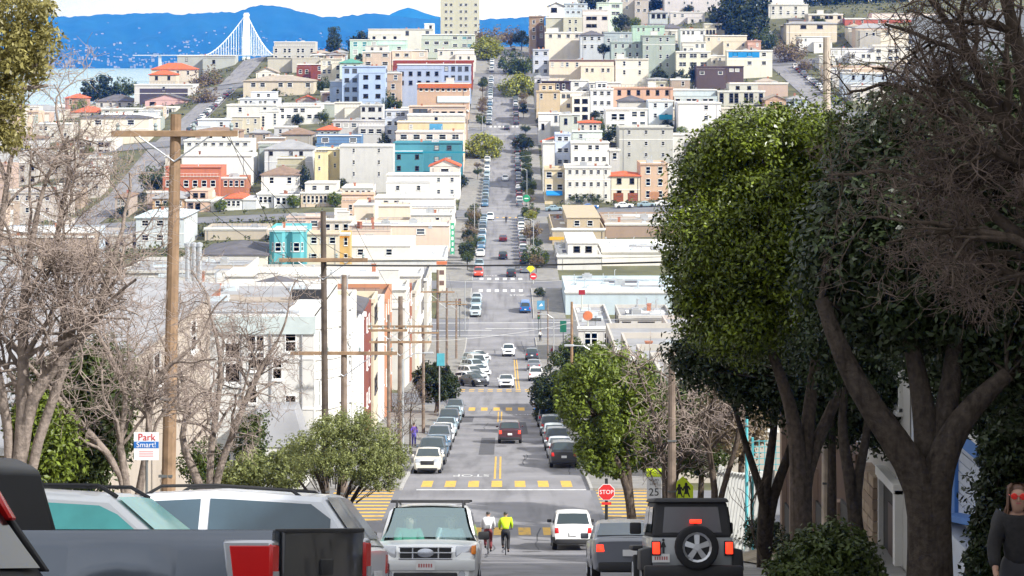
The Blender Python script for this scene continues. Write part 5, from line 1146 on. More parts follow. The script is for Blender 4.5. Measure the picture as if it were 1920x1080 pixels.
        MB().bbox(2.6, 2.9, sg*.72-.16, sg*.72+.16, .82, 1.05, .03).build('headlamp', M_lamp, root, 40)
        MB().bbox(1.3, 1.52, sg*1.0, sg*1.25, 1.32, 1.58, .05).build('wing_mirror', M_blk, root, 40)
    tg = MB(); tg.bbox(-2.945, -2.90, -.80, .80, .78, 1.385, .02); tgo = tg.build('tailgate', paint('#24272b'), root, 40)
    MB().bbox(-2.965, -2.93, -.12, .12, 1.05, 1.17, .015).build('tailgate_handle', M_blk, tgo, 40)
    MB().bbox(-2.955, -2.86, -.80, .80, 1.36, 1.392, .01).build('tailgate_cap', M_blk, tgo, 40)
    MB().bbox(-3.08, -2.86, -.97, .97, .55, .74, .05).build('rear_bumper', M_chrome, root, 40)
    MB().bbox(2.85, 3.0, -.95, .95, .5, .75, .05).build('front_bumper', M_chrome, root, 40)
    MB().bbox(2.82, 2.93, -.5, .5, .8, 1.1, .03).build('grille', M_blk, root, 40)
    MB().box(-2.62, -2.60, .955, .965, 1.0, 1.1).build('badge', M_chrome, root)
    ty, ri = smooth_wheel(r, .27)
    for x in xw:
        for sg in (-1, 1):
            Mw = Matrix.Translation((x, sg*(W2-.14), r))
            if sg > 0: Mw = Mw @ Matrix.Rotation(math.pi, 4, 'Z')
            ob('rim', ri, ob('wheel', ty, root, mw=Mw))
    return root
hp = R(163); fx, fy = math.cos(hp), math.sin(hp)
pickup(slopeM(-1.42+fx*2.85, 15.6+fy*2.85, hp, -.03), 'dark grey pickup truck with a red tail lamp at the lower left')
# ---- oncoming white car
esc = make_car('oncoming_suv', 'suv', '#e9eae8', 'white sports utility car driving uphill towards the camera with two people inside', slopeM(-1.34, 38.5, DN), cat='car', open_ws=True, rails=True, clad=False, mblack=True,
               glass=None)
for ch in esc.children:
    if ch.name.startswith(('windscreen',)):
        gm = bpy.data.materials.new('windscreen_glass'); gm.use_nodes = True; t = gm.node_tree; t.nodes.clear()
        gl = N(t, 'ShaderNodeBsdfGlossy'); gl.inputs['Roughness'].default_value = .05; gl.inputs['Color'].default_value = (.75, .95, .97, 1); tr_ = N(t, 'ShaderNodeBsdfTransparent'); tr_.inputs['Color'].default_value = (.45, .72, .72, 1)
        mxs = N(t, 'ShaderNodeMixShader'); mxs.inputs[0].default_value = .34; oo = N(t, 'ShaderNodeOutputMaterial')
        t.links.new(tr_.outputs[0], mxs.inputs[1]); t.links.new(gl.outputs[0], mxs.inputs[2]); t.links.new(mxs.outputs[0], oo.inputs['Surface'])
        ch.material_slots[0].link = 'OBJECT'; ch.material_slots[0].material = gm
    if ch.name.startswith(('grille', 'headlamp', 'front_bumper')): bpy.data.objects.remove(ch)
M_int = mat('car_interior', (.12, .15, .15), .8, var=.1)
mb = MB(); mb.box(-1.6, 1.0, -.78, .78, .55, .62); mb.bbox(.72, 1.05, -.72, .72, .86, 1.02, .04); mb.box(-1.7, -1.6, -.7, .7, .6, 1.5); mb.build('interior', M_int, esc, 40)
for sg in (-1, 1):
    mb = MB(); mb.bbox(-.35, .2, sg*.38-.24, sg*.38+.24, .6, .78, .05); mb.bbox(-.42, -.26, sg*.38-.24, sg*.38+.24, .7, 1.28, .06); mb.bbox(-.40, -.30, sg*.38-.12, sg*.38+.12, 1.3, 1.48, .04); mb.build('seat', M_int, esc, 40)
g = MB()
for z in (.80, .90): g.bbox(2.235, 2.315, -.44, .44, z, z+.075, .015)
for z in (.885, .785, .975): g.bbox(2.22, 2.325, -.46, .46, z-.008, z+.012, .004, 1)
for y in (-.22, .22): g.box(2.24, 2.322, y-.012, y+.012, .79, .98, 1)
gr = g.build('grille', [M_blk, M_chrome], esc)
MB().lathe([(0, 2.345), (.055, 2.343), (.075, 2.335), (.075, 2.31)], 20, 'x').build('badge', mat('badge_grey', (.55, .57, .62), .25, .8, var=.05), gr, 40)
gr.children[0].scale = (1, 1.9, 1); gr.children[0].location = (0, 0, .885)
for sg in (-1, 1):
    h_ = MB(); y = sg*.68
    h_.hull([(2.10, y-.17, .80), (2.27-.02*abs(sg), y-.17, .80), (2.27 if sg < 0 else 2.16, y+.17, .80), (2.05, y+.17, .80), (2.05, y-.17, 1.0), (2.23, y-.17, .98), (2.23 if sg < 0 else 2.10, y+.17, 1.0), (2.0, y+.17, 1.02)] if sg > 0 else
           [(2.05, y-.17, .80), (2.16, y-.17, .80), (2.27, y+.17, .80), (2.10, y+.17, .80), (2.0, y-.17, 1.02), (2.10, y-.17, 1.0), (2.23, y+.17, .98), (2.05, y+.17, 1.0)], .015)
    ho = h_.build('headlamp', M_lamp, esc, 40)
    MB().hull([(2.02, y+sg*.105, .86), (2.19, y+sg*.10, .86), (2.185, y+sg*.175, .86), (2.02, y+sg*.18, .86), (2.0, y+sg*.105, 1.01), (2.16, y+sg*.10, 1.0), (2.14, y+sg*.175, 1.0), (2.0, y+sg*.18, 1.02)], .01).build('indicator', M_amber, ho, 40)
    MB().lathe([(0, .02), (.055, .02), (.065, .0), (.065, -.05)], 12, 'x').build('fog_lamp', M_lamp, esc, 40, loc=(2.29, sg*.62, .53))
mb = MB(); mb.bbox(2.18, 2.34, -.86, .86, .58, .78, .05); mb.build('front_bumper', paint('#dcdedd'), esc, 40)
mb = MB(); mb.bbox(2.2, 2.325, -.55, .55, .42, .56, .03); mb.build('lower_grille', M_blk, esc, 40)
pl = MB().box(2.345, 2.36, -.16, .16, .60, .76).build('front_plate', M_plate, esc)
for k in range(6): MB().box(2.361, 2.364, -.12+k*.042, -.095+k*.042, .645, .705).build('plate_character', mat('plate_ink', (.45, .12, .12), .6), pl)
MB().bbox(-.75, -.62, -.75, .75, 1.76, 1.80, .015).build('roof_bar', M_blk, esc, 40); MB().bbox(.0, .12, -.72, .72, 1.74, 1.78, .015).build('roof_bar', M_blk, esc, 40)
# ---- off-road car with a spare wheel, seen from behind
def jeep(M, label):
    root = tag(ob('off_road_car', None, mw=M), label, 'car'); S = paint('#9a9da0'); xr = -2.0
    b = MB(); b.hull([(xr, -.72, .50), (.55, -.74, .50), (.55, .74, .50), (xr, .72, .50), (xr, -.74, 1.16), (.55, -.76, 1.18), (.55, .76, 1.18), (xr, .74, 1.16)], .05, seg=2); b.hull([(.5, -.66, .6), (1.95, -.52, .6), (1.95, .52, .6), (.5, .66, .6), (.5, -.66, 1.18), (1.95, -.50, 1.05), (1.95, .50, 1.05), (.5, .66, 1.18)], .05, seg=2); b.build('body', S, root, 40)
    top = MB(); top.hull([(xr+.0, -.73, 1.15), (.62, -.72, 1.15), (.62, .72, 1.15), (xr+.0, .73, 1.15), (xr+.14, -.66, 1.80), (.18, -.66, 1.82), (.18, .66, 1.82), (xr+.14, .66, 1.80)], .06, seg=3); top.build('soft_top', mat('soft_top_fabric', (.035, .035, .038), .75, var=.15, scale=4), root, 40)
    top = MB(); top.hull([(xr+.04, -.70, 1.78), (.25, -.70, 1.80), (.25, .70, 1.80), (xr+.04, .70, 1.78), (xr+.10, -.66, 1.86), (.2, -.66, 1.87), (.2, .66, 1.87), (xr+.10, .66, 1.86)], .03, seg=2); top.build('roof_panel', mat('soft_top_fabric', 0), root, 40)
    rw = MB(); rw.add([(xr+.035, -.54, 1.24), (xr+.035, .54, 1.24), (xr+.112, .49, 1.70), (xr+.112, -.49, 1.70)], [(3, 2, 1, 0)]); rw.v = [(x-.028, y, z) for x, y, z in rw.v]; rw.build('rear_window', mat('vinyl_window', (.10, .10, .11), .15, var=.1, spec=.6), root)
    for sg in (-1, 1):
        for q in ([(-1.85, 1.24), (-.85, 1.24), (-.85, 1.70), (-1.78, 1.70)], [(-.72, 1.24), (.42, 1.24), (.16, 1.72), (-.72, 1.72)]):
            w = MB(); w.add([(x, sg*(.752-.105*(z-1.15)), z) for x, z in q], [(0, 1, 2, 3) if sg < 0 else (3, 2, 1, 0)]); w.build('side_window', M_glass, root)
        f = MB(); f.hull([(-1.95, sg*.72, .62), (-.75, sg*.72, .62), (-.75, sg*.94, .55), (-1.95, sg*.94, .55), (-1.85, sg*.72, .98), (-.9, sg*.72, .98), (-.95, sg*.94, .93), (-1.8, sg*.94, .93)] if sg > 0 else [(-1.95, -.94, .55), (-.75, -.94, .55), (-.75, -.72, .62), (-1.95, -.72, .62), (-1.8, -.94, .93), (-.95, -.94, .93), (-.9, -.72, .98), (-1.85, -.72, .98)], .03, seg=2); f.build('fender', M_blk, root, 40)
        f = MB(); f.bbox(.75, 1.95, sg*.72-.21, sg*.72+.21, .88, .98, .03); f.build('fender', M_blk, root, 40)
        t = MB(); t.bbox(xr-.075, xr+.02, sg*.665-.085, sg*.665+.085, .83, 1.09, .015); tl = t.build('tail_lamp', M_blk, root, 40)
        t = MB(); t.bbox(xr-.085, xr-.05, sg*.665-.065, sg*.665+.065, .86, 1.07, .01); t.build('lit_lens', M_brake, tl, 40)
        MB().bbox(.36, .46, sg*.78, sg*1.0, 1.2, 1.42, .03).build('wing_mirror', M_blk, root, 40)
        MB().lathe([(0, .03), (.09, .02), (.1, 0)], 12, 'x').build('headlamp', M_lamp, root, 40, loc=(1.95, sg*.38, .9))
    MB().bbox(xr-.22, xr-.02, -.90, .90, .42, .66, .05).build('rear_bumper', M_blk, root, 40)
    MB().bbox(1.95, 2.12, -.85, .85, .45, .65, .05).build('front_bumper', M_blk, root, 40)
    ty, ri = smooth_wheel(.40, .25)
    Ms = Matrix.Translation((xr-.20, -.06, .98)) @ Matrix.Rotation(R(-90), 4, 'Z')
    sp = ob('spare_wheel', ty, root, mw=Ms); ob('rim', ri, sp); MB().bbox(xr-.12, xr+.0, -.2, .1, .85, 1.1, .02).build('spare_bracket', M_blk, root, 40)
    br_ = MB().bbox(xr-.17, xr-.13, -.16, .05, 1.405, 1.475, .008).build('high_brake_lamp', M_brake, root, 40); MB().bbox(xr-.14, xr-.10, -.09, -.02, 1.10, 1.42, .01).build('lamp_stalk', M_blk, br_, 40)
    p_ = MB().box(xr-.045, xr-.005, .42, .74, .55+.16, .72+.14).build('number_plate', M_plate, root)
    for k in range(6): MB().box(xr-.048, xr-.046, .46+k*.042, .485+k*.042, .755, .815).build('plate_character', mat('plate_ink', (.45, .12, .12), .6), p_)
    # black figure sticker and a pale panel beside the spare wheel
    st = MB(); x = xr-.016; y0 = .53
    def P2(pts): st.add([(x, y0+a, .98+b) for a, b in pts], [tuple(range(len(pts)))[::-1]])
    P2([(.025*math.cos(a), .13+.025*math.sin(a)) for a in np.linspace(0, 2*math.pi, 11)[:-1]][::-1]); P2([(-.015, .10), (-.05, .0), (-.02, .0), (-.02, -.11), (.02, -.11), (.02, .0), (.05, .0), (.015, .10)])
    st.build('figure_sticker', M_blk, root)
    for sg in (-1, 1):
        for xx in (1.2, -1.35):
            Mw = Matrix.Translation((xx, sg*.79, .40))
            if sg > 0: Mw = Mw @ Matrix.Rotation(math.pi, 4, 'Z')
            ob('rim', ri, ob('wheel', ty, root, mw=Mw))
    return root
jeep(slopeM(3.44, 40.7, UP, -.03), 'silver off-road car with a black soft top and a spare wheel on its tail')
make_car('queued_car', 'sedan', '#6b6f78', 'grey saloon with red tail lamps waiting left of the off-road car', slopeM(3.0, 53.0, UP), lit=True, cat='car', glass=M_glblue)
make_car('driving_suv', 'suv', '#f0f0ee', 'white compact crossover driving downhill at the near crossing', slopeM(3.03, 95.5, UP), cat='car', clad=True, lit=False)
make_car('driving_suv', 'suv', '#4a2c32', 'dark maroon sports utility car driving downhill past the near crossing', slopeM(.45, 165, UP), cat='car', lit=True)
make_car('driving_car', 'sedan', '#e9eaec', 'white saloon coming uphill towards the second crossing', slopeM(.25, 247, DN), cat='car')
make_car('driving_suv', 'suv', '#eceef0', 'white sports utility car approaching from the wide crossing', slopeM(.65, 308, DN), cat='car')
# ---- parked and driving cars down the street
CN = {'#e8e8e8': 'white', '#c3c7cc': 'silver', '#2a2c30': 'black', '#767b82': 'grey', '#4a6f8c': 'blue', '#9a1c22': 'red', '#b9c6cc': 'pale silver', '#3a4450': 'slate', '#8fa5ae': 'pale blue', '#5a1f26': 'maroon', '#d8d2c4': 'champagne', '#48545c':'dark grey', '#1e64a8': 'bright blue', '#c8452c': 'orange red', '#2f7d92': 'teal'}
KN = {'sedan': 'saloon', 'hatch': 'hatchback', 'suv': 'sports utility car', 'van': 'van'}
BN = ['before the near crossing', 'before the second crossing', 'past the second crossing', 'past the wide crossing', 'in the long flat block', 'on the first far rise', 'on the steep far rise', 'on the far hilltop']
def row(side, bi, specs, dirn, X, group, full):
    for i, (d, kind, colr) in enumerate(specs):
        lab = f"{CN[colr]} {KN[kind]}, {ORD[i]} along the {side} kerb {BN[bi]}"
        M = slopeM(X, d, DN if dirn < 0 else UP)
        if full: make_car('parked_car', kind, colr, lab, M, group=group, full=full > 1)
        else: far_car(kind, colr, lab, M, group)
G_ = 'cars parked along the kerbs'
row('left', 1, [(134, 'hatch', '#d8d2c4'), (141.5, 'suv', '#48545c'), (149, 'sedan', '#4a6f8c'), (157, 'suv', '#767b82'), (166, 'sedan', '#e8e8e8'), (175, 'sedan', '#8fa5ae'), (185, 'suv', '#3a4450'), (196, 'hatch', '#8fa5ae'), (207, 'suv', '#767b82')], -1, -4.75, G_, 2)
row('right', 1, [(139, 'suv', '#2a2c30'), (147.5, 'sedan', '#c3c7cc'), (156, 'suv', '#48545c'), (165, 'hatch', '#b9c6cc'), (175, 'suv', '#3a4450'), (189, 'suv', '#767b82'), (199, 'sedan', '#1e64a8'), (209, 'hatch', '#5a1f26')], 1, 3.85, G_, 2)
for i, (d, kind, colr, X, hd) in enumerate([(249, 'sedan', '#2a2c30', -3.5, -60), (254, 'hatch', '#e8e8e8', -4.2, -50), (259, 'sedan', '#c3c7cc', -3.6, -60), (264, 'suv', '#e8e8e8', -4.0, -55), (270, 'sedan', '#e8e8e8', -3.4, -60), (276, 'suv', '#b9c6cc', -3.8, -58), (282, 'van', '#e8e8e8', -3.6, -75), (289, 'suv', '#8fa5ae', -3.9, -60), (297, 'sedan', '#e8e8e8', -3.6, -60)]):
    make_car('parked_car', kind, colr, f"{CN[colr]} {KN[kind]} angle-parked at left past the second crossing, {ORD[i]} in the row", slopeM(X, d, R(hd)), group=G_, full=False)
row('right', 2, [(262, 'suv', '#e8e8e8'), (280, 'sedan', '#767b82'), (300, 'suv', '#3a4450')], 1, 3.9, G_, 1)
row('left', 3, [(360, 'suv', '#b9c6cc'), (367.5, 'suv', '#8fa5ae'), (374, 'sedan', '#c3c7cc')], -1, -4.8, G_, 1)
row('right', 3, [(364, 'van', '#1e64a8')], 1, 3.6, G_, 1)
fr2 = random.Random(5); cols_l = ['#8fa5ae', '#c3c7cc', '#4a6f8c', '#e8e8e8', '#b9c6cc', '#767b82', '#3a4450', '#e8e8e8', '#c3c7cc']; cols_r = ['#2a2c30', '#3a4450', '#e8e8e8', '#48545c', '#767b82', '#c3c7cc', '#2a2c30', '#5a1f26']
def rnd_row(side, bi, a, b, X, dirn, pal, gap=6.3, skip=.08, special=()):
    sp = list(special); d = a
    while d < b:
        if fr2.random() > skip and not any(abs(s[0]-d) < 5.5 for s in special): sp.append((d, fr2.choice(['sedan', 'suv', 'hatch', 'suv', 'sedan']), fr2.choice(pal)))
        d += gap+fr2.uniform(-.3, .9)
    row(side, bi, sorted(sp), dirn, X, G_, 0)
rnd_row('left', 4, 408, 508, -4.8, -1, cols_l, skip=.25, special=((402, 'suv', '#c8452c'), (455, 'suv', '#2f7d92')))
rnd_row('right', 4, 408, 509, 3.95, 1, cols_r, skip=.05)
rnd_row('left', 5, 536, 652, -4.8, -1, cols_l); rnd_row('right', 5, 536, 652, 3.95, 1, cols_r, special=((553, 'hatch', '#9a1c22'),))
rnd_row('left', 6, 680, 800, -4.8, -1, cols_l, skip=.12); rnd_row('right', 6, 680, 800, 3.95, 1, cols_r, skip=.12)
rnd_row('left', 7, 826, 900, -4.8, -1, cols_l, skip=.2); rnd_row('right', 7, 826, 900, 3.95, 1, cols_r, skip=.2)
for d, X, kind, colr, dr, lab in ((402, 1.35, 'suv', '#2a2c30', 1, 'black sports utility car on the far zebra crossing'), (430, -.2, 'suv', '#2a2c30', 1, 'black sports utility car driving up the long flat block, nearer one'), (462, -.2, 'sedan', '#5a1f26', 1, 'dark maroon saloon driving up the long flat block, farther one'),
                          (508, -3.3, 'suv', '#e8e8e8', -1, 'white car coming down to the fourth crossing'), (590, .35, 'sedan', '#e8e8e8', -1, 'lone white saloon driving in mid street on the far hill'), (668, .9, 'sedan', '#2a2c30', 1, 'black saloon crossing the fifth cross street')):
    far_car(kind, colr, lab, slopeM(X, d, UP if dr > 0 else DN), 'cars driving along the street')
for sx, sd, nm in ((-105, -1, 'left'), (105, 1, 'right')):
    for i, d in enumerate(np.arange(690, 800, 7.5)):
        far_car(fr2.choice(['sedan', 'suv']), fr2.choice(cols_r), f"parked car, {ORD[i]} up the {nm} side street on the far hill", slopeM(sx+(3.4 if sd < 0 else 3.4), float(d), UP), 'cars parked along the side streets')
for i, (x, c_) in enumerate(((1040, '#8fa5ae'), (1105, '#1e64a8'), (1170, '#e8e8e8'), (1212, '#8fa5ae'), (1245, '#e8e8e8'))):
    d = 526; far_car('sedan', c_, f"{CN[c_]} saloon, {ORD[i]} parked before the pale facades at right", slopeM(XX(x, d), d, 0), 'cars parked before the pale facades')
# ================================================================== TREES
M_bark = mat('bark_grey_brown', (.10, .078, .062), .95, var=.4, scale=9, spec=.1, bump=.9, bscale=18, streak=.55, sscale=(9, 9, 1.1))
M_barkd = mat('bark_dark', (.062, .05, .041), .95, var=.4, scale=9, spec=.1, bump=.9, bscale=18, streak=.6, sscale=(9, 9, 1.1))  # bark darkened to hold the shade over the right pavement
M_barkp = mat('bark_pale', (.27, .22, .185), .95, var=.35, scale=9, spec=.1, bump=.8, bscale=18, streak=.45, sscale=(9, 9, 1.1))
M_twig = mat('twig_pinkish', (.36, .29, .25), .9, var=.25, scale=3, spec=.1)
M_twigr = mat('twig_red_brown', (.165, .125, .105), .9, var=.35, scale=2, spec=.1)
def leafmat(n, c, tr=.25, isl=.45, rough=.45): return mat('leaf_'+n, c, rough, var=.35, scale=.9, spec=.35, island=isl, trans=tr)
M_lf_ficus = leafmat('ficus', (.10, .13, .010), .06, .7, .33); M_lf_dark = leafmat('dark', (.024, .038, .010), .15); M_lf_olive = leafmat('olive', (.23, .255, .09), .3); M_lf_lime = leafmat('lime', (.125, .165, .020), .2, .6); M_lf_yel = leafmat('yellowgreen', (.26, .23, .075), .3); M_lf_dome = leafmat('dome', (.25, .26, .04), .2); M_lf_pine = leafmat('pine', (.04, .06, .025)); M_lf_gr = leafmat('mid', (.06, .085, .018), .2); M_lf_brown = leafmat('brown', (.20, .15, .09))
def unit(rng, n):
    v = rng.normal(size=(n, 3)); return v/np.linalg.norm(v, axis=1)[:, None]
def leaves(P, Nn, size, rng, aspect=1.9):
    """one folded leaf-shaped quad per point"""
    n = len(P); nn = Nn+unit(rng, n)*.75; nn /= np.linalg.norm(nn, axis=1)[:, None]
    a = np.cross(nn, unit(rng, n)); a /= np.linalg.norm(a, axis=1)[:, None]+1e-9; b = np.cross(nn, a)
    s = (size*rng.uniform(.65, 1.35, n))[:, None]
    V = np.stack([P-a*s*aspect/2, P+b*s*.42, P+a*s*aspect/2, P-b*s*.42], 1); return V.reshape(-1, 3)
def clumped(ells, nclump, per, lsize, rng, cr=(.35, .7), fill=.25, flat=1.0):
    """ells: list of (centre, radii). clumps sit on the outside of the union, leaves on the clumps"""
    Cs = []; vols = np.array([r[0]*r[1]*r[2] for c, r in ells])**.667; pr = vols/vols.sum()
    while len(Cs) < nclump:
        k = rng.choice(len(ells), p=pr); c, r = ells[k]; u = unit(rng, 1)[0]
        f = rng.choice((rng.uniform(.84, .98), rng.uniform(.9, 1.03), rng.uniform(1.0, 1.13)), p=(.5, .35, .15)) if rng.random() > fill else rng.uniform(.3, .85)
        p = np.array(c)+np.array(r)*u*f
        if f > .85 and any(j != k and (((p-np.array(c2))/(np.array(r2)*.86))**2).sum() < 1 for j, (c2, r2) in enumerate(ells)): continue
        Cs.append(p)
    P = []; Q = []
    for p in Cs:
        r = rng.uniform(*cr)*rng.choice((.55, .8, 1.0, 1.15)); u = unit(rng, per); rad = r*rng.uniform(.55, 1.08, per)**.6
        P.append(p+u*rad[:, None]*np.array([1, 1, flat])); Q.append(u+np.array([0, 0, .5]))
    P = np.concatenate(P); Q = np.concatenate(Q); Q /= np.linalg.norm(Q, axis=1)[:, None]
    return leaves(P, Q, lsize, rng), Cs
def branch(p, d, ln, r, rng, n=6, wob=.18, up=.05, taper=.55):
    P = [np.array(p, float)]; d = np.array(d, float); d /= np.linalg.norm(d); Rr = [r]
    for i in range(n):
        d = d+rng.normal(0, wob, 3)*np.array([1, 1, .8])+np.array([0, 0, up]); d /= np.linalg.norm(d); P.append(P[-1]+d*ln/n); Rr.append(r*(1-(1-taper)*(i+1)/n))
    return np.array(P), np.array(Rr)
def grow(p, d, ln, r, rng, levels, out, lv=0, kids=(3, 4, 5, 5, 4), spread=.75, shrink=.66, wob=.16, up=.04, rmin=.004, gr=(.35, 1.0)):
    P, Rr = branch(p, d, ln, r, rng, n=max(3, 7-lv), wob=wob*(1+.25*lv), up=up, taper=.5 if lv < levels else .35)
    out[min(lv, 4)].append((P, np.maximum(Rr, rmin)))
    if lv >= levels: return
    for k in range(kids[min(lv, len(kids)-1)]):
        t = rng.uniform(*gr) if lv else rng.uniform(max(gr[0], .45), 1.0); i = min(int(t*(len(P)-1)), len(P)-2); q = P[i]+(P[i+1]-P[i])*(t*(len(P)-1)-i)
        a = P[i+1]-P[i]; a /= np.linalg.norm(a); u = unit(rng, 1)[0]; u = u-a*u.dot(a); u /= np.linalg.norm(u)+1e-9
        nd = a*(1-spread*rng.uniform(.5, 1))+u*spread*rng.uniform(.7, 1.2)
        grow(q, nd, ln*shrink*rng.uniform(.7, 1.15), max(Rr[i]*.62, rmin), rng, levels, out, lv+1, kids, spread, shrink, wob, up, rmin, gr)
def tree_obj(name, label, X, d, group=None, cat='tree', dz=.1): return thing(name, label, cat, (X, d, T(X, d)+dz), 0, group)
def rel(root, P): return np.asarray(P, float)-np.array(root.location)
def pxw(x, y, d): return np.array(at(x, y, d))
def limb_mesh(root, name, polys, k, m):
    polys = [(rel(root, P), r) for P, r in polys]
    if polys:
        o = ob(name, tubemesh(name, polys, k, m), root)
        if name != 'trunk': o['kind'] = 'stuff'
        return o
def spline(pts, n=10):
    P = np.array(pts, float); t = np.linspace(0, 1, len(P)); tt = np.linspace(0, 1, n)
    # Catmull-like smoothing by repeated averaging
    Q = np.stack([np.interp(tt, t, P[:, i]) for i in range(3)], 1)
    for _ in range(2): Q[1:-1] = (Q[:-2]+2*Q[1:-1]+Q[2:])/4
    return Q
# ---------- big clipped evergreen at right, sunlit outer crown
rg = np.random.default_rng(11)
def ell(x, y, d, rx, ry, rd): return (pxw(x, y, d), (rx*d/F, rd, ry*d/F))
def ficus(name, label, base, forks, ells, nclump, per, ls, m, rng, trunk_r, bark=None, cr=(.35, .65), group=None, fill=.25):
    X, d = base; root = tree_obj(name, label, X, d, group); bark = bark or M_bark
    b0 = np.array(root.location)
    polys = []
    for f in forks:
        P = spline([b0-np.array([0, 0, .3])]+[pxw(*q) for q in f['p']], 12); r = np.linspace(f['r0'], f['r1'], 12); polys.append((P, r))
    limb_mesh(root, 'trunk', polys, 10, bark)
    V, Cs = clumped(ells, nclump, per, ls, rng, cr, fill)
    ends = [p[0][-1] for p in polys]; tw = []
    for c in Cs[::3]:
        e = min(ends, key=lambda q: np.linalg.norm(q-c)); k = rng.uniform(.0, .5); mid = (e+c)/2+rng.normal(0, .15, 3); tw.append((spline([e, mid, c], 5), np.linspace(.045, .012, 5)))
    limb_mesh(root, 'branches', tw, 4, bark)
    ob('crown', quadmesh('crown', rel(root, V), m), root); return root
ficus('evergreen_tree', 'large round clipped evergreen with a sunlit left crown on the right pavement', (7.0, 50),
      [dict(p=[(1500, 900, 50), (1490, 780, 50), (1440, 640, 50)], r0=.30, r1=.10), dict(p=[(1505, 900, 50), (1520, 740, 50.3), (1540, 600, 50.5)], r0=.26, r1=.09), dict(p=[(1500, 900, 50), (1580, 720, 50.6), (1640, 600, 51)], r0=.22, r1=.07)],
      [ell(1398, 445, 50, 146, 195, 1.9), ell(1470, 320, 50.5, 165, 112, 1.9), ell(1590, 420, 51, 185, 190, 2.1), ell(1370, 560, 50, 95, 85, 1.4)], 760, 240, .062, M_lf_ficus, rg, .3, fill=.42)
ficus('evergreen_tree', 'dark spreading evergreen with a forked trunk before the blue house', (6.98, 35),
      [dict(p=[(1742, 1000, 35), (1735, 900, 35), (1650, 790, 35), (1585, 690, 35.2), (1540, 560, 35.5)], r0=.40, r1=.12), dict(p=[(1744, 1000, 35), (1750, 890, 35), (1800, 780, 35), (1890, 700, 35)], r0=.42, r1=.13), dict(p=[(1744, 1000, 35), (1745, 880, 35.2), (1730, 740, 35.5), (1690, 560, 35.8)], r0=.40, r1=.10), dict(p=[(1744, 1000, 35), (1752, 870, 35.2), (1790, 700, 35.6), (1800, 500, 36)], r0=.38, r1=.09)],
      [ell(1680, 480, 36.5, 150, 170, 1.6), ell(1800, 400, 36.5, 170, 190, 1.7), ell(1900, 520, 36.5, 150, 220, 1.7), ell(1720, 300, 37, 130, 110, 1.4), ell(1880, 260, 37, 130, 130, 1.5)], 600, 140, .075, M_lf_dark, rg, .4, bark=M_barkd)  # shade over this tree is put into its darker leaf and bark colours
ficus('evergreen_tree', 'slim dark evergreen with twisted trunks left of the forked one', (7.3, 60),
      [dict(p=[(1440, 960, 58), (1400, 840, 58), (1370, 740, 58)], r0=.17, r1=.05), dict(p=[(1430, 950, 58), (1450, 820, 58), (1460, 700, 58)], r0=.2, r1=.06), dict(p=[(1440, 950, 58), (1500, 800, 58.3), (1500, 690, 58.6)], r0=.2, r1=.06)],
      [ell(1430, 680, 59, 90, 60, 1.2), ell(1500, 650, 59.5, 90, 70, 1.3)], 130, 110, .075, M_lf_dark, rg, .2, bark=M_barkd)
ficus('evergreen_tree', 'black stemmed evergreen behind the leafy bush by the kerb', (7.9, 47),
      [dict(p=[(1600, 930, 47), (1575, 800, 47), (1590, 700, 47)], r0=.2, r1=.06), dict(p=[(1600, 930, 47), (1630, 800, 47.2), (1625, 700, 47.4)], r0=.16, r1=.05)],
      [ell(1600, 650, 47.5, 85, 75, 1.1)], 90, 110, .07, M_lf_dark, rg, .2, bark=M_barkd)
ficus('evergreen_tree', 'bright green clipped tree with a leaning trunk at the near right corner', (6.05, 99),
      [dict(p=[(1180, 920, 99), (1150, 850, 99), (1120, 780, 99)], r0=.26, r1=.09), dict(p=[(1182, 930, 99), (1175, 840, 99.2), (1170, 780, 99.4)], r0=.2, r1=.08)],
      [ell(1115, 745, 99, 72, 84, 1.9), ell(1165, 720, 99.6, 62, 60, 1.7), ell(1140, 820, 99.4, 62, 66, 1.6), ell(1205, 800, 100.5, 55, 80, 1.6)], 300, 130, .10, M_lf_lime, rg, .25, cr=(.3, .55))
for i, (x, y, d, rx, ry, m, lab) in enumerate(((1030, 745, 188, 34, 45, M_lf_dark, 'dark clipped tree behind the bright green corner tree, nearer the cars'), (1078, 690, 200, 48, 46, M_lf_gr, 'brownish green clipped tree behind the bright green corner tree, taller'), (1125, 712, 175, 42, 52, M_lf_lime, 'olive green tree peeping over the bright green corner tree'))):
    X = XX(x, d)
    ficus('street_tree', lab, (max(X, 5.9), d), [dict(p=[(x+6, y+ry+6, d), (x, y+ry*.3, d)], r0=.2, r1=.07)], [ell(x, y, d, rx, ry, 1.9), ell(x+14, y-8, d+.8, rx*.8, ry*.75, 1.6)], 150, 110, .13, m, rg, .2, cr=(.35, .65))
ficus('street_tree', 'dark round tree on the left pavement by the second crossing', (-6.9, 212), [dict(p=[(818, 765, 212), (818, 735, 212)], r0=.18, r1=.07)], [ell(812, 716, 212, 36, 32, 1.7), ell(835, 722, 212.6, 24, 26, 1.4)], 150, 110, .13, M_lf_dark, rg, .2, cr=(.3, .6))
for i, (x, y, d, rx, ry, m, lab) in enumerate(((1240, 790, 108, 60, 80, M_lf_gr, 'dim green tree behind the bare wooden pole, left of the school yard'), (1310, 800, 104, 65, 85, M_lf_gr, 'dim green tree in the school yard behind the pentagon sign'), (1385, 770, 98, 60, 80, M_lf_brown, 'brownish tree in the school yard behind the slatted fence'))):
    ficus('yard_tree', lab, (max(XX(x, d), 8.2), d), [dict(p=[(x+6, y+ry+6, d), (x, y+ry*.3, d)], r0=.2, r1=.07)], [ell(x, y, d, rx, ry, 1.9), ell(x+22, y-20, d+.8, rx*.7, ry*.7, 1.6)], 170, 80, .11, m, rg, .2, cr=(.3, .7))
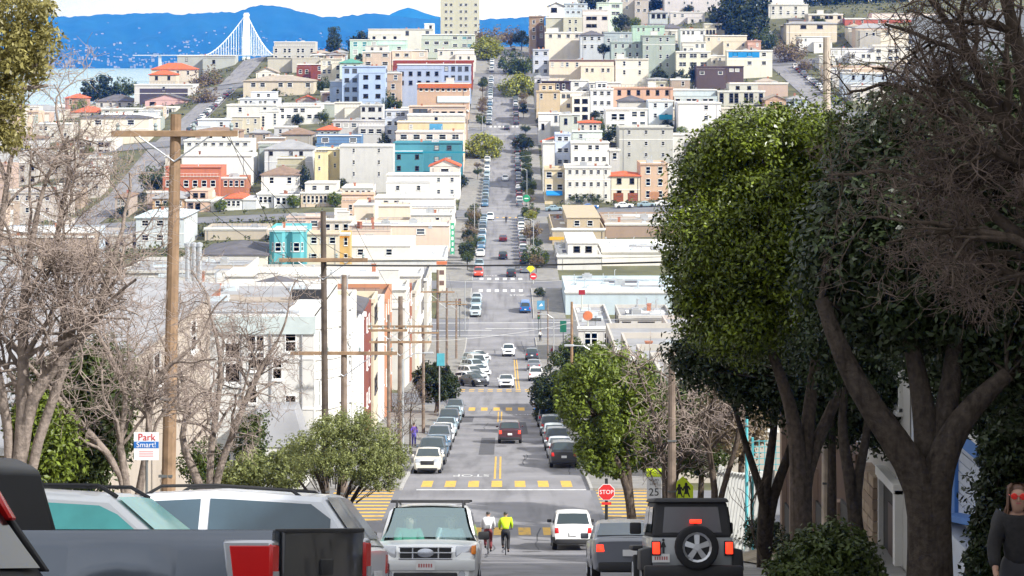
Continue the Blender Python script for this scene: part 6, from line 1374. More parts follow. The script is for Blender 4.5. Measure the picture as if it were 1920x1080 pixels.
ficus('evergreen_tree', 'deep shaded evergreen behind the trunks on the right pavement', (8.6, 56), [dict(p=[(1560, 860, 56), (1560, 740, 56)], r0=.16, r1=.06)], [ell(1340, 668, 57, 75, 42, 1.0), ell(1450, 712, 57, 85, 62, 1.2), ell(1560, 735, 57, 90, 80, 1.3), ell(1650, 745, 57, 75, 90, 1.2)], 330, 130, .075, M_lf_dark, rg, .2, bark=M_barkd, fill=.4)
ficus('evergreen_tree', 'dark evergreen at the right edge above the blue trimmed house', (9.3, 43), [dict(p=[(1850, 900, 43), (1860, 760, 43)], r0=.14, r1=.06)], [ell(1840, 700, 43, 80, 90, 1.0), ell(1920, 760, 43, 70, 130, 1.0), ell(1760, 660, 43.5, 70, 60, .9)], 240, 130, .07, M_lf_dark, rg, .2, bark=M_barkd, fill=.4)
# ---------- feathery light green tree at left centre
root = tree_obj('bushy_tree', 'feathery light green tree beside the wooden poles at left', -5.9, 74); b0 = np.array(root.location)
polys = [(spline([b0, pxw(630, 990, 74), pxw(*q)], 9), np.linspace(.16, .04, 9)) for q in ((590, 880, 74), (640, 850, 74.3), (700, 870, 74), (560, 900, 73.7), (660, 900, 73.6))]
limb_mesh(root, 'trunk', polys, 7, M_barkd)
V, Cs = clumped([ell(655, 840, 74, 92, 56, 1.4), ell(590, 850, 74.5, 52, 46, 1.2), ell(715, 868, 74, 50, 46, 1.2), ell(650, 805, 74.4, 60, 30, 1.1)], 420, 75, .05, rg, (.16, .34), .4)
ob('crown', quadmesh('crown', rel(root, V), M_lf_olive), root)
tw = [(spline([Cs[i], (Cs[i]+b0)/2+np.array([0, 0, .7])], 4), np.linspace(.006, .02, 4)) for i in range(0, 420, 5)]; limb_mesh(root, 'branches', tw, 3, M_barkd)
def shrub(name, label, X, d, ells, nc, per, ls, m, cr=(.15, .35), cat='bush', bark=M_barkd):
    root = tree_obj(name, label, X, d, None, cat); V, Cs = clumped(ells, nc, per, ls, rg, cr, .35); ob('foliage', quadmesh('foliage', rel(root, V), m), root)
    b0 = np.array(root.location); st = [(spline([b0+rg.normal(0, .12, 3)*np.array([1, 1, 0])-np.array([0, 0, .1]), (b0+c)/2+rg.normal(0, .1, 3), c], 5), np.linspace(.025, .006, 5)) for c in Cs[::6]]; limb_mesh(root, 'stems', st, 4, bark); return root
shrub('leafy_bush', 'low leafy bush at the foot of the forked tree on the right', XX(1545, 38), 38, [ell(1560, 1040, 38, 70, 45, .6), ell(1510, 1075, 37.5, 60, 40, .6), ell(1590, 1080, 38, 60, 50, .6)], 170, 70, .06, M_lf_gr)
shrub('climbing_shrub', 'dark leaved climbing shrub on the blue house wall by the woman', XX(1850, 41), 41, [ell(1868, 960, 41, 36, 120, .45), ell(1890, 870, 41, 46, 90, .5), ell(1856, 1060, 41, 34, 70, .45)], 170, 70, .07, M_lf_dark)
shrub('garden_bush', 'tall green shrub behind the bare trees at far left', -10.6, 46, [ell(110, 760, 46, 75, 90, 1.0), ell(160, 830, 46, 65, 80, 1.0), ell(190, 740, 46.5, 60, 80, 1.0)], 260, 80, .08, M_lf_gr, (.25, .5))
shrub('garden_bush', 'yellow green shrub in front of the taller one at far left', -9.3, 43, [ell(92, 840, 43, 50, 65, .7), ell(65, 800, 43, 40, 55, .7)], 130, 80, .06, M_lf_lime, (.18, .35))
shrub('garden_bush', 'pale green shrub just left of the feathery tree', XX(520, 78), 78, [ell(540, 880, 78, 35, 45, .8), ell(480, 890, 78, 45, 40, .9), ell(445, 900, 78, 35, 35, .8)], 170, 70, .07, M_lf_olive, (.2, .4))
shrub('garden_bush', 'shadowy green shrub between the pale bush and the bare trunks', XX(400, 84), 84, [ell(470, 830, 84, 30, 60, .8), ell(385, 870, 84, 40, 50, .9)], 110, 70, .08, M_lf_gr, (.2, .45))
shrub('leafy_bush', 'low dark bush on the bank beyond the sapling', XX(1440, 66), 66, [ell(1425, 1000, 66, 26, 22, .6), ell(1450, 1010, 66, 26, 22, .6)], 50, 60, .06, M_lf_dark)
# ---------- bare trees
def bare(name, label, X, d, starts, levels, kids, m_tr, m_tw, seed, **kw):
    rng = np.random.default_rng(seed); root = tree_obj(name, label, X, d); b0 = np.array(root.location); out = [[] for _ in range(5)]; main = []
    for s in starts:
        P = spline([b0-np.array([0, 0, .3])]+[pxw(*q) for q in s['p']], 12); r = np.linspace(s['r0'], s['r1'], 12); main.append((P, r))
        for k in range(s.get('k', 6)):
            t = rng.uniform(s.get('t0', .45), 1); i = min(int(t*11), 10); a = P[i+1]-P[i]; a /= np.linalg.norm(a); u = unit(rng, 1)[0]; u -= a*u.dot(a)
            dv = a*.55+u*.7+np.array(s.get('bias', (0, 0, .25)))
            grow(P[i], dv, s.get('ln', 1.6)*rng.uniform(.7, 1.2), r[i]*.55, rng, levels, out, 1, kids, **kw)
        grow(P[-1], P[-1]-P[-3], s.get('ln', 1.6), r[-1]*.9, rng, levels, out, 1, kids, **kw)
    limb_mesh(root, 'trunk', main, 8, m_tr); limb_mesh(root, 'boughs', out[0]+out[1], 6, m_tr); limb_mesh(root, 'branches', out[2], 4, m_tr)
    limb_mesh(root, 'twigs', out[3]+out[4], 3, m_tw); print(name, [len(o) for o in out]); return root
bare('bare_tree', 'tall bare tree with pinkish twigs filling the left edge', -7.25, 31,
     [dict(p=[(35, 850, 31), (60, 720, 31), (165, 640, 31), (215, 480, 31)], r0=.15, r1=.04, k=9, ln=1.25, bias=(-.1, 0, .3)), dict(p=[(40, 850, 31), (45, 700, 31), (40, 560, 31), (70, 400, 31)], r0=.13, r1=.04, k=8, ln=1.3), dict(p=[(60, 820, 31), (150, 650, 31), (90, 500, 31.3), (130, 330, 31.5)], r0=.09, r1=.035, k=8, ln=1.2), dict(p=[(30, 800, 31), (-30, 640, 31), (0, 430, 31.2), (20, 300, 31.4)], r0=.09, r1=.035, k=8, ln=1.2)],
     4, (3, 4, 6, 6, 4), M_barkp, M_twig, 3, spread=.8, shrink=.64, wob=.17, up=.03, rmin=.0032)
bare('bare_tree', 'crooked bare tree behind the white parked cars, left of the pole', -7.9, 44,
     [dict(p=[(245, 910, 44), (215, 820, 44), (250, 740, 44), (180, 620, 44)], r0=.11, r1=.035, k=8, ln=1.5), dict(p=[(262, 910, 44), (285, 800, 44), (270, 720, 44), (350, 660, 44)], r0=.10, r1=.035, k=8, ln=1.5), dict(p=[(250, 900, 44), (120, 760, 44), (60, 690, 44)], r0=.1, r1=.04, k=6, ln=1.3)],
     4, (3, 4, 5, 5, 4), M_barkp, M_twig, 4, spread=.8, shrink=.64, wob=.17, up=.03, rmin=.0042)
bare('bare_tree', 'wide bare tree in front of the big off-white block', -7.6, 56,
     [dict(p=[(385, 910, 56), (330, 830, 56), (360, 760, 56), (330, 680, 56)], r0=.14, r1=.045, k=8, ln=1.9), dict(p=[(395, 910, 56), (440, 810, 56), (470, 720, 56), (520, 640, 56)], r0=.13, r1=.04, k=8, ln=1.7, bias=(-.1, 0, .2)), dict(p=[(390, 905, 56), (400, 800, 56), (420, 690, 56), (400, 610, 56)], r0=.12, r1=.04, k=7, ln=1.6)],
     4, (3, 4, 5, 5, 4), M_barkp, M_twig, 5, spread=.85, shrink=.64, wob=.18, up=.02, rmin=.005)
bare('bare_tree', 'overhanging bare tree with red brown twigs at the upper right', 6.6, 24,
     [dict(p=[(2040, 760, 24), (1960, 420, 24), (1880, 200, 24), (1790, 60, 24)], r0=.20, r1=.05, k=10, ln=1.05, bias=(-.35, 0, .0)), dict(p=[(2040, 760, 24), (1980, 500, 24.2), (1860, 390, 24.3), (1700, 330, 24.4)], r0=.15, r1=.035, k=9, ln=.95, bias=(-.3, 0, -.05)), dict(p=[(2040, 760, 24), (1960, 360, 24.3), (1860, 280, 24.5), (1720, 180, 24.6)], r0=.14, r1=.035, k=10, ln=1.0, bias=(-.3, 0, .05)), dict(p=[(2040, 700, 24), (1930, 200, 24), (1900, 40, 24), (1860, -80, 24)], r0=.15, r1=.05, k=8, ln=1.1, bias=(-.3, 0, .0)), dict(p=[(2040, 700, 24), (1960, 450, 23.6), (1850, 440, 23.5), (1760, 420, 23.4)], r0=.1, r1=.03, k=8, ln=.8, bias=(-.3, 0, -.1))],
     4, (3, 4, 5, 6, 4), M_bark, M_twigr, 6, spread=.75, shrink=.66, wob=.17, up=-.02, rmin=.003)
bare('bare_tree', 'grey bare tree beside the wooden pole behind the school signs', 6.1, 80,
     [dict(p=[(1255, 930, 80), (1290, 820, 80), (1270, 730, 80)], r0=.13, r1=.05, k=8, ln=1.9), dict(p=[(1255, 940, 80), (1240, 830, 80), (1215, 740, 80)], r0=.11, r1=.05, k=7, ln=1.7)],
     3, (3, 5, 6, 5), M_bark, M_twig, 7, spread=.8, shrink=.66, wob=.2, up=.03, rmin=.011)
bare('bare_tree', 'grey bare tree nearest the pale slatted fence', 6.9, 72,
     [dict(p=[(1345, 930, 72), (1320, 800, 72), (1350, 720, 72)], r0=.15, r1=.05, k=8, ln=1.7), dict(p=[(1350, 930, 72), (1390, 810, 72), (1380, 720, 72)], r0=.13, r1=.05, k=8, ln=1.7)],
     3, (3, 5, 6, 5), M_bark, M_twig, 8, spread=.8, shrink=.66, wob=.2, up=.03, rmin=.010)
bare('bare_sapling', 'thin bare sapling in the grass strip beside the off-road car', RC+.75, 44, [dict(p=[(1412, 1010, 44), (1408, 950, 44)], r0=.03, r1=.018, k=5, ln=.8)], 2, (2, 3, 3), M_bark, M_bark, 9, spread=.6, shrink=.6, wob=.12, up=.08, rmin=.006)
for i, (x, d, lab) in enumerate(((735, 128, 'small bare street tree just past the near crossing at left'), (768, 150, 'small bare street tree beside the purple coated walker'))):
    X = -6.6; y0 = HY+F*(H-T(X, d))/d
    bare('bare_tree', lab, X, d, [dict(p=[(CX+F*X/d, y0-60, d), (CX+F*X/d+2, y0-95, d)], r0=.07, r1=.03, k=6, ln=1.6)], 3, (3, 4, 4, 3), M_bark, M_twigr, 30+i, spread=.7, shrink=.62, wob=.15, up=.06, rmin=.012)
# ---------- leafy boughs hanging into the top left corner
root = tree_obj('overhanging_tree', 'olive leaved tree overhanging the top left corner', -8.3, 26); b0 = np.array(root.location)
limb_mesh(root, 'trunk', [(spline([b0, pxw(-300, 600, 26), pxw(-200, 250, 26), pxw(-80, 60, 26)], 12), np.linspace(.22, .09, 12))]+[(spline([pxw(-200, 250, 26), pxw(-60, 180, 26), pxw(*q)], 8), np.linspace(.09, .02, 8)) for q in ((70, 120, 26), (60, 40, 26), (40, 200, 26), (90, 160, 26.2), (-20, 320, 26))], 7, M_barkp)
V, Cs = clumped([ell(20, 40, 26, 70, 75, .6), ell(55, 80, 26, 48, 40, .5), ell(20, 130, 26, 55, 55, .5), ell(-60, 80, 26, 80, 100, .8), ell(0, 220, 26, 40, 60, .5), ell(75, 30, 26, 28, 22, .3)], 260, 60, .036, rg, (.10, .22), .35)
ob('crown', quadmesh('crown', rel(root, V), M_lf_yel), root)
# ---------- trees of the far hill: two crowns, shared by copies
def protot(m, seed, nc=90, per=36, ls=.36, shape=(1, 1, .8), cr=(.18, .34)):
    rng = np.random.default_rng(seed); V, Cs = clumped([((0, 0, 0), shape), ((.35, .1, -.15), tuple(.7*s for s in shape)), ((-.4, -.1, -.1), tuple(.65*s for s in shape))], nc, per, ls/4.0, rng, cr, .25); return quadmesh('crown', V, m)
CR = {'dome': protot(M_lf_dome, 1, shape=(1, 1, .62)), 'round': protot(M_lf_gr, 2), 'dark': protot(M_lf_dark, 3), 'brown': protot(M_lf_brown, 4, nc=70, per=26), 'lime': protot(M_lf_lime, 6), 'tall': protot(M_lf_pine, 5, shape=(.55, .55, 1.2))}
TRK = tubemesh('trunk', [(np.array([(0, 0, -1), (0.02, 0, -.4), (0, .01, .1)]), np.array([.07, .05, .03])), (np.array([(0.01, 0, -.5), (.2, .05, -.1), (.4, .1, .2)]), np.array([.04, .03, .015])), (np.array([(0.01, 0, -.45), (-.2, -.05, -.1), (-.35, -.1, .15)]), np.array([.04, .03, .015]))], 6, M_barkd)
def far_tree(kind, x, y, d, rpx, label, X=None, group='trees of the far hill', ry=None):
    X = XX(x, d) if X is None else X; r = rpx*d/F*1.12; z = ZZ(y, d); zg = T(X, d); rz = r if ry is None else ry*d/F
    zt = z+rz
    if kind != 'dome' and zt-zg < 11 and abs(X) > 12: rz = max(rz, (zt-zg)*.46); z = zt-rz
    root = thing('tree', label, 'tree', (X, d, zg), random.uniform(0, 6), group)
    ob('crown', CR[kind], root, loc=(0, 0, z-zg), sc=(r, r, rz)); ob('trunk', TRK, root, loc=(0, 0, (z-zg)), sc=(max(r, 1), max(r, 1), max(z-zg, 1)+.3))
for a in [('dome', 904, 276, 622, 31, 'big yellow green domed tree at the left kerb of the far hill'), ('dome', 971, 164, 752, 31, 'flat domed green tree at the right kerb, upper hill'), ('dome', 914, 90, 860, 26, 'domed tree at the left kerb near the hilltop'), ('round', 966, 118, 818, 24, 'rounded tree at the right kerb near the hilltop'), ('brown', 918, 68, 905, 22, 'russet tree at the left of the hilltop'), ('brown', 958, 66, 915, 18, 'russet tree at the right of the hilltop'), ('dark', 978, 72, 890, 14, 'dark narrow tree beside the brown hilltop house'),
          ('dark', 980, 268, 628, 16, 'dark street tree at the right kerb opposite the big domed one'), ('round', 887, 402, 505, 12, 'small green street tree at the left kerb before the fourth crossing'), ('round', 889, 450, 450, 11, 'thin green street tree at the left kerb of the long flat block'), ('brown', 995, 432, 452, 15, 'plum brown street tree at the right kerb'), ('round', 1004, 480, 414, 20, 'grey green street tree at the right kerb above the red sign'), ('round', 988, 325, 575, 9, 'small round street tree at the right kerb'), ('round', 905, 155, 735, 8, 'little street tree at the left kerb, upper hill'), ('round', 902, 225, 665, 7, 'little street tree by the fifth crossing, left'), ('dark', 1012, 548, 378, 9, 'small dark pavement tree behind the blue van'),
          ('tall', 626, 76, 900, 18, 'dark conifer on the left ridge'), ('dark', 678, 80, 895, 20, 'dark round tree on the left ridge'), ('round', 607, 152, 765, 10, 'green garden tree beside the sky blue block'), ('round', 606, 213, 690, 9, 'green garden tree beside the two-banded apartments'), ('dark', 570, 320, 553, 11, 'dark garden tree beside the yellow block'), ('round', 728, 176, 705, 9, 'garden tree below the lavender blue house'), ('dark', 720, 257, 612, 10, 'dark garden tree above the grey blank wall'), ('round', 287, 330, 585, 20, 'green tree left of the orange brick block'), ('dark', 190, 172, 905, 30, 'large dark tree by the waterside at far left'), ('round', 236, 162, 905, 18, 'green tree by the waterside at far left'),
          ('brown', 388, 148, 830, 26, 'brown olive tree lining the left side street, upper'), ('brown', 385, 180, 770, 24, 'reddish tree lining the left side street, lower'), ('round', 420, 158, 850, 18, 'olive tree on the right of the upper left side street'), ('lime', 150, 200, 815, 14, 'yellow green tree by the red roofs at far left'),
          ('dark', 1228, 8, 975, 18, 'dark tree on the right skyline between houses'), ('dark', 1110, 2, 990, 22, 'dark trees top on the right skyline, left one'), ('dark', 1378, 28, 875, 40, 'large dark tree in the hilltop wood, left'), ('dark', 1402, 46, 862, 34, 'large dark tree in the hilltop wood, lower'), ('dark', 1400, 8, 905, 40, 'large dark tree in the hilltop wood, right'), ('round', 1372, 40, 960, 20, 'olive tree at the left of the hilltop wood'), ('dark', 1560, 4, 990, 45, 'dark tree mass above the sand pink house'), ('dark', 1640, 6, 1000, 45, 'dark tree mass above the vermilion building'),
          ('round', 1438, 72, 840, 20, 'green tree beside the right side street'), ('brown', 1482, 92, 815, 26, 'bare brownish tree beside the right side street'), ('dark', 1236, 138, 745, 13, 'dark garden hedge tree above the salmon house'), ('dark', 1275, 146, 738, 15, 'dark garden hedge tree below the lemon house'), ('dark', 1300, 126, 752, 8, 'narrow dark cypress by the lemon house'), ('round', 1140, 250, 600, 17, 'green hedge tree above the large grey block'), ('tall', 1271, 212, 655, 8, 'slim cypress beside the pinkish white block'), ('dark', 1132, 92, 800, 10, 'dark palm tree beside the grey Victorian'), ('round', 1125, 220, 632, 7, 'small garden tree by the crimson roof'), ('dark', 1165, 40, 870, 14, 'dark hedge below the pale green ridge house'), ('brown', 1508, 120, 780, 14, 'brownish tree at the right side street, lower')]: far_tree(*a)

# small kerb trees and planters down the far blocks
kt = random.Random(17); nk = {}
for d in list(np.arange(408, 508, 9))+list(np.arange(536, 655, 9))+list(np.arange(682, 800, 11)):
    for sd in (-1, 1):
        if kt.random() < .42: continue
        dd = float(d)+kt.uniform(-3, 3); X = (-7.3 if sd < 0 else 6.4)+kt.uniform(-.3, .3); r = kt.uniform(.8, 1.7); nk[sd] = nk.get(sd, 0)+1; zc_ = T(X, dd)+kt.uniform(2.0, 3.0)
        far_tree(kt.choice(('round', 'dark', 'brown', 'dome', 'round')), 0, HY+F*(H-zc_)/dd, dd, r*F/dd, f"small kerb tree, {ORD[nk[sd]-1]} along the {'left' if sd < 0 else 'right'} pavement of the far blocks", X=X, group='small kerb trees of the far blocks')
yt_ = 0
for h in hand+[]:
    X0, X1, Y0, Y1 = h[:4]
    if Y0 < 540 or kt.random() < .72: continue
    X = kt.uniform(X0, X1); dd = Y0-1.3
    if any(X > g[0]-.9 and X < g[1]+.9 and dd > g[2]-.9 and dd < g[3]+.9 for g in FOOT): continue
    r = kt.uniform(1.2, 2.2); yt_ += 1; zc_ = T(X, dd)+r*1.1
    far_tree(kt.choice(('round', 'dark', 'dark', 'lime')), 0, HY+F*(H-zc_)/dd, dd, r*F/dd, f"garden tree squeezed between hillside houses, {ORD[min(yt_-1, len(ORD)-1)]} nearest the camera", X=X, group='garden trees between the hillside houses')

# hedge over the red garage doors
V, _c = clumped([((0, 0, 0), (4.4, .6, 1.0))], 70, 30, .16, rg, (.3, .6), .2); ob('hedge', quadmesh('hedge', V, M_lf_gr), _r, loc=(XX(1102, _h[2])-_r.location.x, -(_h[3]-_h[2])/2-.5, ZZ(372, _h[2])-_r.location.z))
# ground cover of the hillside gardens: low shrubs and weeds nobody could count
gq = np.random.default_rng(44); FT = np.array(FOOT); PV = []; QV = []
for q in range(9000):
    d = gq.uniform(395, 1010); X = gq.uniform(-270, 215) if d > 520 else gq.uniform(-150, -12)
    if -11.5 < X < 10.5 or min(abs(X-105), abs(X+105)) < 6 or any(abs(d-c) < h+1.5 for c, h in CROSS): continue
    if ((X > FT[:, 0]-.6) & (X < FT[:, 1]+.6) & (d > FT[:, 2]-.6) & (d < FT[:, 3]+.6)).any(): continue
    n = 10; r = gq.uniform(.5, 1.5); u = unit(gq, n); PV.append(np.array([X, d, T(X, d)+r*.4])+u*np.array([r, r, r*.8])*gq.uniform(.5, 1, (n, 1))); QV.append(u+np.array([0, 0, .6]))
PV = np.concatenate(PV); QV = np.concatenate(QV); QV /= np.linalg.norm(QV, axis=1)[:, None]
tag(ob('garden_greenery', quadmesh('garden_greenery', leaves(PV, QV, .55, gq, 1.5), leafmat('garden', (.075, .085, .03), .15, .7))), 'low shrubs and weeds covering the gardens between the hillside houses', 'greenery', kind='stuff')
# ================================================================== NEAR HOUSES AND STREET FURNITURE
M_stucco = mat('stucco_offwhite', (.62, .61, .58), .85, var=.08, scale=.8, streak=.15)
M_blue = mat('trim_blue', (.07, .20, .52), .6, var=.1, scale=2)
M_stone = [mat('stone_block_%d' % i, c, .9, var=.2, scale=5, bump=.3) for i, c in enumerate(((.34, .25, .18), (.30, .22, .16), (.38, .29, .21)))]
M_wood = mat('pole_wood', (.30, .20, .125), .9, var=.35, scale=3, streak=.35, spec=.1)
M_wood2 = mat('pole_wood_grey', (.22, .17, .135), .9, var=.35, scale=3, streak=.3, spec=.1)
M_steel = mat('painted_steel', (.16, .17, .17), .6, .3, var=.1)
M_tealp = mat('teal_paint', (.10, .42, .46), .5, var=.1)
# ---- right-hand houses up the near block (those nearest the camera stand out of view and shade the pavement)
def side_house(d0, d1, hgt, colr, label, X0=RP+.05, X1=RP+15, nw=(3, 3)):
    zt = T(X0, d0)+hgt
    return building(X0, X1, d0, d1, zt, colr, (0, 0), nw, 'flat', 'grey', label, name='row_house', cornice=True, bare=True)
side_house(-34, -19, 12.5, '#cfc8bc', 'tall stone coloured house up the hill beside the camera, topmost of its row'); side_house(-18.8, -4, 12.5, '#d6cdbd', 'tall cream house up the hill beside the camera'); side_house(-3.8, 11, 12, '#c8c4bc', 'grey rendered house on the right beside the camera'); side_house(11.2, 26, 9.5, '#d9d2c4', 'ivory house on the right above the walking woman'); side_house(26.2, 40.6, 7.6, '#bfb6a8', 'taupe house on the right uphill of the blue trimmed one')
def zf(d): return T(RP, d)
# blue and white house
bh = side_house(40.8, 54.2, 11.3, '#d4dbe6', 'white boarded house with bright blue trim at the right edge', nw=(0, 0)); loc0 = np.array(bh.location)
def loc(P): return [tuple(np.array(p)-loc0) for p in P]
def wallbox(root, name, d0, d1, z0, z1, m, x0=RP-.02, x1=RP+.06, b=0):
    l0 = np.array(root.location); mb = MB(); v = boxv(x0-l0[0], x1-l0[0], d0-l0[1], d1-l0[1], z0-l0[2], z1-l0[2]); mb.hull(v, b) if b else mb.add(v, BOXF); return mb.build(name, m, root)
M_board = mat('boarding_white', (.60, .64, .72), .7, var=.08, scale=2)
for k in range(26):
    z = zf(48)-2.0+k*.24
    for a, b in ((41.0, 44.2), (44.9, 48.2)):
        if z > zf(a)+4.2: continue
        wallbox(bh, 'weatherboard', a, b, z, z+.215, M_board, RP-.035+.006*(k % 2), RP+.06)
wallbox(bh, 'corner_trim', 48.2, 49.1, zf(48)-1, zf(48)+3.9, M_blue, RP-.12); wallbox(bh, 'corner_trim', 44.3, 44.8, zf(44)-1, zf(44)+3.2, M_blue, RP-.1)
wallbox(bh, 'eaves_band', 40.9, 49.0, zf(46)+3.05, zf(46)+3.5, M_blue, RP-.45); wallbox(bh, 'eaves_band', 40.9, 49.2, zf(46)+3.5, zf(46)+3.62, mat('trim_white', 0), RP-.6)
wallbox(bh, 'stair_wall', 41.5, 48.0, zf(44)-1.5, zf(46)+1.0, M_board, RP-.5, RP-.03)
mb = MB(); q = []; l0 = loc0
for k in range(2): mb.hull([tuple(np.array(p)-l0) for p in [(RP-.55, 41.5, zf(41.5)+1.2), (RP-.02, 41.5, zf(41.5)+1.2), (RP-.02, 48.1, zf(48.1)+1.5), (RP-.55, 48.1, zf(48.1)+1.5), (RP-.55, 41.5, zf(41.5)+1.34), (RP-.02, 41.5, zf(41.5)+1.34), (RP-.02, 48.1, zf(48.1)+1.64), (RP-.55, 48.1, zf(48.1)+1.64)]], .01) if k == 0 else None
mb.build('stair_coping', M_blue, bh)
for d in (43, 46.5, 51.5):
    ob('window', WM[(0, 0)], bh, mw=Matrix.Translation(tuple(np.array((RP-.02, d, zf(d)+5.6))-loc0)) @ Matrix.Rotation(R(-90), 4, 'Z') @ Matrix.Diagonal((1.3, 1, 1.7, 1)))
for d0, d1, m in ((49.3, 50.4, 'pale_green_panel'), (50.5, 51.6, 'pale_green_panel'), (51.7, 52.8, 'pale_green_panel')): wallbox(bh, 'garage_panel', d0, d1, zf(51)-1.2, zf(51)+2.2, mat('pale_green_panel', (.52, .60, .56), .6, var=.08), RP-.08)
# house with the stone pier and dark doorway
ph = side_house(54.4, 61.6, 10.5, '#d8d4cc', 'pale house with a tan stone pier and a dark recessed doorway', nw=(0, 0))
sr = random.Random(8)
for r_ in range(13):
    z = zf(59.5)-.9+r_*.30
    off = (r_ % 2)*.38
    for c in range(3):
        a = 57.9+c*.76-off*.5; b = min(a+.74, 60.1); a = max(a, 57.9)
        if b-a > .12: wallbox(ph, 'stone_block', a, b, z, z+.275, M_stone[sr.randrange(3)], RP-.28-sr.uniform(0, .03), RP+.1, .012)
wallbox(ph, 'doorway', 55.7, 57.7, zf(57)-.6, zf(57)+2.5, mat('recess_shade', (.03, .028, .028), .7, var=.2), RP-.035)  # dark sheet on the wall, painted shade of the door recess
dr = wallbox(ph, 'door', 56.0, 56.9, zf(57)-.5, zf(57)+2.0, mat('door_dark_brown', (.06, .035, .03), .5, var=.2), RP-.06); 
for k in range(2): wallbox(ph, 'door_jamb', 55.35+k*2.4, 55.65+k*2.4, zf(57)-.6, zf(57)+2.6, mat('trim_white', 0), RP-.16)
wallbox(ph, 'door_head', 55.35, 58.05, zf(57)+2.5, zf(57)+2.75, mat('trim_white', 0), RP-.2)
wallbox(ph, 'door_step', 54.6, 58.2, zf(58.2)-.3, zf(55)+.2, M_conc, RP-.9, RP)
for d in (56, 59.3): ob('window', WM[(1, 0)], ph, mw=Matrix.Translation(tuple(np.array((RP-.0, d, zf(d)+5.2))-np.array(ph.location))) @ Matrix.Rotation(R(-90), 4, 'Z') @ Matrix.Diagonal((1.2, 1, 1.6, 1)))
# carport of brown posts, slatted fence, school
cp = side_house(62, 80, 3.4, '#6a5042', 'low brown carport with dark openings beyond the stone pier house', nw=(0, 0))
for k in range(7): wallbox(cp, 'post', 62.6+k*2.6, 63.1+k*2.6, zf(70)-2.8, zf(66)+2.2, mat('carport_post', (.24, .17, .13), .8, var=.2), RP-.12)
for k in range(6): wallbox(cp, 'opening_shade', 63.15+k*2.6, 65.15+k*2.6, zf(63+k*2.6)-1.2, zf(65+k*2.6)+2.1, mat('recess_shade', 0), RP-.03)  # dark panels on the solid wall stand for shade inside the carport
bk = sheet('bank', [RC+2.6, RC+3.4, RC+5.3], list(np.arange(62.5, 72, 1.5)), lambda x, y: T(x, y)+.2+.28*sstep(RC+2.6, RC+3.4, x), mat('dry_bank', (.25, .21, .15), .95, var=.3, scale=3))
fn = thing('slatted_fence', 'tall fence of pale angled slats beyond the carport', 'fence', (RP, 92, zf(92)))
M_slat = mat('slat_pale', (.60, .60, .57), .7, var=.12, scale=2)
for k in range(17):
    d = 82+k*1.25; z = zf(d)-zf(92)
    mb = MB(); mb.hull([(-.55, d-92-.06, z-.3), (.05, d-92-.06, z-.3), (.05, d-92+.06, z-.3), (-.55, d-92+.06, z-.3), (-.02, d-92-.06, z+3.4), (.10, d-92-.06, z+3.4), (.10, d-92+.06, z+3.4), (-.02, d-92+.06, z+3.4)], .01); mb.build('slat', M_slat, fn)
for h_ in (.5, 2.9): MB().hull([(.05, -10.5, zf(81.5)-zf(92)+h_), (.13, -10.5, zf(81.5)-zf(92)+h_), (.13, 11, zf(103)-zf(92)+h_), (.05, 11, zf(103)-zf(92)+h_), (.05, -10.5, zf(81.5)-zf(92)+h_+.12), (.13, -10.5, zf(81.5)-zf(92)+h_+.12), (.13, 11, zf(103)-zf(92)+h_+.12), (.05, 11, zf(103)-zf(92)+h_+.12)], .005).build('rail', M_steel, fn)
building(16, 44, 66, 103, zf(92)+5.5, '#cdbfa8', (6, 1), (6, 1), 'flat', 'tan', 'long low beige school building behind the slatted fence', name='school')
X_ = XX(1400, 88); tp = thing('lamp_post', 'teal painted post rising behind the slatted fence', 'lamp post', (X_, 88, T(X_, 88))); MB().lathe([(.12, -.2), (.10, .3), (.075, .35), (.06, 8.2), (0, 8.2)], 10).build('post', M_tealp, tp, 40); MB().tube([(0, 0, 8.1), (-.5, 0, 8.4), (-1.1, 0, 8.45)], .035, 6).build('arm', M_tealp, tp); MB().bbox(-1.6, -1.0, -.12, .12, 8.38, 8.5, .03).build('lamp_head', M_steel, tp, 40)
tn = thing('ball_court_screen', 'turquoise mesh screen of the school yard', 'fence', (XX(1455, 84), 84, T(12, 84)))
for k in range(9): MB().box(-.9+k*.22, -.87+k*.22, -.02, .02, 3.4, 4.6).build('screen_bar', M_tealp, tn)
for k in range(6): MB().box(-.92, .9, -.03, -.021, 3.4+k*.23, 3.43+k*.23).build('screen_bar', M_tealp, tn)
for s in (-.92, .9): MB().box(s-.04, s+.04, -.06, .06, -.3, 4.7).build('post', M_tealp, tn)
for i, (a, b, c_) in enumerate(((127, 139, '#cbbfae'), (139.2, 152, '#d8cfc0'), (152.2, 168, '#c6c0b4'), (168.2, 190, '#d2c8ba'), (190.2, 218, '#c9c1b5'))):
    building(RP+.1, RP+16, a, b, T(RP, a)+5.6, c_, (2, 1), (3, 1), 'flat', 'grey', f"low {['sandy', 'ivory', 'grey', 'beige', 'stone'][i]} row house hidden behind the kerb trees, {ORD[i]} past the near right corner", name='row_house')
